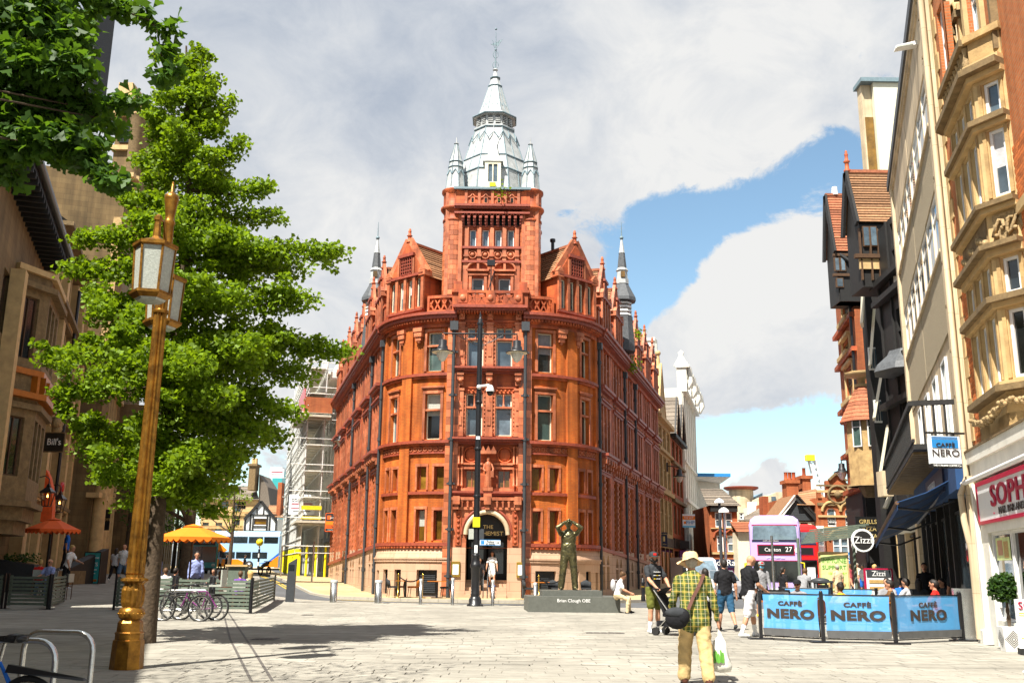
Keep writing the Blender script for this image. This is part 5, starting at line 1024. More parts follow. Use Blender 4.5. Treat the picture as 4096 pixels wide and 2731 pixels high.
bl=P('balcony_floor','timber_black',lambda mb:R2.box(mb,-1.0,L2-1.4,0,1.0,4.42,4.55));P('balcony_soffit','stone_dirty',lambda mb:[R2.box(mb,-.8+i*.5,-.4+i*.5,.05,.98,4.36,4.42)for i in range(28)])
P('balcony_rail','timber_black',lambda mb:(R2.box(mb,-1,L2-1.4,.94,1.04,5.5,5.62),R2.box(mb,-1,L2-1.4,.96,1.02,4.6,4.68),R2.box(mb,L2-1.46,L2-1.38,0,1.02,5.5,5.62)))
for i in range(34):P('baluster','timber_black',lambda mb:R2.box(mb,-.9+i*.41,-.84+i*.41,.97,1.01,4.68,5.5))
for i in range(3):P('baluster','timber_black',lambda mb:R2.box(mb,L2-1.44,L2-1.40,.2+.25*i,.25+.25*i,4.55,5.5))
# cafe front
P('shop_fascia','awning_blue',lambda mb:R2.box(mb,2.0,L2-.2,-.1,.25,3.35,4.3));fl=P('fascia_letters_board','navy',lambda mb:R2.box(mb,7.5,L2-2.6,.25,.3,3.5,4.1));d_,n_=R2.dirs(5);text('CAFFE NERO',.34,'letter_white',fl,R2.P(9.4,.31,3.8),d_,sx=1.1)
P('shop_interior','pane_black',lambda mb:R2.box(mb,0,L2-.1,-2.2,-2.1,0,3.5));P('shop_interior','pane_black',lambda mb:R2.box(mb,0,L2-.1,-2.2,-.4,3.3,3.5))
for u in(.3,2.2,4.1,6.0,8.0,10.2,11.6,L2-.35):P('shop_post','timber_black',lambda mb:R2.box(mb,u-.1,u+.1,-.15,.12,0,3.4))
for a,b in((2.3,4.0),(4.2,5.9),(6.1,7.9),(8.1,10.1),(10.3,11.5),(11.7,L2-.45)):R2.win(a,b,.3,3.0,RC,o=0,fr=.07,frame='timber_black',pane='pane_sky' if a in(4.2,8.1,11.7)else 'pane_dark',name='shop_window')
P('shop_pilaster','concrete_cream',lambda mb:R2.box(mb,.4,1.5,-.2,.2,0,3.3));P('shop_pilaster','concrete_cream',lambda mb:R2.box(mb,L2-.02,L2+.3,-.3,.1,0,3.6))
mb=MB();R2.box(mb,L2-.75,L2-.3,.12,.5,0,1.15);ub=mb.make('utility_cabinet','steel');tag(ub,'pale metal cabinet at the foot of the pier between the cafe and the nail bar','cabinet')
# hanging cafe sign
c=at(3776,1795,21.2);hs_=thing('hanging_sign','pale blue and white cafe sign hanging over the blue awning','sign',c);hs_.rotation_euler=(0,0,R(6));hs_.scale=(.84,.84,.84)
mb=MB();mb.box(-.42,.42,-.06,.06,-.4,.33);mb.make('board','sign_white',hs_);mb=MB();mb.box(-.36,.36,-.075,-.06,.02,.24);mb.box(-.36,.36,-.07,-.06,.262,.28);mb.box(-.36,.36,-.07,-.06,.30,.315);mb.make('panel','blue_sign',hs_);mb=MB();mb.box(-.42,.42,-.07,.07,-.5,-.39);mb.make('panel','sign_black',hs_)
text('CAFFÈ',.15,'nero_ink',hs_,(0,-.085,.09),(1,0,0),sx=1.25);text('NERO',.25,'nero_ink',hs_,(0,-.075,-.12),(1,0,0),sx=1.15);text('THE ITALIAN COFFEE Co',.07,'letter_white',hs_,(0,-.085,-.445),(1,0,0));mb=MB();mb.bar((-.48,0,.42),(.6,0,.42),.06,.05);mb.bar((-.3,0,.42),(-.3,0,.33),.03,.03);mb.bar((.3,0,.42),(.3,0,.33),.03,.03);mb.make('bracket','timber_black',hs_)
# blue folding awning with dark stripes
aw=thing('cafe_awning','dark blue folding awning drawn out over the cafe front','awning',R2.P(L2/2,0,3.6),world=True);nw_,nf_,fw_,ff_=at(3822,1908,23.6),at(3588,2010,24.2),at(3672,2088,31.5),at(3502,2168,32.0);nseg=20
for i in range(nseg):
 a,b,c,d=nw_.lerp(fw_,i/nseg),nf_.lerp(ff_,i/nseg),nf_.lerp(ff_,(i+1)/nseg),nw_.lerp(fw_,(i+1)/nseg);dark=i%5==3;up=Vector((0,0,.02));m_=Vector((0,0,-.07));e_,f_=a.lerp(b,.5)+m_,d.lerp(c,.5)+m_
 mb=MB();mb.hexa([a,e_,f_,d,a+up,e_+up,f_+up,d+up]);mb.hexa([e_,b,c,f_,e_+up,b+up,c+up,f_+up]);mb.make('canvas_stripe','navy' if dark else 'awning_blue',aw)
mb=MB();mb.tube([nf_,ff_],.05,8);mb.make('front_rail','timber_brown',aw);mb=MB();mb.tube([nw_,fw_],.07,8);mb.make('roller','navy',aw)
for k in(.05,.5,.95):mb=MB();a,b=nw_.lerp(fw_,k),nf_.lerp(ff_,k);mb.tube([a-Vector((0,0,.5)),a.lerp(b,.5)-Vector((0,0,.45)),b-Vector((0,0,.06))],.03,6);mb.make('arm','iron_black',aw)
mb=MB();[mb.hexa([p,q,q-Vector((0,0,.18)),p-Vector((0,0,.18)),p+Vector((.01,0,0)),q+Vector((.01,0,0)),q+Vector((.01,0,-.18)),p+Vector((.01,0,-.18))])for p,q in[(nf_.lerp(ff_,k/8),nf_.lerp(ff_,(k+1)/8))for k in range(8)]];mb.make('valance','awning_blue',aw)
# --- black timbered house behind it
RT=thing('timber_house','black half timbered house with steep brown tiled roof beyond the cream block','building',(17,40,0),world=True);P=bparts(RT)
T0,T1_=at(3500,1000,41.5),at(3640,1000,37.2);TF=Fac([(T0.x,T0.y),(T1_.x,T1_.y)]);tz=lambda py,y=39.5:at(3560,py,y).z
tw_=TF.L;hsT=[(tw_*.48,tw_*.82,tz(1325),tz(1240)),(tw_*.5,tw_*.85,tz(1425),tz(1330)),(tw_*.5,tw_*.85,tz(1080),tz(1010)),(tw_*.5,tw_*.85,tz(1000),tz(905)),(tw_*.45,tw_*.82,tz(1670),tz(1600)),(tw_*.5,tw_*.85,tz(1780),tz(1690))]
P('timber_front','timber_black',lambda mb:TF.wall(mb,0,tw_,0,tz(880),hsT,.2));P('timber_side','timber_black',lambda mb:mb.prism([TF.P(0,0,0),TF.P(0,0,tz(880)),TF.P(0,-4,tz(880)),TF.P(0,-4,0)],TF.dirs(.1)[0]*.05))
for h in hsT:TF.win(*h,RT,o=-.12,fr=.05,frame='timber_black',pane='pane_green',trans=(.5,))
for z in(1440,1172,1100,1600):P('jetty_beam','timber_black',lambda mb:TF.box(mb,-.1,tw_+.1,0,.35,tz(z)-.12,tz(z)+.12))
P('plaster_panel','white_wall',lambda mb:TF.box(mb,tw_*.5,tw_*.95,0,.02,tz(1160),tz(1105)));P('cross_brace','timber_black',lambda mb:(mb.bar(TF.P(tw_*.5,.04,tz(1160)),TF.P(tw_*.95,.04,tz(1105)),.12,.06),mb.bar(TF.P(tw_*.5,.04,tz(1105)),TF.P(tw_*.95,.04,tz(1160)),.12,.06)))
P('oriel_roof','slate_dark',lambda mb:mb.lathe([(1.5,0),(1.35,.3),(.9,.7),(.8,.9)],TF.P(tw_*.6,-.2,tz(1500)),8,0,False));P('timber_stud','timber_black',lambda mb:[TF.box(mb,tw_*f-.06,tw_*f+.06,0,.08,0,tz(880))for f in(.05,.4,.9)])
def crossroof(Bo,P,pxl,pxr,y,pe,pr,rows,deep=.9,m='tile_brown'):
 e0,e1,g0,g1=at(pxl+20,pe,y),at(pxr,pe,y),at(pxl,pr,y+deep),at(pxr,pr,y+deep);g0.x=e0.x;e1.x+=3;g1.x=e1.x;e0.z=e1.z;g0.z=g1.z
 tiles(Bo,e0,e1,g0,g1,rows,m,th=.06,cols=1);P('roof_slope',m,lambda mb:mb.add([g0,g1,g1+Vector((0,deep,e0.z-g0.z)),g0+Vector((0,deep,e0.z-g0.z))],[(0,1,2,3)]));P('gable_wall','timber_black',lambda mb:mb.prism([e0+Vector((.15,.1,-.1)),g0+Vector((.15,0,-.1)),e0+Vector((.15,deep*2-.1,-.1)),e0+Vector((.15,deep*2-.1,-3)),e0+Vector((.15,.1,-3))],(6,0,0)))
 P('bargeboard','timber_black',lambda mb:(mb.bar(e0+Vector((0,-.1,-.1)),g0+Vector((0,0,-.05)),.12,.35),mb.bar(e0+Vector((0,deep*2,-.1)),g0+Vector((0,0,-.05)),.12,.35)));P('ridge_tile','tile_red',lambda mb:mb.bar(g0,g1,.25,.15));return e0,g0
e0,g0=crossroof(RT,P,3405,3560,41,890,690,20)
for px0,px1,pa,pb in((3455,3476,905,985),(3484,3506,905,985)):
 a,b=at(px0,pb,41),at(px1,pa,41);w_=P('window','timber_brown',lambda mb:mb.box(a.x,b.x,41.0,41.1,a.z,b.z));P('pane','pane_sky',lambda mb:mb.box(a.x+.04,b.x-.04,40.98,41.0,a.z+.05,b.z-.05),w_)
for px0 in(3440,3480,3512):a=at(px0,1000,41);P('timber_stud','timber_brown',lambda mb:mb.box(a.x,a.x+.07,40.97,41.1,a.z-1.4,e0.z-.3))
a,b=at(3440,1075,41),at(3515,1035,41);P('plaster_panel','stone_buff',lambda mb:mb.box(a.x,b.x,41.0,41.09,a.z,b.z));P('jetty_beam','timber_brown',lambda mb:mb.box(a.x-.2,b.x+.1,40.9,41.1,b.z+.02,b.z+.2));0;P('finial','terracotta',lambda mb:finial(mb,g0+Vector((.1,0,0)),1.1,.13))
RT2=thing('timber_gable_house','second black timbered house with weathered tiled roof and carved bargeboards farther up the street','building',(20,52,0),world=True);P=bparts(RT2)
e0,g0=crossroof(RT2,P,3316,3420,53,1005,782,22,.9,'tile_red')
for px0,px1,pa,pb in((3338,3356,1030,1085),(3362,3380,1030,1085),(3345,3372,1112,1150)):
 a,b=at(px0,pb,53),at(px1,pa,53);w_=P('window','timber_brown',lambda mb:mb.box(a.x,b.x,52.94,53.1,a.z,b.z));P('pane','pane_sky',lambda mb:mb.box(a.x+.06,b.x-.06,52.92,52.95,a.z+.06,b.z-.06),w_)
for pa in(1020,1100):a,b=at(3332,pa,53),at(3400,pa,53);P('timber_rail','timber_brown',lambda mb:mb.box(a.x,b.x,52.9,53.1,a.z-.08,a.z+.08))
P('chimney_pot','white_paint',lambda mb:mb.lathe([(.2,0),(.16,.5)],g0+Vector((.6,0,0)),8));P('bracket','timber_black',lambda mb:mb.tube([e0+Vector((.3,0,-.2)),e0+Vector((1.2,-.3,-1.0)),e0+Vector((1.6,-.3,-2.2))],.12,6));P('jetty','timber_black',lambda mb:mb.box(e0.x+.2,e0.x+4,53,54,e0.z-3.0,e0.z-.4))
# cream panelled flats whose projecting boards show as slanting fins
RF=thing('panelled_flats','cream panelled building with slanting projecting boards between the timbered and brick fronts','building',(18,46,0),world=True);P=bparts(RF)
for(xa,ya,xb,yb,w)in((3448,1070,3440,1295,34),(3492,1220,3474,1462,28),(3520,1490,3490,1672,30),(3545,1700,3515,1890,32),(3560,1960,3530,2030,40)):
 p,q=at(xa,ya,45),at(xb,yb,45);ww=w/FOC*45;P('fin_board','cream_paint',lambda mb:mb.hexa([(q.x,44.6,q.z),(q.x+ww,45.6,q.z),(q.x+ww,45.9,q.z),(q.x,45.0,q.z),(p.x,44.6,p.z),(p.x+ww,45.6,p.z),(p.x+ww,45.9,p.z),(p.x,45.0,p.z)]))
P('wall','timber_black',lambda mb:mb.box(at(3520,2000,46).x,30,46,46.6,0,at(3500,1120,46).z))
for pa,pb,py0,py1 in((3478,3500,1390,1480),(3500,3522,1600,1690)):a,b=at(pa,py1,45.95),at(pb,py0,45.95);g=P('window','white_paint',lambda mb:mb.box(a.x,b.x,45.9,46,a.z,b.z));P('pane','pane_sky',lambda mb:[mb.box(a.x+.05+(b.x-a.x)*k/3,a.x+(b.x-a.x)*(k+1)/3,45.86,45.9,a.z+.08,b.z-.08)for k in range(3)],g)
# red brick house with oriels and turret roof
RO=thing('oriel_house','red brick house with stone oriels and small tiled turret up the right street','building',(20,58,0),world=True);P=bparts(RO)
a0,a1=at(3395,2000,60),at(3470,2000,54);OF=Fac([(a0.x,a0.y),(a1.x,a1.y)]);oz=lambda py:at(3380,py,57).z
hsO=[(OF.L*f0,OF.L*f1,oz(p1),oz(p0))for f0,f1,p0,p1 in((.42,.8,1225,1285),(.3,.7,1370,1410),(.35,.75,1480,1595),(.45,.85,1690,1790),(.4,.8,1860,1930))]
brick('brick_far',(.42,.10,.03),(.50,.14,.04),(.30,.12,.06),.25,.08,.01)
P('wall','brick_far',lambda mb:(OF.wall(mb,0,OF.L,0,oz(1185),hsO,.25),mb.face([OF.P(0,0,0),OF.P(0,0,oz(1185)),OF.P(0,-8,oz(1185)),OF.P(0,-8,0)])))
for h in hsO:
 OF.win(*h,RO,o=-.12,fr=.09,trans=(.5,),frame='stone_dirty',pane='pane_sky');P('window_surround','stone_buff',lambda mb:(OF.box(mb,h[0]-.2,h[0],0,.1,h[2]-.1,h[3]+.2),OF.box(mb,h[1],h[1]+.2,0,.1,h[2]-.1,h[3]+.2),OF.box(mb,h[0]-.25,h[1]+.25,0,.25,h[3]+.2,h[3]+.38),OF.box(mb,h[0]-.3,h[1]+.3,0,.4,h[2]-.35,h[2]-.1)))
for py in(1310,1440,1625,1810,1960):P('string_course','terracotta',lambda mb:OF.box(mb,-.2,OF.L+.2,0,.3,oz(py)-.1,oz(py)+.15))
tc_=at(3458,1690,52.5);P('turret','stone_yellow',lambda mb:mb.lathe([(1.0,oz(1930)-.6),(1.0,tc_.z)],(tc_.x,tc_.y,0),8,0,False));P('turret_corbel','stone_dirty',lambda mb:mb.lathe([(.3,oz(2010)),(.7,oz(1960)),(1.15,oz(1930)-.6)],(tc_.x,tc_.y,0),8,0,False))
mb=MB();n0=9
for i in range(n0):r0_,r1_=1.35*(1-i/n0*.75),1.35*(1-(i+1)/n0*.75);z0_,z1_=tc_.z+i*.22,tc_.z+(i+1)*.22;q=MB();q.lathe([(r0_+.03,z0_),(r1_,z1_)],(tc_.x,tc_.y,0),8,0,False);q.make('tile_course','tile_red',RO)
P('turret_cap','stone_buff',lambda mb:mb.lathe([(.38,0),(.42,.15),(.2,.2),(.25,.5),(.9,.62),(.9,.8)],(tc_.x,tc_.y,tc_.z+n0*.22),8))
for k in(4,5):ang=pi/8+k*pi/4+pi/8;w0=Vector((tc_.x+.95*cos(ang),tc_.y+.95*sin(ang),0));tt=Vector((-sin(ang),cos(ang),0));W_=Fac([(w0.x-tt.x*.25*(1),w0.y-tt.y*.25),(w0.x+tt.x*.25,w0.y+tt.y*.25)]);W_.win(0,.5,oz(1830),oz(1710),RO,o=.08,fr=.05,trans=(.6,),frame='white_paint',pane='pane_green')
P('lower_front','timber_black',lambda mb:OF.box(mb,-.5,OF.L,-.5,.1,0,oz(1975)));P('drainpipe','iron_black',lambda mb:mb.tube([OF.P(OF.L,.2,0),OF.P(OF.L,.2,oz(1200))],.08,6));P('box_sign','concrete_cream',lambda mb:mb.box(at(3515,1900,44).x,at(3555,1900,44).x,43.6,44.3,at(3515,1985,44).z,at(3515,1885,44).z))  # the cream box here is a white box sign
# street shop fronts along the right pavement
RS=thing('shop_row','row of dark shop fronts under the houses on the right hand pavement','shop front',(18,48,0),world=True);P=bparts(RS)
SR=Fac([(23.5,62),(15.17,36.3)])
P('front','timber_black',lambda mb:SR.box(mb,0,SR.L,-3,0,0,4.2));P('fascia','concrete_cream',lambda mb:SR.box(mb,SR.L-9,SR.L-4.2,0,.3,3.1,4.3));P('fascia','sign_black',lambda mb:SR.box(mb,2,SR.L-9.2,0,.25,3.0,4.0));P('fascia','white_wall',lambda mb:SR.box(mb,SR.L-4,SR.L-.2,0,.5,3.0,3.9));P('fascia_band','bright_red',lambda mb:SR.box(mb,SR.L-4,SR.L-.2,.5,.52,3.05,3.35))
for i in range(9):u=1+i*2.85;SR.win(u,u+2.2,.4,2.9,RS,o=.12,fr=.08,frame='timber_black',pane=['pane_dark','pane_sky','pane_amber'][i%3],name='shop_window')
for i in range(5):P('shop_pilaster',['stone_dirty','sign_black','blue_sign','stone_buff','concrete_cream'][i],lambda mb:SR.box(mb,2.2+i*5.4,2.7+i*5.4,0,.3,0,3.2))
# hanging signs of the street
def round_sign(px,py,y,r,m1,m2,label,words,ink,sz,rim='letter_white'):
 c=at(px,py,y);t=thing('hanging_sign',label,'sign',c);mb=MB();mb.lathe([(r,-.05),(r,.05)],(0,0,0),24,axis=Vector((0,-1,0)));mb.make('disc',m1,t);mb=MB();mb.lathe([(r*.82,.05),(r*.82,.065)],(0,0,0),24,axis=Vector((0,-1,0)));mb.make('panel',m2,t)
 for i,w in enumerate(words):text(w,sz,ink,t,(0,-.075,(len(words)-1)*sz*.5-i*sz),(1,0,0))
 mb=MB();mb.bar((-.1,0,r+.06),(r+.5,0,r+.06),.05,.05);mb.bar((0,0,r),(0,0,r+.06),.04,.04);mb.make('bracket','iron_black',t);return t
round_sign(3450,2160,43.5,.5,'letter_white','timber_black','round black and cream restaurant sign hanging past the awning edge',['Zizzi'],'letter_white',.42)
round_sign(3448,2162,53,.56,'letter_white','sign_black','round white ringed pizza sign below the stone oriel',['PIZZA','EXPRESS'],'letter_white',.24)
round_sign(3440,2180,58,.5,'letter_white','letter_white','small round white sign with red centre beneath the pizza sign',['O'],'bright_red',.6)
c=at(3472,2115,50);t=thing('hanging_sign','black square sign with gold words beneath the turret','sign',c);mb=MB();mb.box(-.62,.62,-.05,.05,-.62,.62);mb.make('board','sign_black',t)
for i,w in enumerate(('GRILLS','PIZZA','PASTA')):text(w,.3,'letter_gold',t,(0,-.06,.36-.36*i),(1,0,0))
c=at(3410,2232,66);t=thing('hanging_sign','small blue and white shop sign low over the far pavement','sign',c);mb=MB();mb.box(-.55,.55,-.05,.05,-.4,.4);mb.make('board','blue_sign',t);text('Sto',.5,'letter_white',t,(0,-.06,0),(1,0,0))
# pale tower block rising behind
c0,c1=at(3440,330,62),at(3640,300,62);TBk=thing('tower_block','pale cream tower block rising behind the tiled roofs','building',(c0.x,62,0),world=True);P=bparts(TBk)
P('wall','cream_paint',lambda mb:(mb.box(c0.x+.9,c0.x+14,62,63.2,0,c0.z)));P('side_wall','concrete_cream',lambda mb:mb.box(c0.x+.2,c0.x+.88,62.4,63.2,0,c0.z-.01));P('roof_edge','lead_roll',lambda mb:mb.box(c0.x,c0.x+14.2,61.8,63.4,c0.z,c0.z+.3));P('stair_window','pane_amber',lambda mb:mb.box(c0.x+.3,c0.x+.86,62.32,62.4,c0.z-9,c0.z-2.5));P('ledge','white_paint',lambda mb:mb.box(c0.x+.1,c0.x+1.6,61.7,62,c0.z-10.2,c0.z-9.4));P('wall_vent','stone_buff',lambda mb:mb.box(c0.x+3.8,c0.x+4.4,61.94,62,c0.z-6.6,c0.z-6.0))
# ------------------------------------------------------------------ end of the right hand street
def facade(pxl,pxr,y):a,b=at(pxl,2000,y),at(pxr,2000,y);return Fac([(a.x,y),(b.x,y)]),(lambda px,y=y:at(px,2000,y).x-a.x),(lambda py,y=y,pm=(pxl+pxr)/2:at(pm,py,y).z)
# sandstone and brick fronts next to the red building
RX=Fac([(FR.P(FR.L,0,0).x+.05,FR.P(FR.L,0,0).y+.1),(0,0)]);p0=FR.P(FR.L,0,0)
def along(p,h,L):return Fac([(p.x,p.y),(p.x+L*sin(h),p.y+L*cos(h))])
def terrace(name,label,F,z1,hs,wall,frame,roof=None,gables=(),trims=(),shop=None,gp='stone_yellow'):
 T_=thing(name,label,'building',F.P(F.L/2,0,0),world=True);P=bparts(T_);P('wall',wall,lambda mb:(F.wall(mb,0,F.L,-.2,z1,hs,.25),mb.face([F.P(0,0,-.2),F.P(0,0,z1),F.P(0,-9,z1),F.P(0,-9,-.2)]),mb.face([F.P(F.L,0,-.2),F.P(F.L,-9,-.2),F.P(F.L,-9,z1),F.P(F.L,0,z1)]),mb.face([F.P(0,0,z1),F.P(F.L,0,z1),F.P(F.L,-9,z1),F.P(0,-9,z1)])))
 for h in hs:F.win(*h[:4],T_,o=-.15,fr=.07,mull=(.33,.66)if h[1]-h[0]>1.6 else(.5,),trans=(.6,),frame=frame,pane='pane_dark')
 for(o,a,b,m)in trims:P('moulding',m,lambda mb:F.box(mb,0,F.L,0,o,a,b))
 return T_,P
F1=along(p0,R(16.2),8.5);h1=[(1+i*2.5,2.9+i*2.5,z,z+w)for i in range(3)for z,w in((4.2,2.6),(7.8,2.4),(10.9,1.6))]
T_,P=terrace('sandstone_house','yellow sandstone and brick house with pointed gable next to the red building on the right',F1,13.0,h1,'stone_yellow','stone_buff',trims=((.25,7.2,7.5,'stone_yellow'),(.25,10.4,10.6,'stone_yellow'),(.4,12.8,13.1,'stone_buff'),(.1,3.2,3.9,'timber_black')))
for i in range(3):P('brick_panel','brick_dark',lambda mb:F1.box(mb,1+i*2.5,2.9+i*2.5,0,.05,6.85,7.18));P('shop_opening','pane_black',lambda mb:F1.box(mb,1+i*2.5,3.0+i*2.5,.0,.04,.2,3.1));P('shutter','leather_tan',lambda mb:F1.box(mb,1.2+i*2.5,2.2+i*2.5,.04,.08,.2,2.8))
P('gable','stone_yellow',lambda mb:mb.prism(tri_gable(F1,1.2,5.4,13.1,17.4,.05),F1.n[0].to_3d()*-.5));P('gable_coping','stone_buff',lambda mb:[mb.bar(F1.P(a,-.2,13),F1.P(3.3,-.2,17.6),.6,.2)for a in(1.0,5.6)]);P('finial','stone_buff',lambda mb:(mb.tube([F1.P(3.3,-.2,17.4),F1.P(3.3,-.2,18.3)],[.2,.12],8),mb.ball(F1.P(3.3,-.2,18.5),.24,8)))
tiles(T_,F1.P(5.6,-.3,13),F1.P(5.6,-6,13),F1.P(3.3,-.3,17.3),F1.P(3.3,-6,17.3),12,'tile_grey');tiles(T_,F1.P(1,-.3,13),F1.P(1,-6,13),F1.P(3.3,-.3,17.3),F1.P(3.3,-6,17.3),12,'tile_grey');tiles(T_,F1.P(0,-.3,13),F1.P(8.5,-.3,13),F1.P(0,-4,15.8),F1.P(8.5,-4,15.8),8,'tile_grey')
F2=along(F1.P(F1.L+.05,0,0),R(16.2),9);h2=[(1+i*2.7,2.9+i*2.7,z,z+w)for i in range(3)for z,w in((4.4,2.4),(7.8,2.2),(10.8,1.5))]
T_,P=terrace('brick_gabled_house','dark red brick house with twin tiled gables and stone window frames beyond the sandstone house',F2,12.6,h2,'brick_dark','stone_dirty',trims=((.3,7.0,7.3,'stone_dirty'),(.3,10.2,10.4,'stone_dirty'),(.5,12.4,12.7,'timber_black'),(.15,3.2,4.0,'sign_black')))
for c in(2.4,6.4):
 P('gable','brick_dark',lambda mb:mb.prism(tri_gable(F2,c-1.7,c+1.7,12.7,15.8,.2),F2.n[0].to_3d()*-.4));P('bargeboard','timber_black',lambda mb:[mb.bar(F2.P(a,.35,12.4),F2.P(c,.35,16.1),.12,.4)for a in(c-2,c+2)])
 for a in(c-2,c+2):tiles(T_,F2.P(a,.5,12.5),F2.P(a,-5,12.5),F2.P(c,.5,16.2),F2.P(c,-5,16.2),10,'tile_grey')
for i in range(3):P('shop_opening','pane_black',lambda mb:F2.box(mb,.8+i*2.7,3.0+i*2.7,0,.04,.2,3.0))
F3=along(F2.P(F2.L+.1,.1,0),R(15.0),16);zt3=19.5;h3=[(1+i*2.5,2.0+i*2.5,z,z+2.4)for i in range(6)for z in(4.6,8.4,12.0,15.4)]
T_,P=terrace('white_stone_house','tall white stone building with urn topped piers beyond the brick houses',F3,18.2,h3,'white_wall','white_paint',trims=((.5,17.9,18.2,'white_wall'),(.3,7.6,7.9,'white_wall'),(.25,11.2,11.4,'white_wall')))
for i in range(7):
 P('pier','white_wall',lambda mb:F3.box(mb,.1+i*2.5,.5+i*2.5,0,.12,0,17.9))
 if i%2==0:P('volute_dormer','white_wall',lambda mb:(F3.box(mb,.0+i*2.5,1.2+i*2.5,-.4,.5,18.2,20.2),F3.box(mb,-.15+i*2.5,1.35+i*2.5,-.5,.8,20.2,20.45),mb.lathe([(.75,20.45),(.35,21.2),(.2,21.5),(.3,21.8),(0,22)],F3.P(.6+i*2.5,0,0)*1.0,8),mb.tube([F3.P(.6+i*2.5,.5,18.2),F3.P(.6+i*2.5,.9,18.9),F3.P(.6+i*2.5,.7,20.2)],.25,6)))
P('chimney','white_wall',lambda mb:(F3.box(mb,.2,1.3,-4.5,-2.5,18,23.0),F3.box(mb,.1,1.4,-4.6,-2.4,23.0,23.3),F3.box(mb,2.0,3,-4.5,-2.5,18,23.6)));P('end_wall','white_wall',lambda mb:mb.prism([F3.P(-.02,0,12.0),F3.P(-.02,0,18.2),F3.P(-.02,-4,18.2),F3.P(-.02,-4,12)],F3.dirs(1)[0]*-.05))
for i in range(3):P('arch_moulding','white_wall',lambda mb:mb.tube([F3.P(2+i*5-1.1*cos(q),.2,3.0+1.6*sin(q))for q in np.linspace(0,pi,9)],.15,6))
# signs on these fronts
def board(name,label,px,py,y,w,h,m,items,frame=None,rz=0,cat='sign'):
 t=thing(name,label,cat,at(px,py,y),rz);mb=MB();mb.box(-w/2,w/2,-.03,.03,-h/2,h/2);mb.make('board',m,t)
 for it in items:
  if it[0]=='box':_,a,b,c,d,mm=it;mb=MB();mb.box(a,b,-.045,-.03,c,d);mb.make('panel',mm,t)
  else:_,s,z,sz,mm=it[:5];text(s,sz,mm,t,(it[5]if len(it)>5 else 0,-.05,z),(1,0,0),sx=it[6]if len(it)>6 else 1)
 if frame:mb=MB();[mb.box(*b)for b in((-w/2-.03,w/2+.03,-.05,.04,h/2,h/2+.04),(-w/2-.03,w/2+.03,-.05,.04,-h/2-.04,-h/2),(-w/2-.04,-w/2,-.05,.04,-h/2,h/2),(w/2,w/2+.04,-.05,.04,-h/2,h/2))];mb.make('frame',frame,t)
 return t
board('letting_board','white letting board with orange and blue bands high on the dark brick house',2755,2082,82,1.05,1.1,'sign_white',[('box',-.52,.52,.1,.4,'orange_cloth'),('box',-.52,.52,-.55,-.4,'sign_blue_light'),('txt','TO LET',.25,.24,'sign_white'),('txt','FHP',-.15,.42,'blue_sign',.12),('box',-.42,-.24,-.25,-.05,'orange_cloth')])
board('shop_sign','purple nail salon sign projecting above the far shop fronts',2745,2214,82,1.1,.55,'purple',[('txt','Nail',.13,.24,'letter_white',.2),('txt','Art',-.13,.24,'letter_white',.25)])
board('shop_sign','dark blue sign with gold emblem on the front of the sandstone house',2648,2156,74,.8,1.05,'navy',[('txt','GOOD TIME',.38,.13,'letter_gold'),('box',-.22,-.10,-.15,.22,'letter_gold'),('box',-.06,.06,-.15,.22,'letter_gold'),('box',.10,.22,-.15,.22,'letter_gold'),('txt','BAR & GRILL',-.36,.12,'letter_gold')])
board('shop_sign','blank black sign box beside the purple nail sign',2738,2178,83,.8,.65,'sign_black',[])
board('shop_sign','brown pub sign with pale oval hung from the white stone building',2838,2223,92,.5,.55,'leather_brown',[('txt','o',0,.4,'letter_white')])
# brick office at the street end, with grey roof
def endhouse(name,label,pxl,pxr,y,ptop,pbot,wall,wins,frame='white_paint',pane='pane_sky',depth=8,arch=()):
 F,ux,vz=facade(pxl,pxr,y);T_=thing(name,label,'building',(F.p[0].x,y,gz(F.p[0].x,y)),world=True);P=bparts(T_);hs=[(ux(a),ux(b),vz(d),vz(c))for a,b,c,d in wins];zt=vz(ptop)
 P('wall',wall,lambda mb:(F.wall(mb,0,F.L,gz(F.p[0].x,y)-.3,zt,hs,.2),mb.box(F.p[0].x,F.p[1].x,y+.35,y+depth,0,zt-.02)))
 for h in hs:F.win(*h,T_,o=-.1,fr=.1,trans=(.5,),frame=frame,pane=pane)
 return T_,P,F,ux,vz
T_,P,F,ux,vz=endhouse('brick_office','orange brick house with pointed arch windows and grey roof left of the buses',2838,2946,84,2020,2330,'brick_far',[(2857,2886,2048,2108),(2898,2926,2048,2108),(2861,2888,2140,2206),(2902,2930,2140,2206)])
tiles(T_,(F.p[0].x-.3,83.6,vz(2024)),(F.p[1].x+.3,83.6,vz(2024)),(F.p[0].x-.3,86.5,vz(1945)),(F.p[1].x-.7,86.5,vz(1945)),10,'tile_grey')
for pc in(2874,2916):P('arch_moulding','brick_dark',lambda mb:mb.tube([F.P(ux(pc)-.55,.08,vz(2150)),F.P(ux(pc)-.4,.08,vz(2130)),F.P(ux(pc),.08,vz(2116)),F.P(ux(pc)+.4,.08,vz(2130)),F.P(ux(pc)+.55,.08,vz(2150))],.1,6))
P('sill','stone_buff',lambda mb:(F.box(mb,0,F.L,0,.15,vz(2216),vz(2208)),F.box(mb,0,F.L,0,.15,vz(2114),vz(2110))));P('eaves','timber_black',lambda mb:F.box(mb,0,F.L,0,.3,vz(2046),vz(2022)))
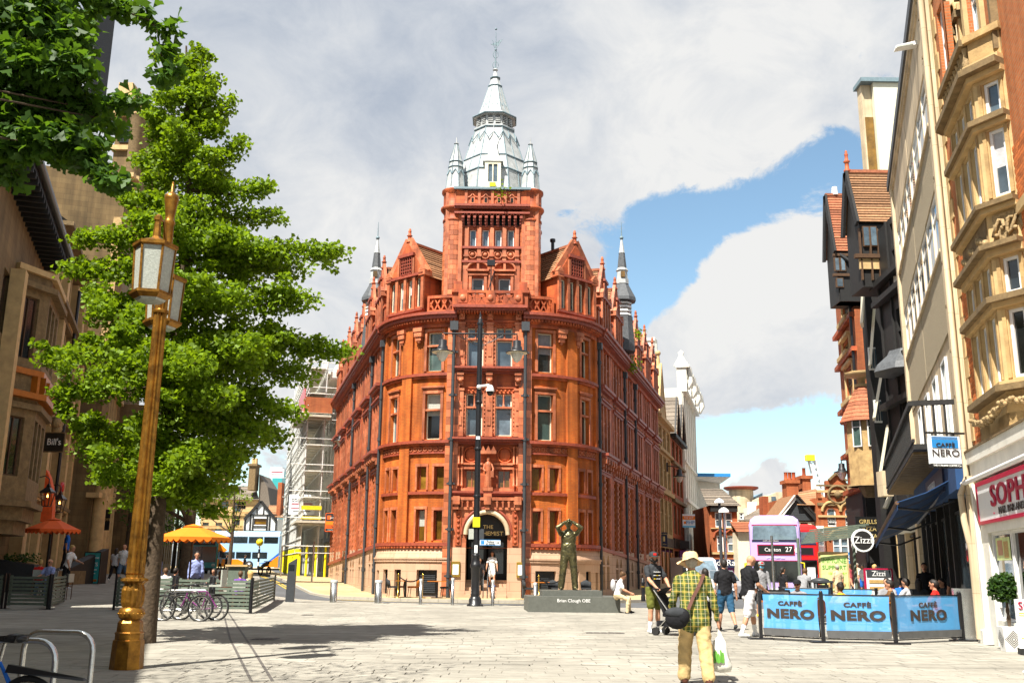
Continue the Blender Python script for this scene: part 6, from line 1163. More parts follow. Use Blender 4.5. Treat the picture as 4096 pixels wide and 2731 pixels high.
sf=P('shop_fascia','navy',lambda mb:F.box(mb,ux(2848),F.L+.3,.1,.3,vz(2268),vz(2236)));text('Leeds Rains',.72,'letter_white',sf,F.P(ux(2885),.32,vz(2250)),(1,0,0));P('shop_window','purple',lambda mb:F.box(mb,ux(2850),F.L,.05,.12,gz(0,84)+.3,vz(2268)))
RD=thing('flat_roofed_office','white office top with blue roof edge showing above the brick house','building',(at(2870,1920,105).x,105,0),world=True);P=bparts(RD);a,b=at(2835,1930,105),at(2908,1912,105);P('storey','white_wall',lambda mb:mb.box(a.x-2,a.x+1.2,105,112,0,b.z));P('roof','white_paint',lambda mb:mb.hexa([(a.x-2,104,b.z-.2),(a.x+1.2,104,b.z-.6),(a.x+1.2,112,b.z-.6),(a.x-2,112,b.z-.6),(a.x-2,103.4,b.z),(b.x,103.4,b.z),(b.x,112,b.z),(a.x-2,112,b.z)]));P('roof_edge','blue_sign',lambda mb:mb.box(a.x-2,b.x+.02,103.3,112,b.z,b.z+.35))
# low cream cottages behind the bus with red tiled roof
T_,P,F,ux,vz=endhouse('cream_cottage','low cream rendered cottage with red roof left of the lilac bus',2946,3130,82,2126,2330,'cream_paint',[(2992,3008,2195,2250)]);tiles(T_,(F.p[0].x-.2,81.6,vz(2128)),(F.p[1].x,81.6,vz(2128)),(F.p[0].x-.2,84,vz(2082)),(F.p[1].x,84,vz(2082)),6,'tile_red')
T_,P,F,ux,vz=endhouse('dormer_cottage','white house with slate roof and small dormers behind the red roofed cottage',2940,3130,92,2082,2200,'white_wall',[(2955,2972,2050,2078)]);tiles(T_,(F.p[0].x,91.6,vz(2085)),(F.p[1].x,91.6,vz(2072)),(F.p[0].x+3,96,vz(2030)),(F.p[1].x,96,vz(1990)),8,'tile_grey')
P('chimney','brick_dark',lambda mb:mb.box(at(3046,2000,92).x,at(3068,2000,92).x,91.5,93,vz(2090),vz(1985)));P('chimney','white_wall',lambda mb:mb.box(at(2980,2000,100).x,at(3030,2000,100).x,99,101,vz(2060),vz(2010)));P('chimney_pot','white_paint',lambda mb:[mb.lathe([(.18,0),(.15,.7)],(at(2995+9*k,2000,100).x,100,vz(2014)),8)for k in range(4)])
RW=thing('curved_glass_block','pale round tower with glass drum rising behind the cottages','building',(at(2960,2000,130).x,130,0),world=True);P=bparts(RW);w0=at(2965,1990,130);P('drum','concrete_cream',lambda mb:mb.lathe([(1.6,0),(1.6,w0.z+1.0)],(w0.x,130,0),20));P('cap','terracotta_dark',lambda mb:mb.lathe([(1.9,w0.z+1.0),(2.3,w0.z+1.2),(2.3,w0.z+1.4)],(w0.x,130,0),20));P('glass_wing','pane_sky',lambda mb:mb.prism([(at(3000,2040,132).x,132,w0.z-4),(at(3000,2000,132).x,132,w0.z),(at(3050,1970,132).x,132,at(3050,1970,132).z),(at(3050,2040,132).x,132,w0.z-4)],(0,6,0)))
RH=thing('curved_roof_block','pale modern block with rounded corner and dark window behind the chimneys','building',(at(3110,2000,120).x,120,0),world=True);P=bparts(RH);a,b=at(3060,2060,120),at(3200,1968,120);P('wall','concrete_cream',lambda mb:mb.prism([(a.x,120,0),(a.x,120,b.z-1.6),(a.x+.5,120,b.z-.5),(a.x+1.6,120,b.z),(b.x,120,b.z),(b.x,120,0)],(0,8,0)));P('window','pane_sky',lambda mb:mb.box(at(3085,2000,120).x,at(3102,2000,120).x,119.8,120,at(3085,2002,120).z,at(3085,1985,120).z))
# brick chimney stack house
T_,P,F,ux,vz=endhouse('chimney_house','brown roofed house with big brick chimney stacks behind the timber gable',3110,3280,90,2000,2200,'brick_far',[]);tiles(T_,(F.p[0].x-1,89.6,vz(2052)),(F.p[1].x,89.6,vz(2052)),(F.p[0].x+1.5,94,vz(1975)),(F.p[1].x,94,vz(1975)),8,'tile_brown')
for pa,pb,pt,pots in((3143,3190,1938,3),(3208,3241,1920,1)):
 P('chimney','brick_far',lambda mb:(mb.box(at(pa,2000,89).x,at(pb,2000,89).x,88.5,90,vz(2050),vz(pt)),mb.box(at(pa,2000,89).x-.15,at(pb,2000,89).x+.15,88.35,90.15,vz(pt),vz(pt)+.3)));P('chimney_pot','terracotta',lambda mb:[mb.lathe([(.2,0),(.16,.25),(.16,.7),(.2,.75)],(at(pa+(pb-pa)*(k+.5)/pots,2000,89).x,89.2,vz(pt)+.3),8)for k in range(pots)])
 # timber boarded gable
T_,P,F,ux,vz=endhouse('gabled_house','cream house with dark boarded gable and white bargeboards behind the buses',3100,3268,80,2085,2330,'cream_paint',[(3196,3226,2088,2124),(3225,3238,2200,2245)],'timber_brown','pane_dark');ap=F.P(ux(3180),.25,vz(1985))
g0=P('gable','timber_black',lambda mb:mb.prism([F.P(ux(3105),.1,vz(2082)),F.P(ux(3258),.1,vz(2082)),F.P(ux(3180),.1,vz(1995))],(0,.3,0)))
for i in range(8):t0=i/8;mb=MB();a=ux(3110+68*t0);b=ux(3252-70*t0);F.box(mb,a,b,.1,.14,vz(2080-82*t0),vz(2080-82*t0)+.2);mb.make('board','iron_grey',g0)
P('bargeboard','white_paint',lambda mb:mb.bar(F.P(ux(3096),.4,vz(2086)),ap,.2,.3));P('bargeboard','timber_black',lambda mb:mb.bar(F.P(ux(3270),.4,vz(2090)),ap,.2,.42));P('roof_slope','tile_brown',lambda mb:(mb.face([F.P(ux(3092),.5,vz(2088)),F.P(ux(3180),.5,vz(1978)),F.P(ux(3180),-5,vz(1978)),F.P(ux(3092),-5,vz(2088))]),mb.face([F.P(ux(3274),.5,vz(2092)),F.P(ux(3274),-5,vz(2092)),F.P(ux(3180),-5,vz(1978)),F.P(ux(3180),.5,vz(1978))])));P('drainpipe','timber_brown',lambda mb:mb.tube([F.P(ux(3258),.15,0),F.P(ux(3258),.15,vz(2095))],.14,6))
board('shop_board','tall white notice board on the brick jeweller corner',3281,2140,78.5,.6,1.5,'sign_white',[('box',-.25,.25,.35,.45,'banner_grey'),('box',-.25,.25,-.65,-.6,'yellow_sign')])
# red brick jeweller with gable, facing down the street
T_,P,F,ux,vz=endhouse('brick_jeweller','orange brick house with stepped gable and arched windows over a black jeweller shop front',3268,3440,79,1990,2330,'brick_far',[(3305,3340,2032,2105),(3376,3412,2032,2105),(3320,3412,2150,2215)])
P('gable','brick_far',lambda mb:(mb.prism([F.P(ux(3308),.02,vz(1992)),F.P(ux(3308),.02,vz(1922)),F.P(ux(3320),.02,vz(1922)),F.P(ux(3346),.02,vz(1897)),F.P(ux(3385),.02,vz(1922)),F.P(ux(3400),.02,vz(1940)),F.P(ux(3440),.02,vz(1940)),F.P(ux(3440),.02,vz(1992))],(0,.5,0)),F.box(mb,ux(3270),ux(3285),-.3,.1,vz(1992),vz(1966))));P('gable_coping','stone_dirty',lambda mb:(mb.bar(F.P(ux(3318),.1,vz(1920)),F.P(ux(3347),.1,vz(1894)),.3,.15),mb.bar(F.P(ux(3347),.1,vz(1894)),F.P(ux(3390),.1,vz(1922)),.3,.15)))
for p0_,p1_,m in((1945,1938,'stone_dirty'),(1970,1960,'stone_buff'),(2022,2010,'stone_dirty'),(2068,2060,'stone_buff'),(2112,2106,'stone_buff')):P('string_course',m,lambda mb:F.box(mb,0,F.L,0,.12,vz(p0_),vz(p1_)))
P('roundel','stone_dirty',lambda mb:(mb.tube([F.P(ux(3350)+.75*cos(q),.12,vz(1978)+.7*sin(q))for q in np.linspace(0,2*pi,17)[:-1]],.1,6,closed=True),mb.ball(F.P(ux(3350),.1,vz(1978)),.3,10),F.box(mb,ux(3350)-.1,ux(3350)+.1,0,.15,vz(1994),vz(1962)),F.box(mb,ux(3350)-.85,ux(3350)+.85,0,.13,vz(1980),vz(1976))))
for pc in(3322,3394):P('arch_moulding','stone_yellow',lambda mb:mb.tube([F.P(ux(pc)-.75*cos(q),.08,vz(2045)+.75*sin(q))for q in np.linspace(0,pi,9)],.12,6));P('arched_head','brick_far',lambda mb:F.arch(mb,ux(pc-18),ux(pc+18),vz(2048),vz(2032),-.12,.02));sg=P('window_sign','sign_black',lambda mb:F.box(mb,ux(pc-15),ux(pc+15),-.08,-.05,vz(2095),vz(2072)));[text(w,.3,'letter_white',sg,F.P(ux(pc),-.03,vz(2078+9*i)),(1,0,0))for i,w in enumerate(('French','Dining')if pc<3350 else('Fine','French','Dining'))]
P('arch_moulding','stone_yellow',lambda mb:mb.tube([F.P(ux(3366)-1.25*cos(q),.1,vz(2150)+.65*sin(q))for q in np.linspace(0,pi,11)],.13,6));P('window_mullion','white_paint',lambda mb:[F.box(mb,ux(p)-.07,ux(p)+.07,-.08,.05,vz(2215),vz(2150))for p in(3350,3382)]);P('carved_tympanum','stone_carved',lambda mb:F.box(mb,ux(3325),ux(3408),0,.06,vz(2150),vz(2134)))
sf=P('shop_fascia','sign_black',lambda mb:F.box(mb,ux(3310),F.L,.1,.4,vz(2273),vz(2246)));text('LEVINS',.62,'letter_white',sf,F.P(ux(3378),.42,vz(2256)),(1,0,0),sx=1.1);text('FINE JEWELLERY',.2,'letter_white',sf,F.P(ux(3378),.42,vz(2268)),(1,0,0));P('shop_cornice','iron_grey',lambda mb:F.box(mb,ux(3305),F.L,.1,.6,vz(2246),vz(2232)));P('shop_window','pane_amber',lambda mb:F.box(mb,ux(3310),F.L,.1,.2,gz(30,79)+.2,vz(2273)));tiles(T_,(F.p[0].x-1.5,79.5,vz(2020)),(F.p[0].x+1.5,79.5,vz(2020)),(F.p[0].x,84,vz(1950)),(F.p[0].x+1.5,84,vz(1935)),7,'tile_brown')
# crane jib beyond the roofs
cr_=thing('tower_crane','pale crane jib leaning up beyond the brick jeweller','crane',at(3285,1960,200),world=True);a,b=at(3287,1985,200),at(3250,1842,200)
mb=MB();[mb.bar(a+Vector((dx,dy,0)),b+Vector((dx,dy,0)),.25,.25)for dx in(-.6,.6)for dy in(0,1)];mb.make('jib_chord','white_paint',cr_);mb=MB();[mb.bar(a.lerp(b,i/12)+Vector((-.6 if i%2 else .6,0,0)),a.lerp(b,(i+1)/12)+Vector((.6 if i%2 else-.6,0,0)),.18,.18)for i in range(12)];mb.make('jib_lacing','white_paint',cr_);mb=MB();mb.box(b.x-1.3,b.x+.4,199.5,201,b.z,b.z+1.2);mb.make('jib_head','bright_yellow',cr_)
# ------------------------------------------------------------------ left hand street
LH=R(-19);LP=lambda s:(-19.857+s*sin(LH),38+s*cos(LH))
def leftf(a,b):return Fac([LP(a),LP(b)])
# unseen house beside the square, its height set for the shadow it casts
L0=thing('offscreen_house','unseen stone house left of the square, sized for its shadow on the paving','building',(-14,18,0),world=True);P=bparts(L0);F0=Fac([(-5.6,-4),(-16.4,27.2)])
h0=[(2+i*3.4,3.6+i*3.4,z,z+2.0)for i in range(9)for z in(1.0,5)]
P('wall','ashlar',lambda mb:(F0.wall(mb,0,F0.L,-.2,11.4,h0,.2),F0.box(mb,0,F0.L,-6,-.3,0,11.3),F0.box(mb,0,F0.L,-.3,.4,11.4,11.7)))
for h in h0[-15:]:F0.win(*h,L0,frame='timber_brown',mull=(.5,))
L1=thing('oriel_stone_house','dark stone house with gothic oriel window and black gutter at the left edge','building',LP(-1)+(0,),world=True);P=bparts(L1);F_=leftf(-9,4.2)
h1=[(1+i*2.4,2.4+i*2.4,z,z+w)for i in range(2)for z,w in((1.0,2.4),(5.2,2.6),(9.5,2.2))]
P('wall','ashlar',lambda mb:(F_.wall(mb,0,F_.L,-.2,14.6,h1,.25),F_.box(mb,0,F_.L,-7,-.3,0,14.5)))
for h in h1:F_.win(*h,L1,frame='timber_brown',mull=(.33,.66))
OB=F_.P(9.2,0,0);d_,n_=F_.dirs(9);oc=[F_.P(5.6,0,0),F_.P(7.0,1.1,0),F_.P(10.4,1.1,0),F_.P(11.8,0,0)];OBF=Fac([(p.x,p.y)for p in oc])
oh=[(c-.4,c+.4,z,z+w)for c in(.9,2.35,3.4,4.5,6.1)for z,w in((4.6,2.2),(9.0,2.4))]
P('oriel','stone_dirty',lambda mb:OBF.wall(mb,0,OBF.L,3.6,12.4,oh,.2))
for h in oh:OBF.win(*h,L1,o=-.12,frame='timber_brown',pane='pane_black',mull=(.5,))
for z,o,m in((3.5,.25,'stone_dirty'),(7.1,.2,'stone_dirty'),(7.5,.35,'leather_tan'),(8.4,.15,'leather_tan'),(11.7,.3,'stone_dirty'),(12.3,.2,'stone_buff')):P('moulding',m,lambda mb:OBF.box(mb,0,OBF.L,-.5,o,z,z+.22))
for c in(1.45,1.85,2.9,3.95,5.0,5.4):P('timber_bracket','leather_tan',lambda mb:OBF.box(mb,c-.06,c+.06,0,.25,7.72,8.4))
P('oriel_base','stone_dirty',lambda mb:(OBF.box(mb,.3,OBF.L-.3,-1,-.05,3.0,3.5),OBF.box(mb,.8,OBF.L-.8,-1,-.3,2.5,3.0)))
P('eaves_gutter','iron_black',lambda mb:(mb.tube([F_.P(0,1.1,14.7),F_.P(F_.L-.2,1.1,14.7)],.16,8),F_.box(mb,0,F_.L-.3,0,1.0,14.4,14.6)));P('rafter_end','timber_black',lambda mb:[F_.box(mb,.3+i*.6,.42+i*.6,0,1.0,14.2,14.4)for i in range(21)])
tiles(L1,F_.P(0,1.0,14.8),F_.P(F_.L,1.0,14.8),F_.P(0,-4,18.5),F_.P(F_.L,-4,18.5),10,'slate_dark');P('roof_dormer','white_paint',lambda mb:F_.box(mb,9.5,11.5,-2,-.2,15.6,17.2));a,b=at(335,400,46),at(400,0,46);P('chimney','timber_black',lambda mb:mb.box(a.x,b.x,46,48,a.z-.6,b.z+4))
P('pilaster','stone_buff',lambda mb:F_.box(mb,12.4,13.1,0,.5,0,12));P('pilaster','stone_buff',lambda mb:F_.box(mb,4.6,5.3,0,.5,0,12))
L2=thing('restaurant_house','brown stone house with pilasters and heavy cornices behind the red parasol','building',LP(10)+(0,),world=True);P=bparts(L2);F_=leftf(4.3,22)
h2=[(c-.8,c+.8,z,z+w)for c in(3.2,7.6,12.2,15.6)for z,w in((1.2,3.0),(5.4,2.4),(10.8,2.6),(14.6,1.8))]
P('wall','ashlar',lambda mb:(F_.wall(mb,0,F_.L,-.2,17,h2,.3),F_.box(mb,0,F_.L,-7,-.35,0,16.9),mb.face([F_.P(0,0,13),F_.P(0,0,17),F_.P(0,-7,17),F_.P(0,-7,13)])))
for h in h2:
 F_.win(*h,L2,frame='timber_brown',mull=(.5,),trans=(.6,));P('window_hood','stone_buff',lambda mb:(F_.box(mb,h[0]-.25,h[1]+.25,0,.45,h[3]+.1,h[3]+.35),F_.box(mb,h[0]-.2,h[0],0,.15,h[2],h[3]+.1),F_.box(mb,h[1],h[1]+.2,0,.15,h[2],h[3]+.1),F_.box(mb,h[0]-.2,h[1]+.2,0,.2,h[2]-.2,h[2])))
for c in(.6,5.3,9.9,14.0,17.2):P('pilaster','stone_buff',lambda mb:F_.box(mb,c-.45,c+.45,0,.4,0,16.4))
for z,o in((4.4,.5),(9.0,.8),(9.4,.55),(13.6,.7),(16.7,.9)):P('cornice','stone_dirty',lambda mb:(F_.box(mb,-.1,F_.L,0,o,z,z+.2),F_.box(mb,-.05,F_.L,0,o*.6,z-.25,z)))
P('drainpipe','iron_black',lambda mb:mb.tube([F_.P(9.1,.5,.2),F_.P(9.1,.5,16)],.09,6));P('alarm_bell','bright_red',lambda mb:mb.lathe([(.3,0),(.3,.12),(.2,.18)],F_.P(13,.3,5.6),12,axis=F_.n[0].to_3d()));P('door','timber_black',lambda mb:F_.box(mb,7.0,8.4,0,.05,.4,3.6))
P('carved_scroll','stone_carved',lambda mb:[mb.ball(F_.P(4.9+.3*i,.6,8.2-.3*(i%2)),.3,8)for i in range(3)]);P('roof_slope','slate_dark',lambda mb:mb.face([F_.P(0,.6,16.95),F_.P(F_.L,.6,16.95),F_.P(F_.L,-4,20),F_.P(0,-4,20)]));P('wall_plaque','white_paint',lambda mb:F_.box(mb,.35,.85,.4,.44,5.2,5.8))
# taller stone building beyond, its end wall in the sun
a,b=at(285,1000,60),at(520,1000,60);L3=thing('tall_stone_house','tall yellow stone building whose sunlit end wall shows between the trees','building',(a.x,60,0),world=True);P=bparts(L3)
x0_,x1_=-31.5,at(445,1300,60).x;zt=at(430,700,60).z
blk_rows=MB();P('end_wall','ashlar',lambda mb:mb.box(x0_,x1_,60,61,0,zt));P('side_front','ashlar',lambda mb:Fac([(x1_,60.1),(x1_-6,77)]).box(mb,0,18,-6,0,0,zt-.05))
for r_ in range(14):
 for k in range(6):zz=15+r_*.62;w=(x1_-x0_)/6;P('sunlit_block','stone_yellow',lambda mb:mb.box(x0_+k*w+.02+(.3 if r_%2 else 0)*(k>0),x0_+(k+1)*w-.01+(.3 if r_%2 else 0)*(k<5),59.93-.03*random.random(),60,zz,zz+.6))if zz<zt-.6 and k>2 else None  # paler blocks paint sunlight onto the upper part of this wall
SFc=Fac([(x1_,60.1),(x1_-6,77)]);wz=[(1.5+i*3,3+i*3,z,z+2.4)for i in range(5)for z in(2,6.5,11,15.5)]
for h in wz:SFc.win(*h,L3,o=.08,frame='stone_buff',pane='pane_dark',mull=(.5,));P('window_hood','stone_buff',lambda mb:SFc.box(mb,h[0]-.2,h[1]+.2,0,.5,h[3],h[3]+.3))
for z in(5.4,10,14.6,zt-1,zt-.3):P('cornice','stone_buff',lambda mb:(SFc.box(mb,-.2,18,0,.7,z,z+.3),mb.box(x1_-.2 if z<15 else x0_,x1_+.6,59.5,60,z,z+.3)))
for u in(.3,4,8,12):P('column','stone_buff',lambda mb:mb.lathe([(.45,0),(.4,4),(.36,8.5),(.5,8.8)],SFc.P(u,.4,.6),10))
L4=thing('gable_top_house','tall carved stone house whose top rises above the near foliage','building',(-35,74,0),world=True);P=bparts(L4);a,b=at(455,600,74),at(545,600,74);zt4=at(500,470,74).z
P('wall','ashlar',lambda mb:mb.box(a.x,b.x,74,80,0,zt4));P('cornice','stone_buff',lambda mb:(mb.box(a.x-.3,b.x+.5,73.5,80,zt4,zt4+.5),mb.box(a.x-.2,b.x+.3,73.7,80,zt4-3,zt4-2.6)));P('attic','stone_buff',lambda mb:(mb.box(a.x,b.x-.3,74.2,79,zt4+.5,zt4+2),mb.box(a.x-.2,a.x+1,74,76,zt4+2,at(450,330,74).z)));P('window','pane_dark',lambda mb:mb.box(a.x+.4,b.x-.5,73.9,74,zt4-2.3,zt4-.6));P('corner_turret','stone_dirty',lambda mb:mb.lathe([(.5,zt4-9),(.7,zt4-8),(.7,zt4-.5),(.9,zt4)],(b.x,74,0),8))
L5=thing('far_left_row','row of dim stone fronts farther up the left street behind the trees','building',(-38,95,0),world=True);P=bparts(L5);F_=Fac([(-28.5,77),(-37,108)]);h5=[(1+i*3,2.4+i*3,z,z+2.2)for i in range(10)for z in(1.5,5.5,9.5)];P('wall','ashlar',lambda mb:(F_.wall(mb,0,F_.L,-.5,14,h5,.2),F_.box(mb,0,F_.L,-5,-.3,0,13.9)))
for h in h5:F_.win(*h,L5,frame='timber_brown',pane='pane_dark')
# --- end of the left street
T_,P,F,ux,vz=endhouse('sandstone_office','pale sandstone building with grey roof and big chimneys behind the blue and orange bus',810,1040,128,1995,2290,'stone_buff',[(885,915,2005,2035),(950,985,2005,2035),(935,966,2010+0,2047),(938,966,2078,2122)if False else(938,966,2060,2100),(800+70,896,2090,2130),(800+18,843,2090,2130),(818,840,2010,2050)],'iron_grey','pane_dark',10)
tiles(T_,(F.p[0].x-.5,127.5,vz(1998)),(F.p[1].x,127.5,vz(1998)),(F.p[0].x+2,131,vz(1935)),(F.p[1].x-1.5,131,vz(1935)),8,'tile_grey');P('end_wall','tile_grey',lambda mb:mb.prism([(F.p[1].x-.1,127.9,vz(2050)),(F.p[1].x+1.4,127.9,vz(2020)),(F.p[1].x+.9,127.9,vz(1945)),(F.p[1].x-.3,127.9,vz(1895))],(0,6,0)))
for pa,pb,pt in((872,902,1865),(995,1022,1865)):P('chimney','stone_dirty',lambda mb:(mb.box(at(pa,2000,128).x,at(pb,2000,128).x,127,129,vz(1960),vz(pt)),mb.box(at(pa,2000,128).x-.2,at(pb,2000,128).x+.2,126.8,129.2,vz(pt),vz(pt)+.3)));P('chimney_pot','stone_buff',lambda mb:[mb.lathe([(.25,0),(.2,.8)],(at(pa+(pb-pa)*k,2000,128).x,128,vz(pt)+.3),8)for k in(.3,.7)])
for z in(2057,2110,2140):P('string_course','stone_yellow',lambda mb:F.box(mb,0,F.L,0,.2,vz(z)-.15,vz(z)+.15))
P('banding','stone_yellow',lambda mb:[F.box(mb,0,F.L,0,.04,vz(2290)+.5+i*.9,vz(2290)+.56+i*.9)for i in range(10)])
T_,P,F,ux,vz=endhouse('half_timbered_house','black and white half timbered gabled house behind the blue bus',982,1114,120,2072,2290,'white_paint',[(1022,1072,2066,2098),(1020,1066,2128,2148)],'timber_brown','pane_amber',8)
ap=F.P(ux(1046),.15,vz(2004));P('gable','white_paint',lambda mb:mb.prism([F.P(ux(992),.02,vz(2073)),F.P(ux(1100),.02,vz(2073)),F.P(ux(1046),.02,vz(2010))],(0,.3,0)))
P('bargeboard','timber_black',lambda mb:mb.bar(F.P(ux(984),.15,vz(2078)),ap,.2,.32));P('bargeboard','timber_black',lambda mb:mb.bar(F.P(ux(1110),.15,vz(2078)),ap,.2,.32))
for a,b,c,d in((984,2066,990,2150),(1108,2066,1113,2150),(1005,2060,1010,2150),(1082,2060,1087,2150),(1016,2056,1020,2120),(1072,2056,1077,2120),(1030,2030,1034,2058),(1056,2030,1060,2058)):P('timber_stud','timber_black',lambda mb:F.box(mb,ux(a),ux(c),.03,.12,vz(d),vz(b)))
for a,b,y in((984,1113,2122),(984,1113,2058),(1018,1076,2104)):P('timber_rail','timber_black',lambda mb:F.box(mb,ux(a),ux(b),.02,.14,vz(y+2),vz(y-2)))
tiles(T_,(ap.x+.6,120.5,vz(2068)),(F.p[1].x+.8,120.5,vz(2068)),(ap.x,124,vz(2012)),(F.p[1].x+.8,124,vz(2012)),7,'tile_brown');tiles(T_,(F.p[0].x-.2,120.5,vz(2072)),(ap.x,120.5,vz(2072)),(F.p[0].x+1,124,vz(2030)),(ap.x,124,vz(2030)),6,'slate_dark');P('chimney','brick_far',lambda mb:mb.box(at(1108,2000,121).x,at(1124,2000,121).x,121,122.5,vz(2060),vz(1925)))
GT=thing('glass_tower','turquoise glass tower showing between the half timbered house and the scaffold','building',(at(1095,2000,190).x,190,0),world=True);P=bparts(GT);a,b=at(1083,2015,190),at(1130,1880,190);mat('turquoise_glass',(.05,.36,.36),.2);P('curtain_wall','turquoise_glass',lambda mb:mb.box(a.x,b.x,190,198,0,b.z));P('roof_edge','white_paint',lambda mb:mb.box(a.x-.4,b.x,189.6,198,b.z,b.z+.6));P('spandrel','pane_sky',lambda mb:[mb.box(a.x,b.x,189.9,190,i*3.4,i*3.4+.8)for i in range(int(b.z/3.4))])
# --- white building under scaffold
pl=FL.P(0,0,0);SB=thing('white_scaffolded_house','white stone house with tall chimneys standing behind the scaffold','building',(pl.x,pl.y,0),world=True);P=bparts(SB);FS=Fac([(pl.x+30*sin(hl),pl.y+30*cos(hl)),(pl.x+.06*sin(hl),pl.y+.06*cos(hl))]);g_=gz(pl.x,pl.y)
h5=[(1+i*3.2,2.6+i*3.2,z,z+2.4)for i in range(9)for z in(5,8.8,12.4)]+[(1+i*3.2,3.2+i*3.2,1.0,3.8)for i in range(9)]
P('wall','white_wall',lambda mb:(FS.wall(mb,0,30,-.2,16.2,h5,.3),FS.box(mb,0,30,-8,-.4,0,16.1)))
for h in h5:FS.win(*h,SB,frame='white_paint',pane='pane_dark',mull=(.5,))
for u in(1,7,13,19,25):P('chimney','white_wall',lambda mb:(FS.box(mb,u,u+1.6,-3,-1.4,16,20.2),FS.box(mb,u-.15,u+1.75,-3.2,-1.2,20.2,20.5),FS.box(mb,u+2.4,u+3.6,-3,-1.6,16,19),FS.box(mb,u+2.3,u+3.7,-3.1,-1.5,19,19.3)))
P('cornice','white_wall',lambda mb:(FS.box(mb,0,30,-.3,.7,15.8,16.2),FS.box(mb,0,30,-.3,.9,16.2,16.4)));P('parapet','white_wall',lambda mb:FS.box(mb,0,30,-.5,.2,16.4,17.3));P('shop_front','sign_black',lambda mb:FS.box(mb,24.5,29.9,0,.12,3.3,4.4));d_,n_=FS.dirs(28);text('Ink',.9,'letter_white',SB,FS.P(28.2,.16,3.85),d_)
mat('scaffold_tube',(.74,.74,.70),.4,.12,9,metal=.2);mat('scaffold_board',(.55,.50,.40),.8);SC_=thing('scaffold','pole scaffolding with boarded lifts and yellow padded feet wrapping the white house','scaffold',FS.P(15,1.2,0),world=True);P=bparts(SC_)
lv=[2.4,4.5,6.5,8.5,10.5,12.5,14.5,16.5];zb_=lambda u,o:gz(*FS.P(u,o,0)[:2])
for i in range(28):
 for o in(1.0,2.3):
  u=.2+i*1.12;top=17.6+random.random()*1.2;jx=random.uniform(-.15,.15)
  P('scaffold_pole','scaffold_tube',lambda mb:mb.tube([FS.P(u+jx,o,zb_(u,o)),FS.P(u+jx,o,top)],.045,5))
  if o>2:P('pole_sleeve','yellow_sign',lambda mb:mb.tube([FS.P(u+jx,o,zb_(u,o)+.1),FS.P(u+jx,o,zb_(u,o)+2.1)],.085,6))
for z in lv:
 for o in(1.0,2.3):
  for dz in((0,.55,1.05)if o>2 else(0,)):P('ledger','scaffold_tube',lambda mb:mb.tube([FS.P(0,o+.06,z+dz),FS.P(30.6,o+.06,z+dz)],.04,5))
 P('boarding','scaffold_board',lambda mb:FS.box(mb,.1,30.4,1.1,2.2,z+.05,z+.09))if z>3 else None
 for i in range(0,18,1):P('transom','scaffold_tube',lambda mb:mb.tube([FS.P(.2+i*1.78,.1,z),FS.P(.2+i*1.78,2.6,z)],.035,4))if i%2==0 or i>14 else None
for i in range(14):P('brace','scaffold_tube',lambda mb:mb.tube([FS.P(1+i*2,2.4,lv[i%6]),FS.P(2.8+i*2,2.4,lv[i%6]+2.1+2*(i%2))],.035,5))
for z in lv[::1]:P('end_rail','scaffold_tube',lambda mb:(mb.tube([FS.P(30.5,0,z+.5),FS.P(30.5,3.4,z+.5)],.04,5)))
P('boarded_lift','scaffold_board',lambda mb:(FS.box(mb,24,31.2,.6,3.2,12.6,12.75),FS.box(mb,25,31.2,.3,2.8,4.6,4.75)));P('red_sheeting','bright_red',lambda mb:FS.box(mb,22.5,30.6,2.62,2.66,12.8,15.2));P('red_sheeting','brick_far',lambda mb:FS.box(mb,30.5,30.56,.5,2.6,13,14.2));P('loading_gate','bright_yellow',lambda mb:(FS.box(mb,30.3,30.4,.9,2.4,5.6,5.9),FS.box(mb,30.3,30.4,.9,2.4,4.9,5.1)))
for u in(30.7,):
 for o in(.4,1.1,1.8):P('yellow_barrier_pole','yellow_sign',lambda mb:mb.tube([FS.P(u-.5,o,zb_(u,o)),FS.P(u-.5,o,3.0)],.10,6))
d_,n_=FS.dirs(20)
b_=board('scaffold_sign','white company board hung across the middle of the scaffold',1208,2017,78.5,2.1,1.6,'sign_white',[('txt','CONNECTS',.35,.32,'banner_grey'),('box',-.85,.85,.02,.1,'crimson'),('box',-.85,.85,-.3,-.24,'crimson'),('box',-.7,.7,-.55,-.5,'banner_grey')])
b_=board('scaffold_sign','smaller white board hung high at the far end of the scaffold',1108,1892,103,1.5,1.0,'sign_white',[('box',-.6,.6,.1,.2,'crimson'),('box',-.6,.6,-.15,-.1,'banner_grey')])
board('estate_board','orange and dark letting board fixed at the left end of the red building',1330,2088,73.5,1.0,1.3,'charcoal_board' if False else 'cloth_charcoal',[('box',-.5,.5,-.18,.08,'orange_cloth'),('box',-.5,.5,-.46,-.2,'red_cloth'),('txt','property',.33,.2,'letter_white',.18),('txt','0115 784 4777',-.33,.13,'sign_black'),('txt','boxprop.co.uk',-.55,.11,'letter_white'),('box',-.4,-.12,.2,.5,'red_cloth')],'red_cloth')
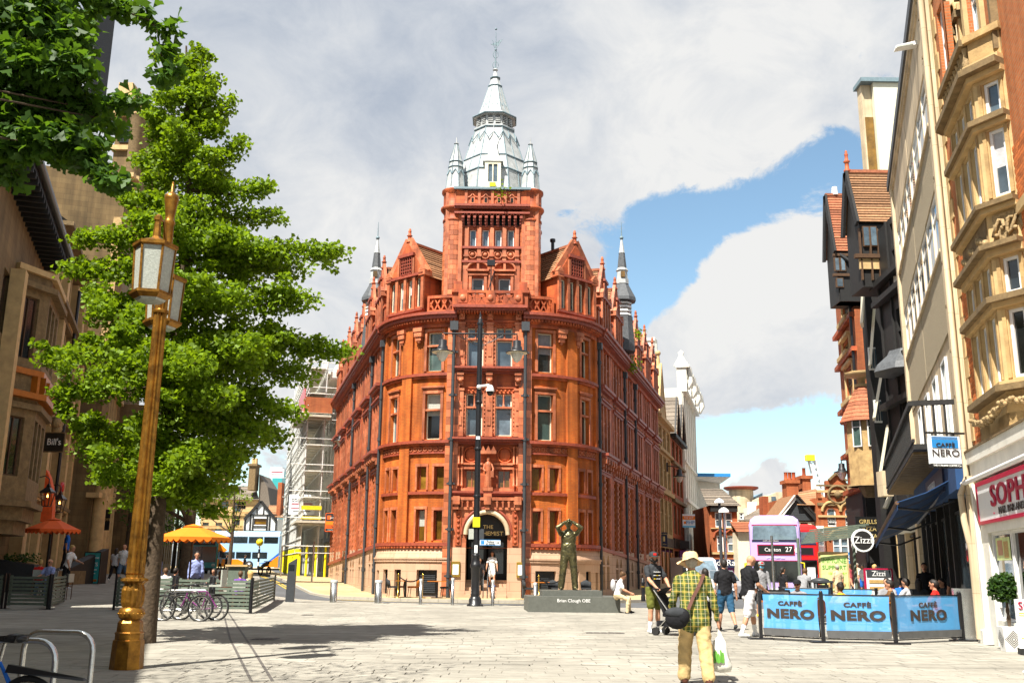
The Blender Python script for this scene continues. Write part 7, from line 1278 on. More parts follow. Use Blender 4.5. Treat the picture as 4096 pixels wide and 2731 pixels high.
# restaurant signs and lanterns on the left fronts
t=board('hanging_sign','square black restaurant sign on the left stone front',218,1768,43,.86,.82,'sign_black',[('txt',"Bill's",0,.42,'letter_white',0,.85)],'stone_dirty',cat='sign');mb=MB();mb.bar((-.43,.05,.3),(-.8,.05,.3),.05,.05);mb.bar((-.43,.05,-.3),(-.8,.05,-.3),.05,.05);mb.make('bracket','iron_black',t)
board('hanging_sign','dark blue sign cut by the left edge of the picture',15,1948,36.5,.95,1.05,'navy',[('txt','live',.25,.28,'letter_white',.2),('txt','COSTA',-.38,.18,'letter_white',.1)])
aw2=thing('red_canopy','rounded red canopy over the restaurant door behind the lanterns','awning',at(185,2010,47),world=True);c=at(150,2085,46.6);ct=at(190,1850,46.6);mb=MB();r_=(ct.z-c.z)
pts=[(.9*sin(q),c.z+r_*cos(q))for q in np.linspace(0,pi/2,8)]
for(o0,z0),(o1,z1)in zip(pts,pts[1:]):mb.add([F0.P(0,0,0)*0+leftf(8,12).P(u,o,z)for u,o,z in((1.2,o0,z0),(2.5,o0,z0),(2.5,o1,z1),(1.2,o1,z1))],[(0,1,2,3)])
cap_=leftf(8,12);mb.add([cap_.P(2.5,0,c.z)]+[cap_.P(2.5,o,z)for o,z in pts],[tuple(range(len(pts)+1))]);mb.add([cap_.P(1.2,0,c.z)]+[cap_.P(1.2,o,z)for o,z in pts],[tuple(range(len(pts)+1))]);mb.make('canvas','awning_red',aw2)
lamp_mat('flame',(1,.42,.08),6)
def wall_lantern(px,py,y,label):
 t=thing('wall_lantern',label,'lantern',at(px,py,y));mb=MB();mb.lathe([(.20,-.42),(.30,.16)],n=4,smooth=False,rot=pi/4);g=mb
 for k in range(4):q=MB();a=pi/4+k*pi/2;q.bar((.20*cos(a),.20*sin(a),-.42),(.31*cos(a),.31*sin(a),.16),.035,.035);q.make('frame_bar','iron_black',t)
 q=MB();q.lathe([(.38,.16),(.36,.22),(.12,.42),(.10,.5),(.04,.6)],n=4,smooth=False,rot=pi/4);q.lathe([(.21,-.46),(.21,-.42)],n=4,smooth=False,rot=pi/4);q.make('cap','iron_black',t)
 q=MB();q.tube([(0,0,.58),(0,0,.8),(-.2,0,.95),(-.55,0,.85)],.025,6);q.make('bracket','iron_black',t);q=MB();q.lathe([(.0,-.05),(.05,.0),(.0,.12)],n=8);q.make('flame','flame',t);return t
wall_lantern(190,1985,45,'lit black lantern before the red canopy');wall_lantern(238,2012,48.5,'lit black lantern right of the red canopy near the drainpipe')
board('hanging_sign','narrow yellow vertical shop sign farther up the left street',428,2078,62,.38,1.3,'sign_black',[('txt','HOTEL',.0,.22,'letter_gold')])
# ------------------------------------------------------------------ trees
def leaves(name,m,parent,C_,size,upness=.6,fan=False,droop=.0):
 n=len(C_);C_=np.asarray(C_);nr=rng.normal(size=(n,3));nr[:,2]=np.abs(nr[:,2])*(1+upness)+upness*.4;nr/=np.linalg.norm(nr,axis=1)[:,None]
 t=rng.normal(size=(n,3));t[:,2]-=droop;t-=(t*nr).sum(1)[:,None]*nr;t/=np.linalg.norm(t,axis=1)[:,None];s_=np.cross(nr,t);L_=size*rng.uniform(.7,1.25,n)
 shp=[(0,0,0),(-.32,.62,.05),(-.55,.86,.0),(-.22,1.02,.08),(0,.84,.12),(.22,1.02,.08),(.55,.86,.0),(.32,.62,.05)]if fan else[(0,0,0),(-.5,.75,.06),(0,1,.12),(.5,.75,.06)]
 k=len(shp);V=np.empty((n,k,3))
 for i,(a,b,c)in enumerate(shp):V[:,i]=C_+(s_*a+t*b+nr*c)*L_[:,None]
 me=bpy.data.meshes.new(name);me.vertices.add(n*k);me.vertices.foreach_set('co',V.ravel());me.loops.add(n*k);me.loops.foreach_set('vertex_index',np.arange(n*k,dtype=np.int32));me.polygons.add(n);me.polygons.foreach_set('loop_start',np.arange(0,n*k,k,dtype=np.int32));me.update(calc_edges=True);me.materials.append(MATS[m])
 return link(name,me,parent)
def bough_leaves(pts,n,rad,flat=.6):
 pts=[np.array(p)for p in pts];out=[]
 for _ in range(n):
  t=random.random()**.8*(len(pts)-1);i=min(int(t),len(pts)-2);q=pts[i]+(pts[i+1]-pts[i])*(t-i);u=t/(len(pts)-1)
  d=rng.normal(size=3);d/=np.linalg.norm(d);r=rad*(1.05-.45*u)*rng.random()**.4;out.append(q+d*r*np.array((1,1,flat)))
 return out
TX,TY=-6.95,19.24
T2=thing('ginkgo_tree','big ginkgo tree with layered sunlit boughs behind the golden lamp post','tree',(TX,TY,0),world=True)
top=at(745,185,TY);mb=MB();mb.tube([(TX,TY,0),(TX+.02,TY,.4),(TX+.0,TY,3),(TX+.08,TY,6),(TX+.05,TY,9),tuple(top)],[.21,.175,.155,.13,.08,.02],10);mb.make('trunk','bark',T2)
cr_pts=[]
bl_=[  # trunk height pixel, tip pixel, depth of tip from the trunk, leaf radius
(420,800,300,.1,.42),(520,930,395,.2,.40),(560,580,430,-.2,.40),(640,970,570,.2,.42),(640,560,640,.3,.45),(760,1080,745,-.2,.45),(720,890,690,.7,.5),(800,1060,870,.5,.5),(850,500,780,.2,.5),(900,300,960,.3,.45),(960,960,960,-.6,.55),
(1000,1370,1010,.2,.48),(1080,1210,1070,.6,.55),(1120,260,1080,.4,.5),(1180,1240,1200,-.3,.55),(1250,950,1180,-1.0,.6),(1280,420,1200,.8,.55),(1330,170,1440,.3,.45),(1380,1390,1415,.2,.5),(1420,1240,1500,.8,.6),(1450,1000,1380,-1.2,.6),(1500,420,1480,1.0,.6),(1550,230,1570,-.3,.45),(1560,1190,1650,.1,.5),(1620,1130,1760,.5,.55),(1640,900,1590,-1.2,.6),(1720,330,1720,.9,.55),(1750,950,1900,.1,.45),(1780,400,1900,.6,.5),(1800,760,1840,-1.1,.5),(1820,1000,1800,.9,.5),(700,700,500,-.6,.5),(1000,680,860,-1.0,.6),(1600,640,1560,1.4,.6),(1300,640,1260,1.5,.6),(1900,620,1980,.3,.4),(1860,760,2000,.2,.35),(330,700,240,0,.28),(1150,800,1150,-1.2,.65),(1150,640,1100,1.2,.65),(1400,780,1450,-1.4,.65),(1480,620,1400,-1.0,.6),(1650,780,1700,.2,.65),(1700,560,1700,-.8,.6),(1250,520,1300,-.6,.6),(900,820,960,.3,.5),(1350,1130,1330,.0,.6),(1550,1040,1560,.3,.65),(1700,1060,1750,-.4,.55),(1820,560,1850,.2,.55),(1900,860,1960,.5,.5),(1050,1100,1010,-.2,.55),(300,790,190,.05,.25)]
for py0,px,py,dy,rad in bl_:
 s0=at(700-(py0-1000)*-.03 if py0<1000 else 700-(py0-1000)*.09,py0,TY);s0.x=TX+.06;e=at(px,py,TY+dy*1.6);m_=s0.lerp(e,.55)+Vector((random.uniform(-.1,.1),0,random.uniform(-.3,.2)));q=MB();q.tube([s0,m_,e],[.05,.03,.01],6);q.make('limb','bark',T2)
 ln=(e-s0).length;cr_pts+=bough_leaves([s0.lerp(e,.12),m_,e],int(430*ln*(rad/.5)+200),rad*1.0,.75)
 for k in range(int(ln*1.6)):  # side sprays make the edge ragged
  t=.35+.6*random.random();b=s0.lerp(e,t);f=b+Vector((random.uniform(-.7,.7),random.uniform(-.9,.9),random.uniform(-.15,.35)));cr_pts+=bough_leaves([b,f],130,.22)
env=[(300,742,40),(500,745,80),(700,740,140),(900,725,180),(1100,720,290),(1300,700,380),(1500,680,430),(1700,690,400),(1900,660,290),(2030,640,180)]
for _ in range(135):
 py=random.uniform(320,2040)
 for(a,ca,wa),(b,cb_,wb_)in zip(env,env[1:]):
  if a<=py<=b:f=(py-a)/(b-a);cc,ww=ca+(cb_-ca)*f,wa+(wb_-wa)*f;break
 q=random.uniform(-1,1);c=at(cc+q*ww,py,TY+random.uniform(-1,1)*ww/200*(1-q*q)**.5);cr_pts+=bough_leaves([c,c+Vector((random.uniform(-.5,.5),random.uniform(-.4,.4),random.uniform(-.1,.25)))],random.randint(120,330),random.uniform(.2,.5),random.uniform(.5,.95))
leaves('crown','ginkgo_leaf',T2,cr_pts,.092,.25)
# near ginkgo whose branches hang into the top left corner
T1=thing('near_ginkgo_tree','ginkgo branches with large fan leaves hanging into the top left corner','tree',(-5.6,5.0,0),world=True)
mb=MB();mb.tube([(-5.6,5,0),(-5.6,5,3),(-5.4,5.2,6),(-5.3,5.4,9)],[.2,.17,.12,.04],10);mb.make('trunk','bark',T1)
np_=[]
for(p0,p1,n,rad)in(((-100,100),(300,80),1300,.28),((-100,250),(320,280),1700,.28),((-120,420),(350,430),1700,.27),((-100,560),(360,560),1400,.22),((280,600),(490,730),300,.12),((60,500),(330,640),700,.18),((-60,640),(60,720),120,.14),((100,0),(310,180),1000,.26),((-100,-120),(420,-80),500,.2),((300,-20),(540,40),260,.12),((330,430),(570,390),170,.11),((380,470),(500,520),90,.09)):
 a,b=at(p0[0],p0[1],6.7),at(p1[0],p1[1],6.8+random.uniform(-.5,.6));s0=Vector((-5.5,5.1,a.z-.2));q=MB();q.tube([s0,a,a.lerp(b,.5)+Vector((0,0,.05)),b],[.012,.007,.005,.003],6);q.make('limb','bark',T1);np_+=bough_leaves([a,a.lerp(b,.5),b],n,rad,.8)
tw=[at(*p,6.3)for p in((530,55),(600,85),(630,120),(640,200),(660,290))];q=MB();q.tube(tw,[.012,.009,.008,.006,.004],6);q.make('twig','bark',T1)
for p,n,r_ in(((560,30),40,.12),((640,100),26,.09),((660,180),34,.09),((640,270),38,.09),((690,90),16,.08),((690,250),24,.07)):c=at(*p,6.3);np_+=bough_leaves([c,c+Vector((.03,0,-.05))],n,r_,1)
for _ in range(1500):np_.append(np.array((random.uniform(-8,-3.4),random.uniform(3.2,7.2),random.uniform(5.4,9.2))))
for _ in range(1800):q=random.uniform(7.5,10.5);np_.append(np.array((random.uniform(-8.5,-4.2),q,1.5+q*.70+random.uniform(0,1.6))))  # unseen leaves added above the view to throw dappled shade on the paving
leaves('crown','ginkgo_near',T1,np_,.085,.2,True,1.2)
# smaller trees around the parasols
def tree(name,label,base,h,tr,crown,n,lm='ginkgo_leaf',sz=.11):
 t=thing(name,label,'tree',base,world=True);mb=MB();mb.tube([base,(base[0]+.05,base[1],base[2]+h*.5),(base[0],base[1],base[2]+h*.95)],[tr,tr*.8,tr*.25],8);mb.make('trunk','bark',t);pts=[]
 for(cx,cy,cz,rx,ry,rz)in crown:
  q=MB();q.tube([(base[0],base[1],base[2]+h*.45),(cx,cy,cz)],[tr*.4,tr*.12],5);q.make('limb','bark',t)
  for _ in range(int(n*rx*rz)):
   d=rng.normal(size=3);d/=np.linalg.norm(d);pts.append(np.array((cx,cy,cz))+d*np.array((rx,ry,rz))*rng.random()**.4)
 leaves('crown',lm,t,pts,sz);return t
def cl(px,py,y,rpx,rz=None):c=at(px,py,y);r=rpx/FOC*y;return(c.x,c.y,c.z,r,r,(rz or rpx)/FOC*y)
g=at(735,2330,38);tree('street_tree','street tree with brown trunk rising behind the orange parasol',(g.x,38,gz(g.x,38)),6.5,.26,[cl(760,1750,38,130),cl(640,1850,38,140),cl(850,1800,38,90),cl(700,1980,37.5,110,60),cl(600,2000,38,100,60)],420)
g=at(915,2280,62);tree('street_tree','small bright street tree hanging over the orange end of the bus',(g.x,62,gz(g.x,62)),6,.14,[cl(900,1985,62,55,28),cl(960,1990,62,55,30),cl(930,2060,62,40,40),cl(985,2000,62,30,22),cl(850,1990,62,50,35),cl(800,2040,62,50,30),cl(935,2110,62,26,25)],260,sz=.13)
g=at(500,2290,70);tree('street_tree','dark leafy street tree filling the left street behind the ginkgo',(g.x,70,gz(g.x,70)),9,.25,[cl(560,2050,70,90,80),cl(640,2100,70,90,60),cl(520,1950,70,80,80),cl(700,2110,70,70,50),cl(600,1900,70,120,90)],140,'bush_leaf',.16)
g=at(690,2290,88);tree('street_tree','bushy green tree between the ginkgo trunk and the sandstone building',(g.x,88,gz(g.x,88)),8,.2,[cl(700,2080,88,70,60),cl(770,2060,88,60,60),cl(640,2140,88,70,50),cl(740,2150,88,60,40),cl(800,1990,88,55,50)],90,'ginkgo_leaf',.2)
# ------------------------------------------------------------------ golden double lantern lamp post
GX,GY=-5.5,14.57;GL=thing('golden_lamp_post','tall golden fluted lamp post with two hexagonal lanterns in the left foreground','lamp post',(GX,GY,0))
def gp(name,fn,m='gold_paint',par=None):mb=MB();fn(mb);return mb.make(name,m,par or GL)
gp('base',lambda mb:mb.lathe([(.235,0),(.22,.36),(.215,.42),(.195,.43),(.195,.50),(.205,.52),(.18,.54),(.175,.66),(.15,.70)],n=8,smooth=False,rot=pi/8))
gp('base_ring',lambda mb:mb.lathe([(.13,.70),(.17,.73),(.185,.79),(.17,.85),(.13,.88)],n=20));gp('ring_bead',lambda mb:[mb.ball((.182*cos(a),.182*sin(a),.79),.014,6)for a in np.linspace(0,2*pi,19)[:-1]])
gp('fluted_vase',lambda mb:mb.lathe([(.14,.88),(.16,.95),(.165,1.12),(.135,1.2),(.15,1.22),(.195,1.25),(.19,1.28),(.13,1.30),(.125,1.34),(.14,1.36)],n=28,flute=.09,smooth=False))
gp('fluted_shaft',lambda mb:mb.lathe([(.13,1.36),(.112,3.0),(.10,5.0),(.09,5.9)],n=28,flute=.16,smooth=False));gp('shaft_ring',lambda mb:[mb.lathe([(.11,z),(.12,z+.03),(.11,z+.06)],n=16)for z in(5.3,)])
gp('upper_shaft',lambda mb:mb.lathe([(.085,5.9),(.10,5.95),(.085,6.0),(.082,6.05),(.10,6.1),(.082,6.14),(.075,6.75),(.095,6.8),(.075,6.84),(.07,6.9),(.11,7.2),(.115,7.26),(.08,7.28),(.03,7.32),(.015,7.5)],n=16))
LZ=at(612,1090,13.75).z
for k,s_ in enumerate((-1,1)):
 ox,oy=(at(612,1090,13.75).x-GX,-.82)if s_<0 else(at(652,1262,15.47).x-GX,.9)
 gp('arm',lambda mb:(mb.tube([(0,0,LZ+.62),(ox*.5,oy*.5,LZ+.95),(ox,oy,LZ+.85),(ox,oy,LZ+.55)],.022,6),mb.bar((0,0,LZ+.1),(ox,oy,LZ+.45),.03,.03)))
 ln_=gp('lantern_roof',lambda mb:mb.lathe([(.30,LZ+.36),(.33,LZ+.38),(.33,LZ+.43),(.26,LZ+.45),(.1,LZ+.52),(.06,LZ+.56),(.045,LZ+.8),(.06,LZ+.82),(.06,LZ+.88),(.0,LZ+.93)],(ox,oy,0),6,0,False,R(12)))
 gp('lantern_base',lambda mb:mb.lathe([(.24,LZ-.42),(.31,LZ-.36),(.31,LZ-.32),(.27,LZ-.31)],(ox,oy,0),6,0,False,R(12)),'gold_paint',ln_);gp('lantern_bowl',lambda mb:mb.lathe([(.08,LZ-.47),(.2,LZ-.45),(.26,LZ-.38)],(ox,oy,0),6,0,False,R(12)),'lantern_glass',ln_)
 for q in range(6):
  a=R(12)+q*pi/3;b=a+pi/3;gp('corner_bar',lambda mb:mb.bar((ox+.255*cos(a),oy+.255*sin(a),LZ-.32),(ox+.29*cos(a),oy+.29*sin(a),LZ+.37),.03,.03),'gold_paint',ln_)
  gp('pane',lambda mb:mb.face([(ox+.25*cos(a),oy+.25*sin(a),LZ-.32),(ox+.25*cos(b),oy+.25*sin(b),LZ-.32),(ox+.285*cos(b),oy+.285*sin(b),LZ+.37),(ox+.285*cos(a),oy+.285*sin(a),LZ+.37)]),'lantern_glass',ln_)
  # ------------------------------------------------------------------ black double lamp post in front of the entrance
BX,BY=-1.33,38.9;BL=thing('black_lamp_post','tall black lamp post with two hanging lamps in front of the red building entrance','lamp post',(BX,BY,0));zt_=at(1915,1330,BY).z
def bp(name,fn,m='iron_black',par=None):mb=MB();fn(mb);return mb.make(name,m,par or BL)
bp('base',lambda mb:mb.lathe([(.32,0),(.32,.08),(.25,.12),(.24,.3),(.2,.35),(.17,.42),(.19,.46),(.17,.5),(.17,1.45),(.22,1.5),(.22,1.6),(.17,1.66),(.15,1.9),(.18,1.95),(.13,2.0)],n=16));bp('shaft',lambda mb:mb.tube([(0,0,2),(0,0,zt_+.35)],[.13,.10],12));bp('finial',lambda mb:mb.lathe([(.1,zt_+.3),(.14,zt_+.4),(.08,zt_+.48),(.1,zt_+.55),(.05,zt_+.62),(.05,zt_+.7),(0,zt_+.95)],n=10));[bp('collar',lambda mb:mb.lathe([(.14,z),(.16,z+.05),(.14,z+.1)],n=12))for z in(4.2,6.1,8.0)]
mat('lamp_bowl',(.62,.60,.52),.12,.1,spec=.8);mat('lamp_cream',(.66,.62,.46),.5)
def shade(mk,x,y,z,s=1.0,par=None):
 a=mk('lamp_shade',lambda mb:mb.lathe([(.02,z+.52*s),(.10*s,z+.5*s),(.17*s,z+.48*s),(.17*s,z+.24*s),(.21*s,z+.22*s),(.22*s,z+.10*s),(.28*s,z+.07*s),(.46*s,z+.0*s),(.46*s,z-.03*s)],(x,y,0),20),'iron_black',par)
 mk('reflector',lambda mb:mb.lathe([(.44*s,z-.045*s),(.27*s,z+.06*s),(0,z+.08*s)],(x,y,0),20),'lamp_cream',a);mk('lamp_bowl',lambda mb:mb.lathe([(.26*s,z-.02*s),(.22*s,z-.2*s),(.13*s,z-.36*s),(.02,z-.44*s)],(x,y,0),16),'lamp_bowl',a);mk('hanger',lambda mb:mb.tube([(x,y,z+.5*s),(x,y,z+.72*s)],.03*s,6),'iron_black',a)
bp('cross_arm',lambda mb:mb.tube([(-1.52,0,zt_-.05),(1.56,0,zt_-.05)],.035,8))
for s_ in(-1,1):
 bp('scroll',lambda mb:[mb.tube([(s_*(.28+q*.3)+.14*cos(a),0,zt_-.25+.1*q+(.16-.03*q)*sin(a))for a in np.linspace(0,2*pi,13)[:-1]],.014,5,closed=True)for q in range(2)]);bp('scroll_brace',lambda mb:mb.tube([(s_*.1,0,zt_-.55),(s_*.55,0,zt_-.35),(s_*1.0,0,zt_-.08)],.016,5));shade(bp,s_*1.54,0,zt_-.82)
zc_=at(1910,1548,BY).z;cc=bp('camera_arm',lambda mb:(mb.tube([(-.05,-.15,zc_),(.42,-.15,zc_+.06)],.05,8),mb.ball((.0,-.15,zc_-.02),.1,8)),'white_paint');bp('camera_hood',lambda mb:mb.lathe([(0,zc_+.08),(.10,zc_+.04),(.16,zc_-.12),(.17,zc_-.2)],(.46,-.15,0),14),'white_paint',cc);bp('camera_dome',lambda mb:mb.ball((.46,-.15,zc_-.22),(.14,.14,.17),12),'sign_black',cc)
yz=at(1908,2088,BY).z;bp('notice',lambda mb:mb.box(-.14,.14,-.17,-.14,yz-.19,yz+.19),'yellow_sign');bz=at(1900,2135,BY).z;bp('control_box',lambda mb:(mb.box(-.3,-.10,-.12,.12,bz-.2,bz+.2)),'lantern_glass');bp('control_box',lambda mb:mb.box(.12,.3,-.12,.12,bz-.2,bz+.2),'iron_grey')
tz_=at(1952,2169,BY).z;ts=bp('direction_sign',lambda mb:mb.box(.15,.96,-.16,-.13,tz_-.11,tz_+.11),'sign_white');bp('sign_border',lambda mb:(mb.box(.15,.96,-.165,-.16,tz_+.09,tz_+.11),mb.box(.15,.96,-.165,-.16,tz_-.11,tz_-.09)),'blue_sign',ts);bp('symbol',lambda mb:mb.box(.19,.33,-.165,-.16,tz_-.07,tz_+.07),'blue_sign',ts);text('Toilets',.11,'iron_grey',ts,(.56,-.17,tz_+.035),(1,0,0));text('35 metres',.09,'iron_grey',ts,(.56,-.17,tz_-.05),(1,0,0));bp('arrow',lambda mb:mb.prism([(.78,-.17,tz_-.012),(.86,-.17,tz_-.012),(.86,-.17,tz_-.04),(.92,-.17,tz_),(.86,-.17,tz_+.04),(.86,-.17,tz_+.012),(.78,-.17,tz_+.012)],(0,.004,0)),'iron_grey',ts)
bp('sticker',lambda mb:mb.box(-.06,.06,-.135,-.12,at(1905,2195,BY).z-.15,at(1905,2195,BY).z+.15),'sign_white');bp('sticker',lambda mb:mb.box(-.08,.08,-.135,-.10,at(1908,1752,BY).z-.06,at(1908,1752,BY).z+.06),'sign_white')
def wall_lamp(px,py,y,dx,label):
 t=thing('wall_lamp',label,'wall lamp',at(px,py,y));mk=lambda name,fn,m='iron_black',par=None:(lambda mb:(fn(mb),mb.make(name,m,par or t))[1])(MB());shade(mk,0,0,0,1.1);mk('bracket',lambda mb:(mb.tube([(0,0,.75),(dx,.3,.85)],.04,6),mb.box(dx-.05,dx+.05,.25,.4,.4,1.1)))
wall_lamp(1362,1762,71,.8,'black wall lamp jutting from the left end of the red building');wall_lamp(2718,1905,76,-.9,'black wall lamp jutting from the brown houses right of the red building');wall_lamp(3368,1888,60,.9,'black wall lamp hanging from the brick oriel house at the right')
# ------------------------------------------------------------------ bollards, poles, statue
def bollard(px,py,y,r,h,label,band=True):
 x=at(px,2300,y).x;t=thing('steel_bollard',label,'bollard',(x,y,.02),0,'steel bollards along the kerb');mb=MB();mb.lathe([(r,0),(r,h-.1),(r*.93,h-.1),(r*.93,h-.08)],n=16);mb.make('post','steel',t);mb=MB();mb.lathe([(r*1.04,h-.1),(r*1.04,h-.01),(r*.9,h),(0,h+.01)],n=16);mb.make('cap','lead_grey',t)
bollard(1338,2410,41.0,.15,.90,'thick steel bollard nearest the dark info pillar');bollard(1516,2412,40.6,.15,.92,'thick steel bollard left of the cafe tables');bollard(1685,2418,39.8,.065,1.0,'slim steel post in front of the left cafe chairs');bollard(1812,2420,39.4,.065,1.05,'slim steel post left of the black lamp post foot');bollard(1972,2425,38.9,.065,1.0,'slim steel post in front of the entrance steps');bollard(2141,2420,38.6,.075,.92,'slim steel post left of the statue plinth')
g=at(1165,2300,40.5);t=thing('info_pillar','dark slanted metal pillar standing at the kerb left of the bollards','info pillar',(g.x,40.5,.02));mb=MB();mb.hexa([(-.17,-.07,0),(.17,-.07,0),(.17,.07,0),(-.17,.07,0),(-.13,-.07,1.55),(.2,-.07,1.75),(.2,.07,1.75),(-.13,.07,1.55)]);mb.make('post','iron_grey',t);mb=MB();mb.box(-.1,.13,-.075,-.07,1.25,1.5);mb.make('panel','pane_dark',t)
for px,y,lab in((2571,44.5,'black iron bollard beside the man with the pushchair'),(2582,66,'black iron bollard far along the shaded red front')):
 x=at(px,2300,y).x;t=thing('iron_bollard',lab,'bollard',(x,y,gz(x,y)+.1),0,'black iron bollards');mb=MB();mb.lathe([(.10,0),(.10,.2),(.085,.24),(.08,.75),(.10,.78),(.10,.84),(.07,.87),(.08,.95),(.0,1.02)],n=12);mb.make('post','iron_black',t);mb=MB();mb.lathe([(.086,.6),(.086,.66)],n=12);mb.make('band','brass',t)
PX0,PX1,PY_=.62,3.80,34.25
PL=thing('statue_plinth','low stepped grey stone plinth carrying an engraved name','plinth',((PX0+PX1)/2,PY_+.6,.02),R(3));w2=(PX1-PX0)/2
mb=MB();mb.box(-w2,w2,-.6,1.6,0,.52);mb.make('lower_block','plinth_grey',PL);mb=MB();mb.box(-w2+.52,w2-.55,-.1,1.2,.52,.72);mb.make('upper_block','plinth_grey',PL);text('Brian Clough OBE',.155,'letter_white',PL,(-.02,-.606,.39),(1,0,0),ext=.004)
def statue_extra(cap,L):
 cap(L['pel']+L['up']*.04,L['pel']+L['up']*.14,.19,.20,'bronze',L['fw'],.74);[(cap(L['J'][q][0],L['J'][q][1],.115,.09,'bronze'),cap(L['J'][q][1],L['J'][q][2],.088,.082,'bronze'))for q in('ll','rl')]
st_,sdt=person('bronze statue of a standing man clasping both hands above his head on the grey plinth',(PX0+(PX1-PX0)*.47,PY_+1.1,.74),pi+R(2),2.45,'bronze','bronze',sleeve='long',shoes='bronze',skin='bronze',hair='bronze',pose=dict(la=(126,23,196,-55),ra=(126,23,196,-55),ll=(2,5,-4,5),rl=(5,7,-1,7)),lean=-2,head=(0,0),vox=.014,fat=1.1,extra=statue_extra,name='bronze_statue');st_['category']='statue'
for ch_ in st_.children:
 me=ch_.data;me.materials.clear();me.materials.append(MATS['bronze']);me.polygons.foreach_set('material_index',np.zeros(len(me.polygons),np.int32))
 # ------------------------------------------------------------------ cafe tables, chairs and rope barrier before the entrance
def chair_parts(t,m,s=1.0):
 mb=MB();mb.box(-.23*s,.23*s,-.22*s,.24*s,.42,.5);mb.make('seat',m,t);mb=MB()
 vs=[]
 for i in range(7):
  a=pi*(.05+.9*i/6);x,y=.25*cos(a),-.16-.12*sin(a);vs+=[(x,y,.48),(x*.92,y*.92,.48),(x*1.05,y*1.08-.02,.86-.12*abs(cos(a))),(x*.97,y*1.0-.02,.86-.12*abs(cos(a)))]
 fs=[]
 for i in range(6):b=4*i;fs+=[(b,b+4,b+6,b+2),(b+1,b+3,b+7,b+5),(b+2,b+6,b+7,b+3),(b,b+1,b+5,b+4)]
 mb.add(vs,fs,0,True);mb.make('backrest',m,t)
 for sx in(-1,1):
  for sy in(-1,1):mb=MB();mb.tube([(sx*.18,sy*.18,.42),(sx*.22,sy*.23,0)],[.018,.012],6);mb.make('leg','iron_black',t)
def chair(px,y,rz,m,label,zoff=.115):x=at(px,2350,y).x;t=thing('cafe_chair',label,'chair',(x,y,zoff),rz,'chairs outside the entrance');chair_parts(t,m);return t
chair(1572,45.9,R(-70),'charcoal' if 'charcoal' in MATS else 'cloth_charcoal','grey buttoned chair nearest the brass rope post left of the entrance');chair(1655,46.0,R(80),'leather_tan','tan leather chair at the left table');chair(1785,45.6,R(80),'cloth_charcoal','grey chair between the dark vent and the left drainpipe');chair(2115,45.4,R(-80),'cloth_charcoal','grey chair right of the entrance steps');chair(2212,46.0,R(180),'cloth_charcoal','grey chair behind the statue left of the legs');chair(2345,46.6,R(180),'cloth_charcoal','grey chair behind the statue right of the legs');chair(1600,46.3,R(90),'leather_brown','brown stool backed chair behind the left table')
def table(px,y,label,top='leather_tan',r=.36):x=at(px,2350,y).x;t=thing('cafe_table',label,'table',(x,y,.115),0,'tables outside the entrance');mb=MB();mb.box(-r*1.2,r*1.2,-r,r,.72,.75);mb.make('top',top,t);mb=MB();mb.box(-.05,.05,-.05,.05,.03,.72);mb.make('leg','iron_black',t);mb=MB();mb.box(-.25,.25,-.25,.25,0,.03);mb.make('base','iron_black',t)
table(1622,45.7,'wooden cafe table between the grey and tan chairs');table(1748,45.4,'wooden cafe table before the dark vent grille');table(2160,45.6,'small wooden cafe table left of the statue')
def rope_post(px,y):x=at(px,2350,y).x;t=thing('rope_post','brass rope post','rope post',(x,y,.115),0,'brass rope posts at the entrance tables');mb=MB();mb.lathe([(.16,0),(.15,.03),(.03,.05),(.025,.9),(.05,.93),(.03,.97),(.05,1.02),(0,1.08)],n=12);mb.make('post','brass',t);return t,x,y
ps=[]
for px,y,lab in((1592,45.2,'brass rope post left of the tan chair'),(1690,45.0,'brass rope post behind the slim steel post by the vent'),(2155,44.6,'brass rope post left of the statue'),(2252,44.8,'brass rope post beside the statue leg')):t,x,y=rope_post(px,y);t['label']=lab;ps.append((x,y))
for(a,b,lab)in((0,1,'dark rope slung between the brass posts left of the entrance'),(2,3,'dark rope slung between the brass posts by the statue')):
 (x0,y0),(x1,y1)=ps[a],ps[b];mb=MB();mb.tube([(x0+(x1-x0)*u,y0+(y1-y0)*u,1.08-.32*4*u*(1-u)*.8)for u in np.linspace(0,1,9)],.03,6);tag(mb.make('barrier_rope','cloth_black'),lab,'rope','barrier ropes')
mb=MB()
for s_ in(-.32,.32):mb.tube([(CX+s_*.3,45.4,.12),(CX+s_*.3-.0,45.5,1.05),(CX+s_*.3,47.0,1.75)],.025,6)
hr_=thing('stair_handrail','black handrail in the middle of the entrance steps','handrail',(CX,45.5,.1),world=True);mb.make('rail','iron_black',hr_);mb=MB();mb.bar((CX-.55,45.3,.11),(CX-.1,45.5,1.05),.04,.04);mb.bar((CX+.45,45.3,.11),(CX+.1,45.5,1.05),.04,.04);mb.make('leg','iron_black',hr_)
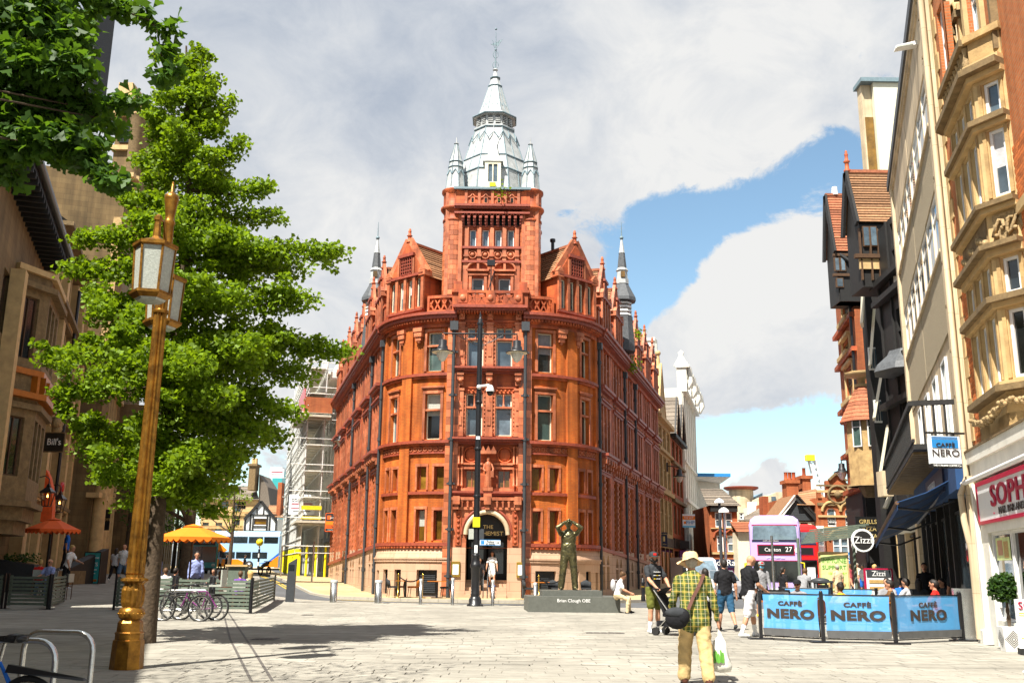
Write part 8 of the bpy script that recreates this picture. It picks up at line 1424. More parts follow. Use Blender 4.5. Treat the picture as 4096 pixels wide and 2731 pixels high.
# ------------------------------------------------------------------ cafe banner fence on the right
bpst=[(5.55,22.08),(6.66,21.25),(8.11,21.04),(10.05,22.2)]
posts=[]
for i,(x,y)in enumerate(bpst):
 lab=['black barrier post at the left end of the blue banners','black barrier post between the left and middle blue banners','black barrier post between the middle and right blue banners','black barrier post at the right end of the blue banners'][i]
 t=thing('barrier_post',lab,'barrier post',(x,y,.026),0,'black posts of the blue banner fence');mb=MB();mb.box(-.035,.035,-.035,.035,.03,1.02);mb.make('post','iron_black',t);mb=MB();mb.box(-.27,.27,-.12,.12,0,.03);mb.make('base','iron_black',t);mb=MB();mb.ball((0,0,1.03),.04,8);mb.make('cap','iron_black',t)
def banner(a,b,label,z0=.22,z1=.98,words=True,grp='blue cafe banners',gap=.07):
 a,b=Vector(a+(0,)),Vector(b+(0,));d=(b-a).normalized();n=Vector((d.y,-d.x,0));L_=(b-a).length-2*gap;o=a+d*gap;t=thing('banner',label,'banner',o+Vector((0,0,.026)),math.atan2(d.y,d.x),grp);ns=14;vs=[];fs=[]
 for i in range(ns+1):
  for j in range(5):u,v=i/ns,j/4;vs.append((u*L_+.02*sin(v*3)*(1-2*u),.006*sin(u*9+v*2)*sin(v*pi),z0+(z1-z0)*v-.012*sin(u*pi)*(v==0)))
 for i in range(ns):
  for j in range(4):fs.append((i*5+j,i*5+5+j,i*5+6+j,i*5+j+1))
 mb=MB();mb.add(vs,fs,0,True);mb.make('cloth','banner_blue',t)
 mb=MB();mb.hexa([(.02,-.035,z0-.12),(L_-.02,-.035,z0-.12),(L_-.02,-.02,z0-.12),(.02,-.02,z0-.12),(.0,-.04,z0+.03),(L_,-.04,z0+.03),(L_,-.025,z0+.03),(.0,-.025,z0+.03)]);mb.make('hem','banner_grey',t);[(lambda q:(q.tube([(-gap,0,zr),(L_+gap,0,zr)],.014,6),q.make('rail','iron_black',t)))(MB())for zr in(z1,.08)]
 if words:
  k=min(L_,1.45)/1.35;text('CAFFÈ',.13*k,'nero_ink',t,(L_*.5,-.012,z0+(z1-z0)*.73),(1,0,0),sx=1.45,space=1.12,ext=.002,fat=.006);text('NERO',.27*k,'nero_ink',t,(L_*.5,-.012,z0+(z1-z0)*.44),(1,0,0),sx=1.5,space=1.08,ext=.002,fat=.014)
banner(bpst[0],bpst[1],'left blue cafe banner with chair shapes showing through');banner(bpst[1],bpst[2],'middle blue cafe banner between two posts');banner(bpst[2],bpst[3],'right blue cafe banner before the awning post')
q0_,q1_,q2_=at(3130,2370,29),at(3325,2370,28.5),at(3500,2370,28.2);banner((q0_.x,29.),(q1_.x,28.5),'back blue banner behind the seated man in sunglasses',words=False,grp='rear blue cafe banners');banner((q1_.x+.2,28.5),(q2_.x,28.2),'back blue banner behind the woman in yellow',words=False,grp='rear blue cafe banners')
q3_,q4_=at(3630,2370,29),at(3760,2370,27.8);banner((q3_.x,29.),(q4_.x+.9,27.8),'back blue banner in the shade under the awning',words=False,grp='rear blue cafe banners')
for i,(px,y)in enumerate(((3120,29.05),(3312,28.6),(3325,28.4),(3505,28.2))):x=at(px,2370,y).x;t=thing('barrier_post',['far left black post of the rear banners','black post right of the seated man in sunglasses','black post left of the woman in yellow','black post beside the red menu board'][i],'barrier post',(x,y,.026),0,'black posts of the rear banners');mb=MB();mb.box(-.035,.035,-.035,.035,.03,1.02);mb.make('post','iron_black',t);mb=MB();mb.box(-.27,.27,-.12,.12,0,.03);mb.make('base','iron_black',t)
def bistro(x,y,rz,label):t=thing('bistro_chair',label,'chair',(x,y,.026),rz,'bistro chairs inside the blue banners');mb=MB();mb.tube([(.2*cos(a),-.2,.46+.42*sin(a))for a in np.linspace(0,pi,11)],.018,6);mb.make('back_frame','timber_brown',t);mb=MB();mb.lathe([(.19,-.01),(.19,.01)],(0,-.2,.66),14,axis=Vector((0,1,.05)));mb.make('backrest','leather_brown',t);mb=MB();mb.lathe([(.22,.44),(.22,.47)],n=14);mb.make('seat','leather_brown',t);[(lambda m:(m.tube([(sx*.17,sy*.17,.44),(sx*.21,sy*.22,0)],.015,6),m.make('leg','timber_brown',t)))(MB())for sx in(-1,1)for sy in(-1,1)]
for x,y,rz,lab in((6.15,23.0,2.6,'bistro chair behind the left blue banner'),(7.0,22.8,0.2,'round backed chair between the seated man and the yellow shirt'),(8.35,22.6,.4,'round backed chair behind the middle banner post'),(9.2,23.4,3,'bistro chair behind the right blue banner')):bistro(x,y,rz,lab)
def rtable(x,y,label):t=thing('bistro_table',label,'table',(x,y,.026),0,'bistro tables inside the blue banners');mb=MB();mb.lathe([(.34,.72),(.34,.75)],n=20);mb.make('top','leather_tan',t);mb=MB();mb.lathe([(.24,0),(.23,.03),(.03,.05),(.03,.72)],n=12);mb.make('pedestal','iron_black',t)
for x,y,lab in((6.45,24.3,'bistro table in front of the man in sunglasses'),(7.9,23.6,'bistro table beside the woman in yellow'),(9.5,24.6,'bistro table in front of the man in red'),(10.35,22.9,'wooden table at the right end of the blue banners')):rtable(x,y,lab)
board('menu_board','pale cafe board standing behind the left blue banner',3112,2383,24,.5,.22,'sign_white',[('txt','CAFFÈ',.03,.09,'banner_grey'),('box',-.2,.2,-.08,-.06,'blue_sign')],'sign_black')
t=board('menu_board','red framed restaurant menu board by the rear banners',3516,2345,30,.78,1.0,'sign_white',[('box',-.36,.36,.28,.48,'iron_grey'),('txt','Zizzi',.38,.22,'letter_white'),('box',-.3,.3,.1,.2,'hair_blond'),('box',-.3,.3,-.1,0,'hair_blond')],'crimson');mb=MB();[mb.box(s_*.38-.02,s_*.38+.02,-.02,.02,-1.1,-.5)for s_ in(-1,1)];mb.make('legs','crimson',t)
# litter bin, bus shelter, poles
c=at(3282,2345,31);t=thing('litter_bin','grey litter bin with round top in front of the bus shelter','bin',(c.x,31,.026));mb=MB();mb.box(-.29,.29,-.29,.29,.05,.92);mb.make('body','iron_grey',t);mb=MB();mb.box(-.31,.31,-.31,.31,1.12,1.18);mb.ball((0,0,1.17),(.3,.3,.1),12);mb.make('lid','iron_grey',t);mb=MB();[mb.box(a*.26-.03,a*.26+.03,b*.26-.03,b*.26+.03,.92,1.12)for a in(-1,1)for b in(-1,1)];mb.make('lid_post','iron_grey',t);mb=MB();mb.box(-.16,.16,-.297,-.29,.92,1.06);mb.make('slot','shadow_void',t);mb=MB();mb.prism([(0,-.296,.5),(.12,-.296,.62),(0,-.296,.74),(-.12,-.296,.62)],(0,.004,0));mb.make('emblem','sign_white',t)
c=at(3300,2300,45);BS=thing('bus_shelter','bus shelter with ribbed curved roof and bright advert panel','bus shelter',(c.x,45,gz(c.x,45)+.05));mb=MB();[mb.bar((-1.25+i*.1,-.8+i*.1,2.65+.1*i),(1.0+i*.18,-.8+i*.1,2.95+.1*i),.06,.07)for i in range(7)];mb.make('roof','fence_green',BS);mb=MB();[mb.tube([(x,0,0),(x,0,2.9)],.07,8)for x in(-1.15,)];mb.make('post','fence_green',BS);mb=MB();mb.tube([(1.5,.3,0),(1.5,.3,2.9)],.07,8);mb.make('post','fence_green',BS)
ad=MB();ad.box(-.35,1.0,-.35,-.25,.5,2.3);a_=ad.make('advert_case','stone_buff',BS);q=MB();q.box(-.27,.92,-.37,-.35,.6,2.15);q.make('poster','poster_green',a_);text('IMMUNE',.30,'letter_green',a_,(.32,-.375,1.9),(1,0,0));text('SUPPORT',.26,'letter_green',a_,(.32,-.375,1.6),(1,0,0));text('100% DAIRY',.16,'lime',a_,(.45,-.375,1.34),(1,0,0));text('FREE',.18,'lime',a_,(.55,-.375,1.12),(1,0,0));q=MB();[q.ball((-.1+.16*i,-.372,.78+.06*(i%2)),(.1,.005,.1),8)for i in range(6)];q.make('poster_fruit','hair_blond',a_);q=MB();q.box(-.95,-.45,-.3,-.2,.5,1.9);q.make('timetable_case','sign_black',BS);q=MB();q.box(-.88,-.52,-.31,-.3,.6,1.6);q.make('timetable','sign_white',BS)
def pole(px,y,pyt,label,r=.06,m='steel',head=None):x=at(px,2300,y).x;z0=gz(x,y);t=thing('street_pole',label,'pole',(x,y,z0));zt=at(px,pyt,y).z-z0;mb=MB();mb.tube([(0,0,0),(0,0,zt)],[r,r*.8],8);mb.make('shaft',m,t);(lambda q:(head(q,zt),q.make('head','white_paint',t)))(MB())if head else None;return t
hd=lambda q,z:q.lathe([(.32,z-.05),(.3,z+.08),(.12,z+.22),(0,z+.25)],n=12)
pole(3094,36,2142,'slim steel pole standing before the lilac bus',.055);pole(2888,62,2008,'dark lamp column with domed white top before the brick house',.11,'iron_grey',hd);pole(2905,58,2045,'pale lamp column with domed white top right of the dark one',.09,'steel',hd);pole(1122,70,2185,'grey pole at the foot of the scaffold by the yellow sleeves',.07,'steel');pole(1248,62,2165,'grey sign pole on the pavement left of the red building',.06,'steel')
t=pole(1030,96,2168,'striped crossing pole with round yellow beacon before the blue bus',.09,'white_paint');mb=MB();zz=at(1030,2168,96).z-gz(-25,96);mb.ball((0,0,zz),.36,12);mb.make('beacon','bright_yellow',t);mb=MB();[mb.tube([(0,0,.3+i*.8),(0,0,.7+i*.8)],.1,8)for i in range(4)];mb.make('stripe','sign_black',t)
# ------------------------------------------------------------------ parasols and slatted fences of the left terrace
def parasol(px,y,pyt,pye,wpx,m,label,rot=0):
 c=at(px,pyt,y);x=c.x;zt=c.z;ze=at(px,pye,y).z;w=wpx/FOC*y/2;g0=gz(x,y);t=thing('parasol',label,'parasol',(x,y,g0),rot);zt-=g0;ze-=g0;mb=MB();N=8
 co_=[(w*cos(a),w*sin(a))for a in np.linspace(pi/4,pi/4+2*pi,N+1)[:-1]]
 mb.add([(a,b,ze)for a,b in co_]+[(a*.22,b*.22,zt-.08)for a,b in co_],[(i,(i+1)%N,(i+1)%N+N,i+N)for i in range(N)]);mb.make('canopy',m,t);mb=MB();mb.add([(a*.27,b*.27,zt-.06)for a,b in co_]+[(0,0,zt+.03)],[(i,(i+1)%N,N)for i in range(N)]);mb.make('vent_cap',m,t);mb=MB()
 for i in range(N):
  (a,b),(c_,d)=co_[i],co_[(i+1)%N]
  for k in range(4):
   p=lambda f:(a+(c_-a)*f,b+(d-b)*f);f0,f1=k/4,(k+1)/4;pts=[(*p(f0),ze+.01)]+[(*p(f0+(f1-f0)*q),ze-.06-.10*sin(pi*q))for q in np.linspace(0,1,6)]+[(*p(f1),ze+.01)];mb.face([(x_*1.005,y_*1.005,z_)for x_,y_,z_ in pts])
 mb.make('valance',m,t);mb=MB();mb.tube([(0,0,0),(0,0,zt)],.03,8);mb.make('pole','timber_brown',t);[(lambda q:(q.bar((0,0,zt-.15),(a*.98,b*.98,ze-.01),.02,.03),q.make('rib','timber_brown',t)))(MB())for a,b in co_];mb=MB();mb.lathe([(.3,0),(.28,.08),(.05,.1)],n=12);mb.make('base','iron_grey',t)
parasol(775,34.2,2098,2150,300,'orange_cloth','sunlit orange parasol with scalloped edge beside the street tree');parasol(218,41,2072,2118,215,'red_cloth','shaded red orange parasol below the lanterns on the left')
def slat_fence(a,b,label,h=1.05,grp='slatted terrace fences',n=8):
 a,b=Vector(a),Vector(b);g0=gz(a.x,a.y);d=b-a;L_=d.length;t=thing('slat_fence',label,'fence',(a.x,a.y,g0),math.atan2(d.y,d.x),grp)
 for x in(0.03,L_-.03):mb=MB();mb.box(x-.03,x+.03,-.03,.03,.02,h+.05);mb.make('post','iron_black',t);mb=MB();mb.box(x-.2,x+.2,-.12,.12,0,.025);mb.make('foot','iron_black',t)
 for i in range(n):z=.14+i*(h-.14)/n;mb=MB();mb.box(.08,L_-.08,-.015,.015,z,z+(h-.14)/n*.66);mb.make('slat','fence_green',t)
 for x in(.12,L_-.12):mb=MB();mb.box(x-.04,x+.04,.016,.045,.12,h);mb.make('stile','fence_green',t)
G2=lambda px,py:(lambda g:(g.x,g.y))(gnd(px,py));f1,f2,f3,f4=G2(845,2452),G2(1003,2455),G2(1050,2412),G2(640,2440)
slat_fence(f1,f2,'sunlit green slatted fence panel facing the square');slat_fence(f2,(f3[0]+.1,f3[1]+1.5),'green slatted fence panel turned along the road edge');slat_fence((f1[0]-1.25,f1[1]+.25),(f1[0]-.06,f1[1]+.02),'green slatted fence panel behind the parked bicycles');slat_fence((f1[0]-3.3,f1[1]+.5),(f1[0]-1.32,f1[1]+.27),'green slatted fence panel hidden behind the tree trunk')
yA=31.5;xa,xb=at(32,2300,yA).x,at(208,2300,yA).x;slat_fence((xa,yA),(xb,yA),'dark shaded slatted fence panel at the left edge');slat_fence((xb+.02,yA+.05),(at(240,2300,34.5).x,35.),'dark slatted fence panel receding beside the left terrace');slat_fence((xa-1.6,yA-.1),(xa-.05,yA),'dark slatted fence panel cut by the picture edge')
c=at(208,2230,42);t=thing('planter_box','grey stone planter with low plants on the left terrace','planter',(at(75,2300,38.5).x,38.5,gz(-19,38)));mb=MB();mb.hexa([(-.7,-.3,0),(.7,-.3,0),(.7,.3,0),(-.7,.3,0),(-.7,-.3,1.25),(.7,-.3,1.05),(.7,.3,1.05),(-.7,.3,1.25)]);mb.make('trough','iron_grey',t);leaves('plants','bush_leaf',t,[np.array((random.uniform(-.65,.65),random.uniform(-.25,.25),1.15+random.random()*.3))for _ in range(400)],.09)
t=board('chalk_board','green framed menu board standing on the left pavement',368,2270,45,.75,1.35,'turquoise_glass',[('txt','Welcome',.45,.16,'letter_white'),('txt',"BILL'S",.15,.24,'letter_white'),('box',-.25,.25,-.1,-.06,'letter_white'),('box',-.2,.2,-.26,-.22,'letter_white'),('box',-.3,.3,-.6,-.5,'leather_tan')],'sign_black',R(-8));mb=MB();[mb.box(s_*.36-.03,s_*.36+.03,-.02,.02,-1.0,-.65)for s_ in(-1,1)];mb.make('legs','sign_black',t)
t=thing('ramp_wall','dark low ramp wall beside the menu board on the left pavement','wall',(at(325,2300,44).x,44,gz(-19,44)));mb=MB();mb.hexa([(-.6,-2.2,0),(-.3,-2.2,0),(.3,2,0),(0,2,0),(-.6,-2.2,.5),(-.3,-2.2,.3),(.3,2,1.6),(0,2,1.6)]);mb.make('wall','timber_black',t)
# ------------------------------------------------------------------ bicycles and stands
def bicycle(label,loc,rz,frame='plastic_black',R_=.33,grp=None,basket=False,guard=False):
 t=thing('bicycle',label,'bicycle',loc,rz,grp);wb=1.02
 for x in(0,wb):
  w=MB();w.tube([(x+R_*cos(a),0,R_+R_*sin(a))for a in np.linspace(0,2*pi,33)[:-1]],.024,8,closed=True);tw=w.make('wheel','rubber',t);w=MB();w.tube([(x+(R_-.03)*cos(a),0,R_+(R_-.03)*sin(a))for a in np.linspace(0,2*pi,33)[:-1]],.013,6,closed=True);w.make('rim','steel',tw);w=MB()
  for k in range(18):a=k*pi/9;w.tube([(x+.02*cos(a+1),.02*(-1)**k,R_+.02*sin(a+1)),(x+(R_-.03)*cos(a),0,R_+(R_-.03)*sin(a))],.0025,4)
  w.tube([(x,-.05,R_),(x,.05,R_)],.02,8);w.make('spokes','steel',tw)
 bb=(.43,0,R_-.05);st=(.30,0,R_+.42);hd_=(.86,0,R_+.40);hl_=(.90,0,R_+.27);f=MB();f.tube([bb,st],.018,8);f.tube([st,hd_],.018,8);f.tube([bb,hl_],.02,8);f.tube([(0,.04,R_),bb],.012,6);f.tube([(0,-.04,R_),bb],.012,6);f.tube([(0,.03,R_),st],.011,6);f.tube([(0,-.03,R_),st],.011,6);f.tube([hd_,hl_],.024,8);f.make('frame',frame,t)
 f=MB();f.tube([hl_,(wb,.05,R_)],.014,6);f.tube([hl_,(wb,-.05,R_)],.014,6);f.make('fork',frame,t);f=MB();f.tube([hd_,(.85,0,R_+.56)],.014,6);f.tube([(.88,-.29,R_+.60),(.84,-.1,R_+.57),(.84,.1,R_+.57),(.88,.29,R_+.60)],.013,6);f.make('handlebar','iron_black',t);f=MB();f.tube([st,(.27,0,R_+.56)],.014,6);f.make('seat_post','steel',t)
 f=MB();f.hexa([(.12,-.08,R_+.57),(.40,-.025,R_+.58),(.40,.025,R_+.58),(.12,.08,R_+.57),(.10,-.075,R_+.63),(.41,-.015,R_+.61),(.41,.015,R_+.61),(.10,.075,R_+.63)]);f.ball((.17,0,R_+.60),(.10,.085,.04),10);f.make('saddle','plastic_black',t);f=MB();f.lathe([(.10,-.008),(.10,.008)],bb,16,axis=Vector((0,1,0)));f.bar((bb[0],-.05,bb[2]),(bb[0]+.1,-.06,bb[2]-.14),.02,.02);f.bar((bb[0],.05,bb[2]),(bb[0]-.1,.06,bb[2]+.14),.02,.02);f.bar((bb[0]+.06,-.09,bb[2]-.14),(bb[0]+.16,-.09,bb[2]-.14),.06,.02);f.make('cranks','steel',t)
 if guard:f=MB();f.hexa([(-.52,-.03,R_+.30),(.2,-.045,R_+.34),(.2,.045,R_+.34),(-.52,.03,R_+.30),(-.5,-.005,R_+.32),(.2,-.02,R_+.40),(.2,.02,R_+.40),(-.5,.005,R_+.32)]);f.make('mudguard','plastic_black',t)
 if basket:f=MB();f.box(-.12,.2,-.16,.16,R_+.55,R_+.60);f.box(-.16,-.12,-.16,.16,R_+.55,R_+1.0);f.make('child_seat','lantern_glass',t)
def hoop(label,x,y,w,h,rz,grp='steel cycle hoops'):
 t=thing('cycle_hoop',label,'bike rack',(x,y,.026),rz,grp);r=.16;pts=[(-w/2,0,0),(-w/2,0,h-r)]+[(-w/2+r-r*cos(a),0,h-r+r*sin(a))for a in np.linspace(0,pi/2,6)[1:]]+[(w/2-r+r*sin(a),0,h-r+r*cos(a))for a in np.linspace(0,pi/2,6)]+[(w/2,0,0)];mb=MB();mb.tube(pts,.026,10);mb.make('hoop','steel',t);mb=MB();mb.tube([(-w/2,0,h*.33),(w/2,0,h*.33)],.022,8);mb.make('cross_rail','steel',t)
b1=gnd(800,2488);
bicycle('black bicycle leaning at the hoop nearest the square',(b1.x-.02,b1.y,.026),pi-R(4),grp='parked bicycles');bicycle('dark bicycle with pale child seat behind the first bicycle',(b1.x+.25,b1.y+.55,.026),pi-R(8),'purple',grp='parked bicycles',basket=True);bicycle('black bicycle third from the square, half hidden at the tree',(b1.x-.12,b1.y+1.15,.026),pi+R(3),'iron_black',grp='parked bicycles')
hoop('steel cycle hoop holding the black bicycles beside the tree trunk',b1.x-.62,b1.y+.22,.95,.78,R(-4));hoop('steel cycle hoop behind the parked bicycles',b1.x-.6,b1.y+1.0,.95,.78,R(-4))
h2_=at(240,2530,9.55);hoop('larger steel hoop in the bottom left corner',h2_.x,9.55,.69,h2_.z-.02,R(-6));h1_=at(90,2563,8.5);hoop('nearest steel hoop beside the blue bicycle in the corner',h1_.x,8.5,.62,h1_.z-.02,R(-6))
bk=at(120,2690,8.1);bicycle('blue bicycle cut by the bottom left corner',(bk.x,8.1,.0),pi-R(14),'cloth_blue',.30,guard=True)
c=at(1058,2290,78);t=thing('motorbike','dark motorbike parked at the road edge before the bus','motorbike',(c.x,78,gz(c.x,78)),R(75));
for x in(-.65,.65):mb=MB();mb.tube([(x+.29*cos(a),0,.31+.29*sin(a))for a in np.linspace(0,2*pi,21)[:-1]],.06,8,closed=True);mb.make('wheel','rubber',t)
mb=MB();mb.tube([(-.6,0,.55),(-.2,0,.75),(.2,0,.85),(.45,0,.8)],[.1,.16,.18,.1],8);mb.tube([(.65,0,.31),(.4,0,1.0)],.05,6);mb.make('body','plastic_black',t);mb=MB();mb.tube([(.4,-.35,1.05),(.42,.35,1.05)],.03,6);mb.ball((.52,0,.95),.12,8);mb.make('handlebar','iron_black',t);mb=MB();mb.ball((-.75,0,.6),(.08,.12,.08),8);mb.make('tail_lamp','bright_yellow',t)
# topiary by the nail bar and its white pavement board
tp=thing('topiary_pot','small round topiary in a black and white zigzag pot by the nail bar window','potted tree',(9.75,19.5,.026),R(-8));mb=MB();mb.hexa([(-.15,-.15,0),(.15,-.15,0),(.15,.15,0),(-.15,.15,0),(-.19,-.19,.46),(.19,-.19,.46),(.19,.19,.46),(-.19,.19,.46)]);mb.make('pot','white_paint',tp)
pt=MB()
for k in range(7):
 r0_,r1_=.03+k*.04,.045+k*.04
 for(ax,az)in((1,1),(1,-1),(-1,1),(-1,-1)):
  P4=[]
  for(dx,dz)in((r0_,0),(r1_,0),(0,r1_),(0,r0_)):
   x,z=ax*dx,.23+az*dz;P4.append((x,z))
  P4=[(max(-.16,min(.16,x)),max(.02,min(.44,z)))for x,z in P4]
  if len(set(P4))==4:pt.face([(x,-.153-.04*(z/.46)-.003,z)for x,z in P4]);pt.face([(-.153-.04*(z/.46)-.003,x,z)for x,z in P4])
pt.make('pot_pattern','sign_black',tp);mb=MB();mb.tube([(0,0,.44),(.02,0,.6),(-.015,0,.75),(.01,0,.95)],.025,6);mb.tube([(0,0,.44),(-.02,0,.6),(.015,0,.75),(-.01,0,.95)],.02,6);mb.make('stem','bark',tp)
pp=[]
for _ in range(1500):d=rng.normal(size=3);d/=np.linalg.norm(d);pp.append(np.array((0,0,1.18))+d*.30*np.array((1,1,.95))*rng.random()**.25)
leaves('foliage','bush_leaf',tp,pp,.075)
c=at(4100,2500,18.6);t=thing('pavement_board','white rounded pavement board cut by the right edge','sign',(c.x+.02,18.6,.026),R(-5));mb=MB();mb.box(-.16,.5,-.03,.03,.12,1.0);mb.make('board','sign_white',t);mb=MB();[mb.box(-.12,.5,-.036,-.03,z,z+.015)for z in(.3,.74,.7)];mb.make('line','bright_yellow',t);text('SOPHIE',.2,'crimson',t,(.2,-.04,.88),(1,0,0));mb=MB();mb.box(-.1,.5,-.25,.25,0,.12);mb.make('base','plastic_black',t)
# ------------------------------------------------------------------ vehicles
def vp(px,y):x=at(px,2300,y).x;return x,y,gz(x,y)
def wheel(t,x,y,r=.48,w=.28,ax='x'):
 d=Vector((1,0,0))if ax=='x' else Vector((0,1,0));mb=MB();mb.lathe([(r*.6,-w/2),(r,-w/2+.03),(r,w/2-.03),(r*.6,w/2)],(x,y,r),20,axis=d);o=mb.make('wheel','rubber',t);mb=MB();mb.lathe([(.0,-w/2-.01),(r*.58,-w/2-.01),(r*.6,w/2+.01),(0,w/2+.01)],(x,y,r),16,axis=d);mb.make('rim','steel',o)
def slab(mb,sec,y0,y1,mi=0):  # section polygon in x,z pushed along y
 mb.prism([(x,y0,z)for x,z in sec],(0,y1-y0,0),mi)
def bus_front(label,px,y,rz,body,trim,H=4.25,dest=None,num=None,L_=10.6):
 x,y,z=vp(px,y);t=thing('double_decker_bus' if H>4 else 'single_decker_bus',label,'bus',(x,y,z),rz);w=1.27;r=.22
 sec=[(-w,.32),(-w,H-.5),(-w+.08,H-.22),(-w+.3,H-.05),(-w+.6,H),(w-.6,H),(w-.3,H-.05),(w-.08,H-.22),(w,H-.5),(w,.32)]
 mb=MB();n=len(sec);ys=[(.0,.90,.0),(.05,.965,0),(.18,1,0),(L_,1,0)];vs=[(a*k,yy,.32+(b-.32)*(k if b>2 else 1))for yy,k,_ in ys for a,b in sec];mb.add(vs,[tuple(range(n))]+[(i*n+j,i*n+(j+1)%n,(i+1)*n+(j+1)%n,(i+1)*n+j)for i in range(3)for j in range(n)]+[tuple(range(3*n,4*n))[::-1]],0);mb.make('body',body,t)
 for s_ in(-1,1):wheel(t,s_*1.1,2.2);wheel(t,s_*1.1,7.6)
 if H>4:
  mb=MB();mb.prism([(-1.10,-.03,3.02),(1.10,-.03,3.02),(1.06,-.02,3.68),(.95,-.01,3.74),(-.95,-.01,3.74),(-1.06,-.02,3.68)],(0,.05,0));mb.make('upper_windscreen','pane_sky',t);mb=MB();mb.box(-1.13,1.13,-.02,.03,2.92,3.0);mb.make('slogan_strip','navy',t);text('ULTRA LOW EMISSION',.075,'letter_white',t,(-.2,-.03,2.96),(1,0,0))
  mb=MB();mb.box(-1.12,1.12,-.015,.02,3.74,3.78);mb.box(-1.13,1.13,-.015,.02,3.0,3.03);mb.make('windscreen_trim',trim,t)
  mb=MB();mb.box(-.88,.95,-.03,.02,2.26,2.78);d_=mb.make('destination_display',trim,t);mb=MB();mb.box(-.84,.91,-.04,-.03,2.3,2.74);mb.make('display_glass','sign_black',d_)
  if dest:text(dest,.26,'letter_white',d_,(-.12,-.05,2.52),(1,0,0));text(num,.34,'letter_white',d_,(.66,-.05,2.53),(1,0,0));text('CITY DAY TICKET £5.20',.085,'sign_white',t,(0,-.03,2.12),(1,0,0));mb=MB();mb.lathe([(.13,0),(.13,.01)],(1.07,-.02,2.5),14,axis=Vector((0,-1,0)));mb.make('roundel','sign_white',t)
  mb=MB();mb.box(-1.15,1.15,-.02,.02,1.97,2.0);mb.make('trim_line',trim,t)
  mb=MB();[mb.box(s_*1.275-.01,s_*1.275+.01,.5+i*1.5,1.85+i*1.5,3.0,3.65)for s_ in(-1,1)for i in range(6)];mb.make('side_window','pane_dark',t)
 ws=MB();top_=1.95 if H>4 else 2.2;ws.prism([(-1.12,-.03,.95),(1.12,-.03,.95),(1.12,-.02,top_),(-1.12,-.02,top_)],(0,.05,0));ws.make('windscreen','pane_black',t);mb=MB();mb.box(-.02,.02,-.035,-.03,.95,top_);mb.make('windscreen_pillar','iron_black',t)
 if H<=4:mb=MB();mb.box(-1.0,1.0,-.035,.02,2.3,2.75);d_=mb.make('destination_display','sign_black',t);text(dest,.26,'letter_white',d_,(.2,-.045,2.52),(1,0,0))
 for s_ in(-1,1):
  mb=MB();mb.ball((s_*.95,-.0,.72),(.16,.06,.12),10);mb.make('headlight','lantern_glass',t);mb=MB();mb.tube([(s_*1.15,.1,1.9),(s_*1.45,-.2,1.85)],.03,6);mb.box(s_*1.45-.1,s_*1.45+.1,-.28,-.2,1.35,1.85);mb.make('mirror','bright_yellow' if H>4 else 'plastic_black',t)
 mb=MB();[mb.box(s_*1.275-.01,s_*1.275+.01,.9+i*1.6,2.35+i*1.6,1.2,2.0)for s_ in(-1,1)for i in range(5)];mb.make('side_window','pane_dark',t);mb=MB();mb.box(-1.1,1.1,-.04,.02,.34,.5);mb.make('bumper','plastic_black',t);mb=MB();mb.box(-.3,.3,-.045,-.04,.5,.62);mb.make('number_plate','sign_white',t)
 return t
bus_front('lilac double decker bus with route 27 on its display',3106,50,R(-16.5),'bus_lilac','crimson',dest='Carlton',num='27')
bus_front('red double decker bus half hidden behind the lilac bus',3200,64,R(-20),'bright_red','crimson')
mat('bus_teal',(.02,.22,.22),.3,coat=.3);bus_front("teal single decker bus behind the orange parasol",800,80,R(22),'bus_teal','navy',H=3.1,dest="St Ann's")
x0,y0,z0=vp(1112,112);t=thing('double_decker_bus','blue and orange double decker bus passing side on beyond the parasol','bus',(x0-10.8,y0,z0),R(-2));H=4.3;mb=MB();sec=[(0,.3),(0,H-.5),(.15,H-.1),(.5,H),(2.0,H),(2.4,H-.1),(2.55,H-.5),(2.55,.3)]
mb.prism([(0,a,b)for a,b in sec],(10.8,0,0));mb.make('body','bus_blue',t);pan=lambda name,m,pts,o=-.012:(lambda q:(q.prism([(a,o,b)for a,b in pts],(0,.02,0)),q.make(name,m,t)))(MB())
pan('roof_band','bus_white',[(0,3.72),(10.8,3.72),(10.8,3.95),(0,3.95)]);pan('orange_panel','bus_orange',[(0,1.95),(4.6,1.95),(4.9,2.15),(4.0,2.9),(0,2.9)]);pan('orange_skirt','bus_orange',[(0,.32),(5.6,.32),(7.6,.5),(6.2,1.15),(0,1.2)]);pan('orange_tail','bus_orange',[(9.0,.32),(10.8,.32),(10.8,1.7),(9.8,.9)]);pan('navy_swoosh','cloth_blue',[(8.6,.7),(9.6,.9),(10.8,1.9),(10.8,1.6),(9.7,.8)],-.02)
for i in range(6):pan('upper_window','pane_dark',[(.3+i*1.75,2.95),(1.9+i*1.75,2.95),(1.9+i*1.75,3.65),(.3+i*1.75,3.65)],-.02)
for i in range(5):pan('lower_window','pane_dark',[(.4+i*1.85,1.25),(2.1+i*1.85,1.25),(2.1+i*1.85,1.95),(.4+i*1.85,1.95)],-.02)
for x in(1.8,7.5):wheel(t,x,.12,.5,.3,'y')
x,y,z=vp(2828,58);t=thing('white_van','white van facing the square between the two black shirted men','van',(x,y,z),R(4));mb=MB();w=.98
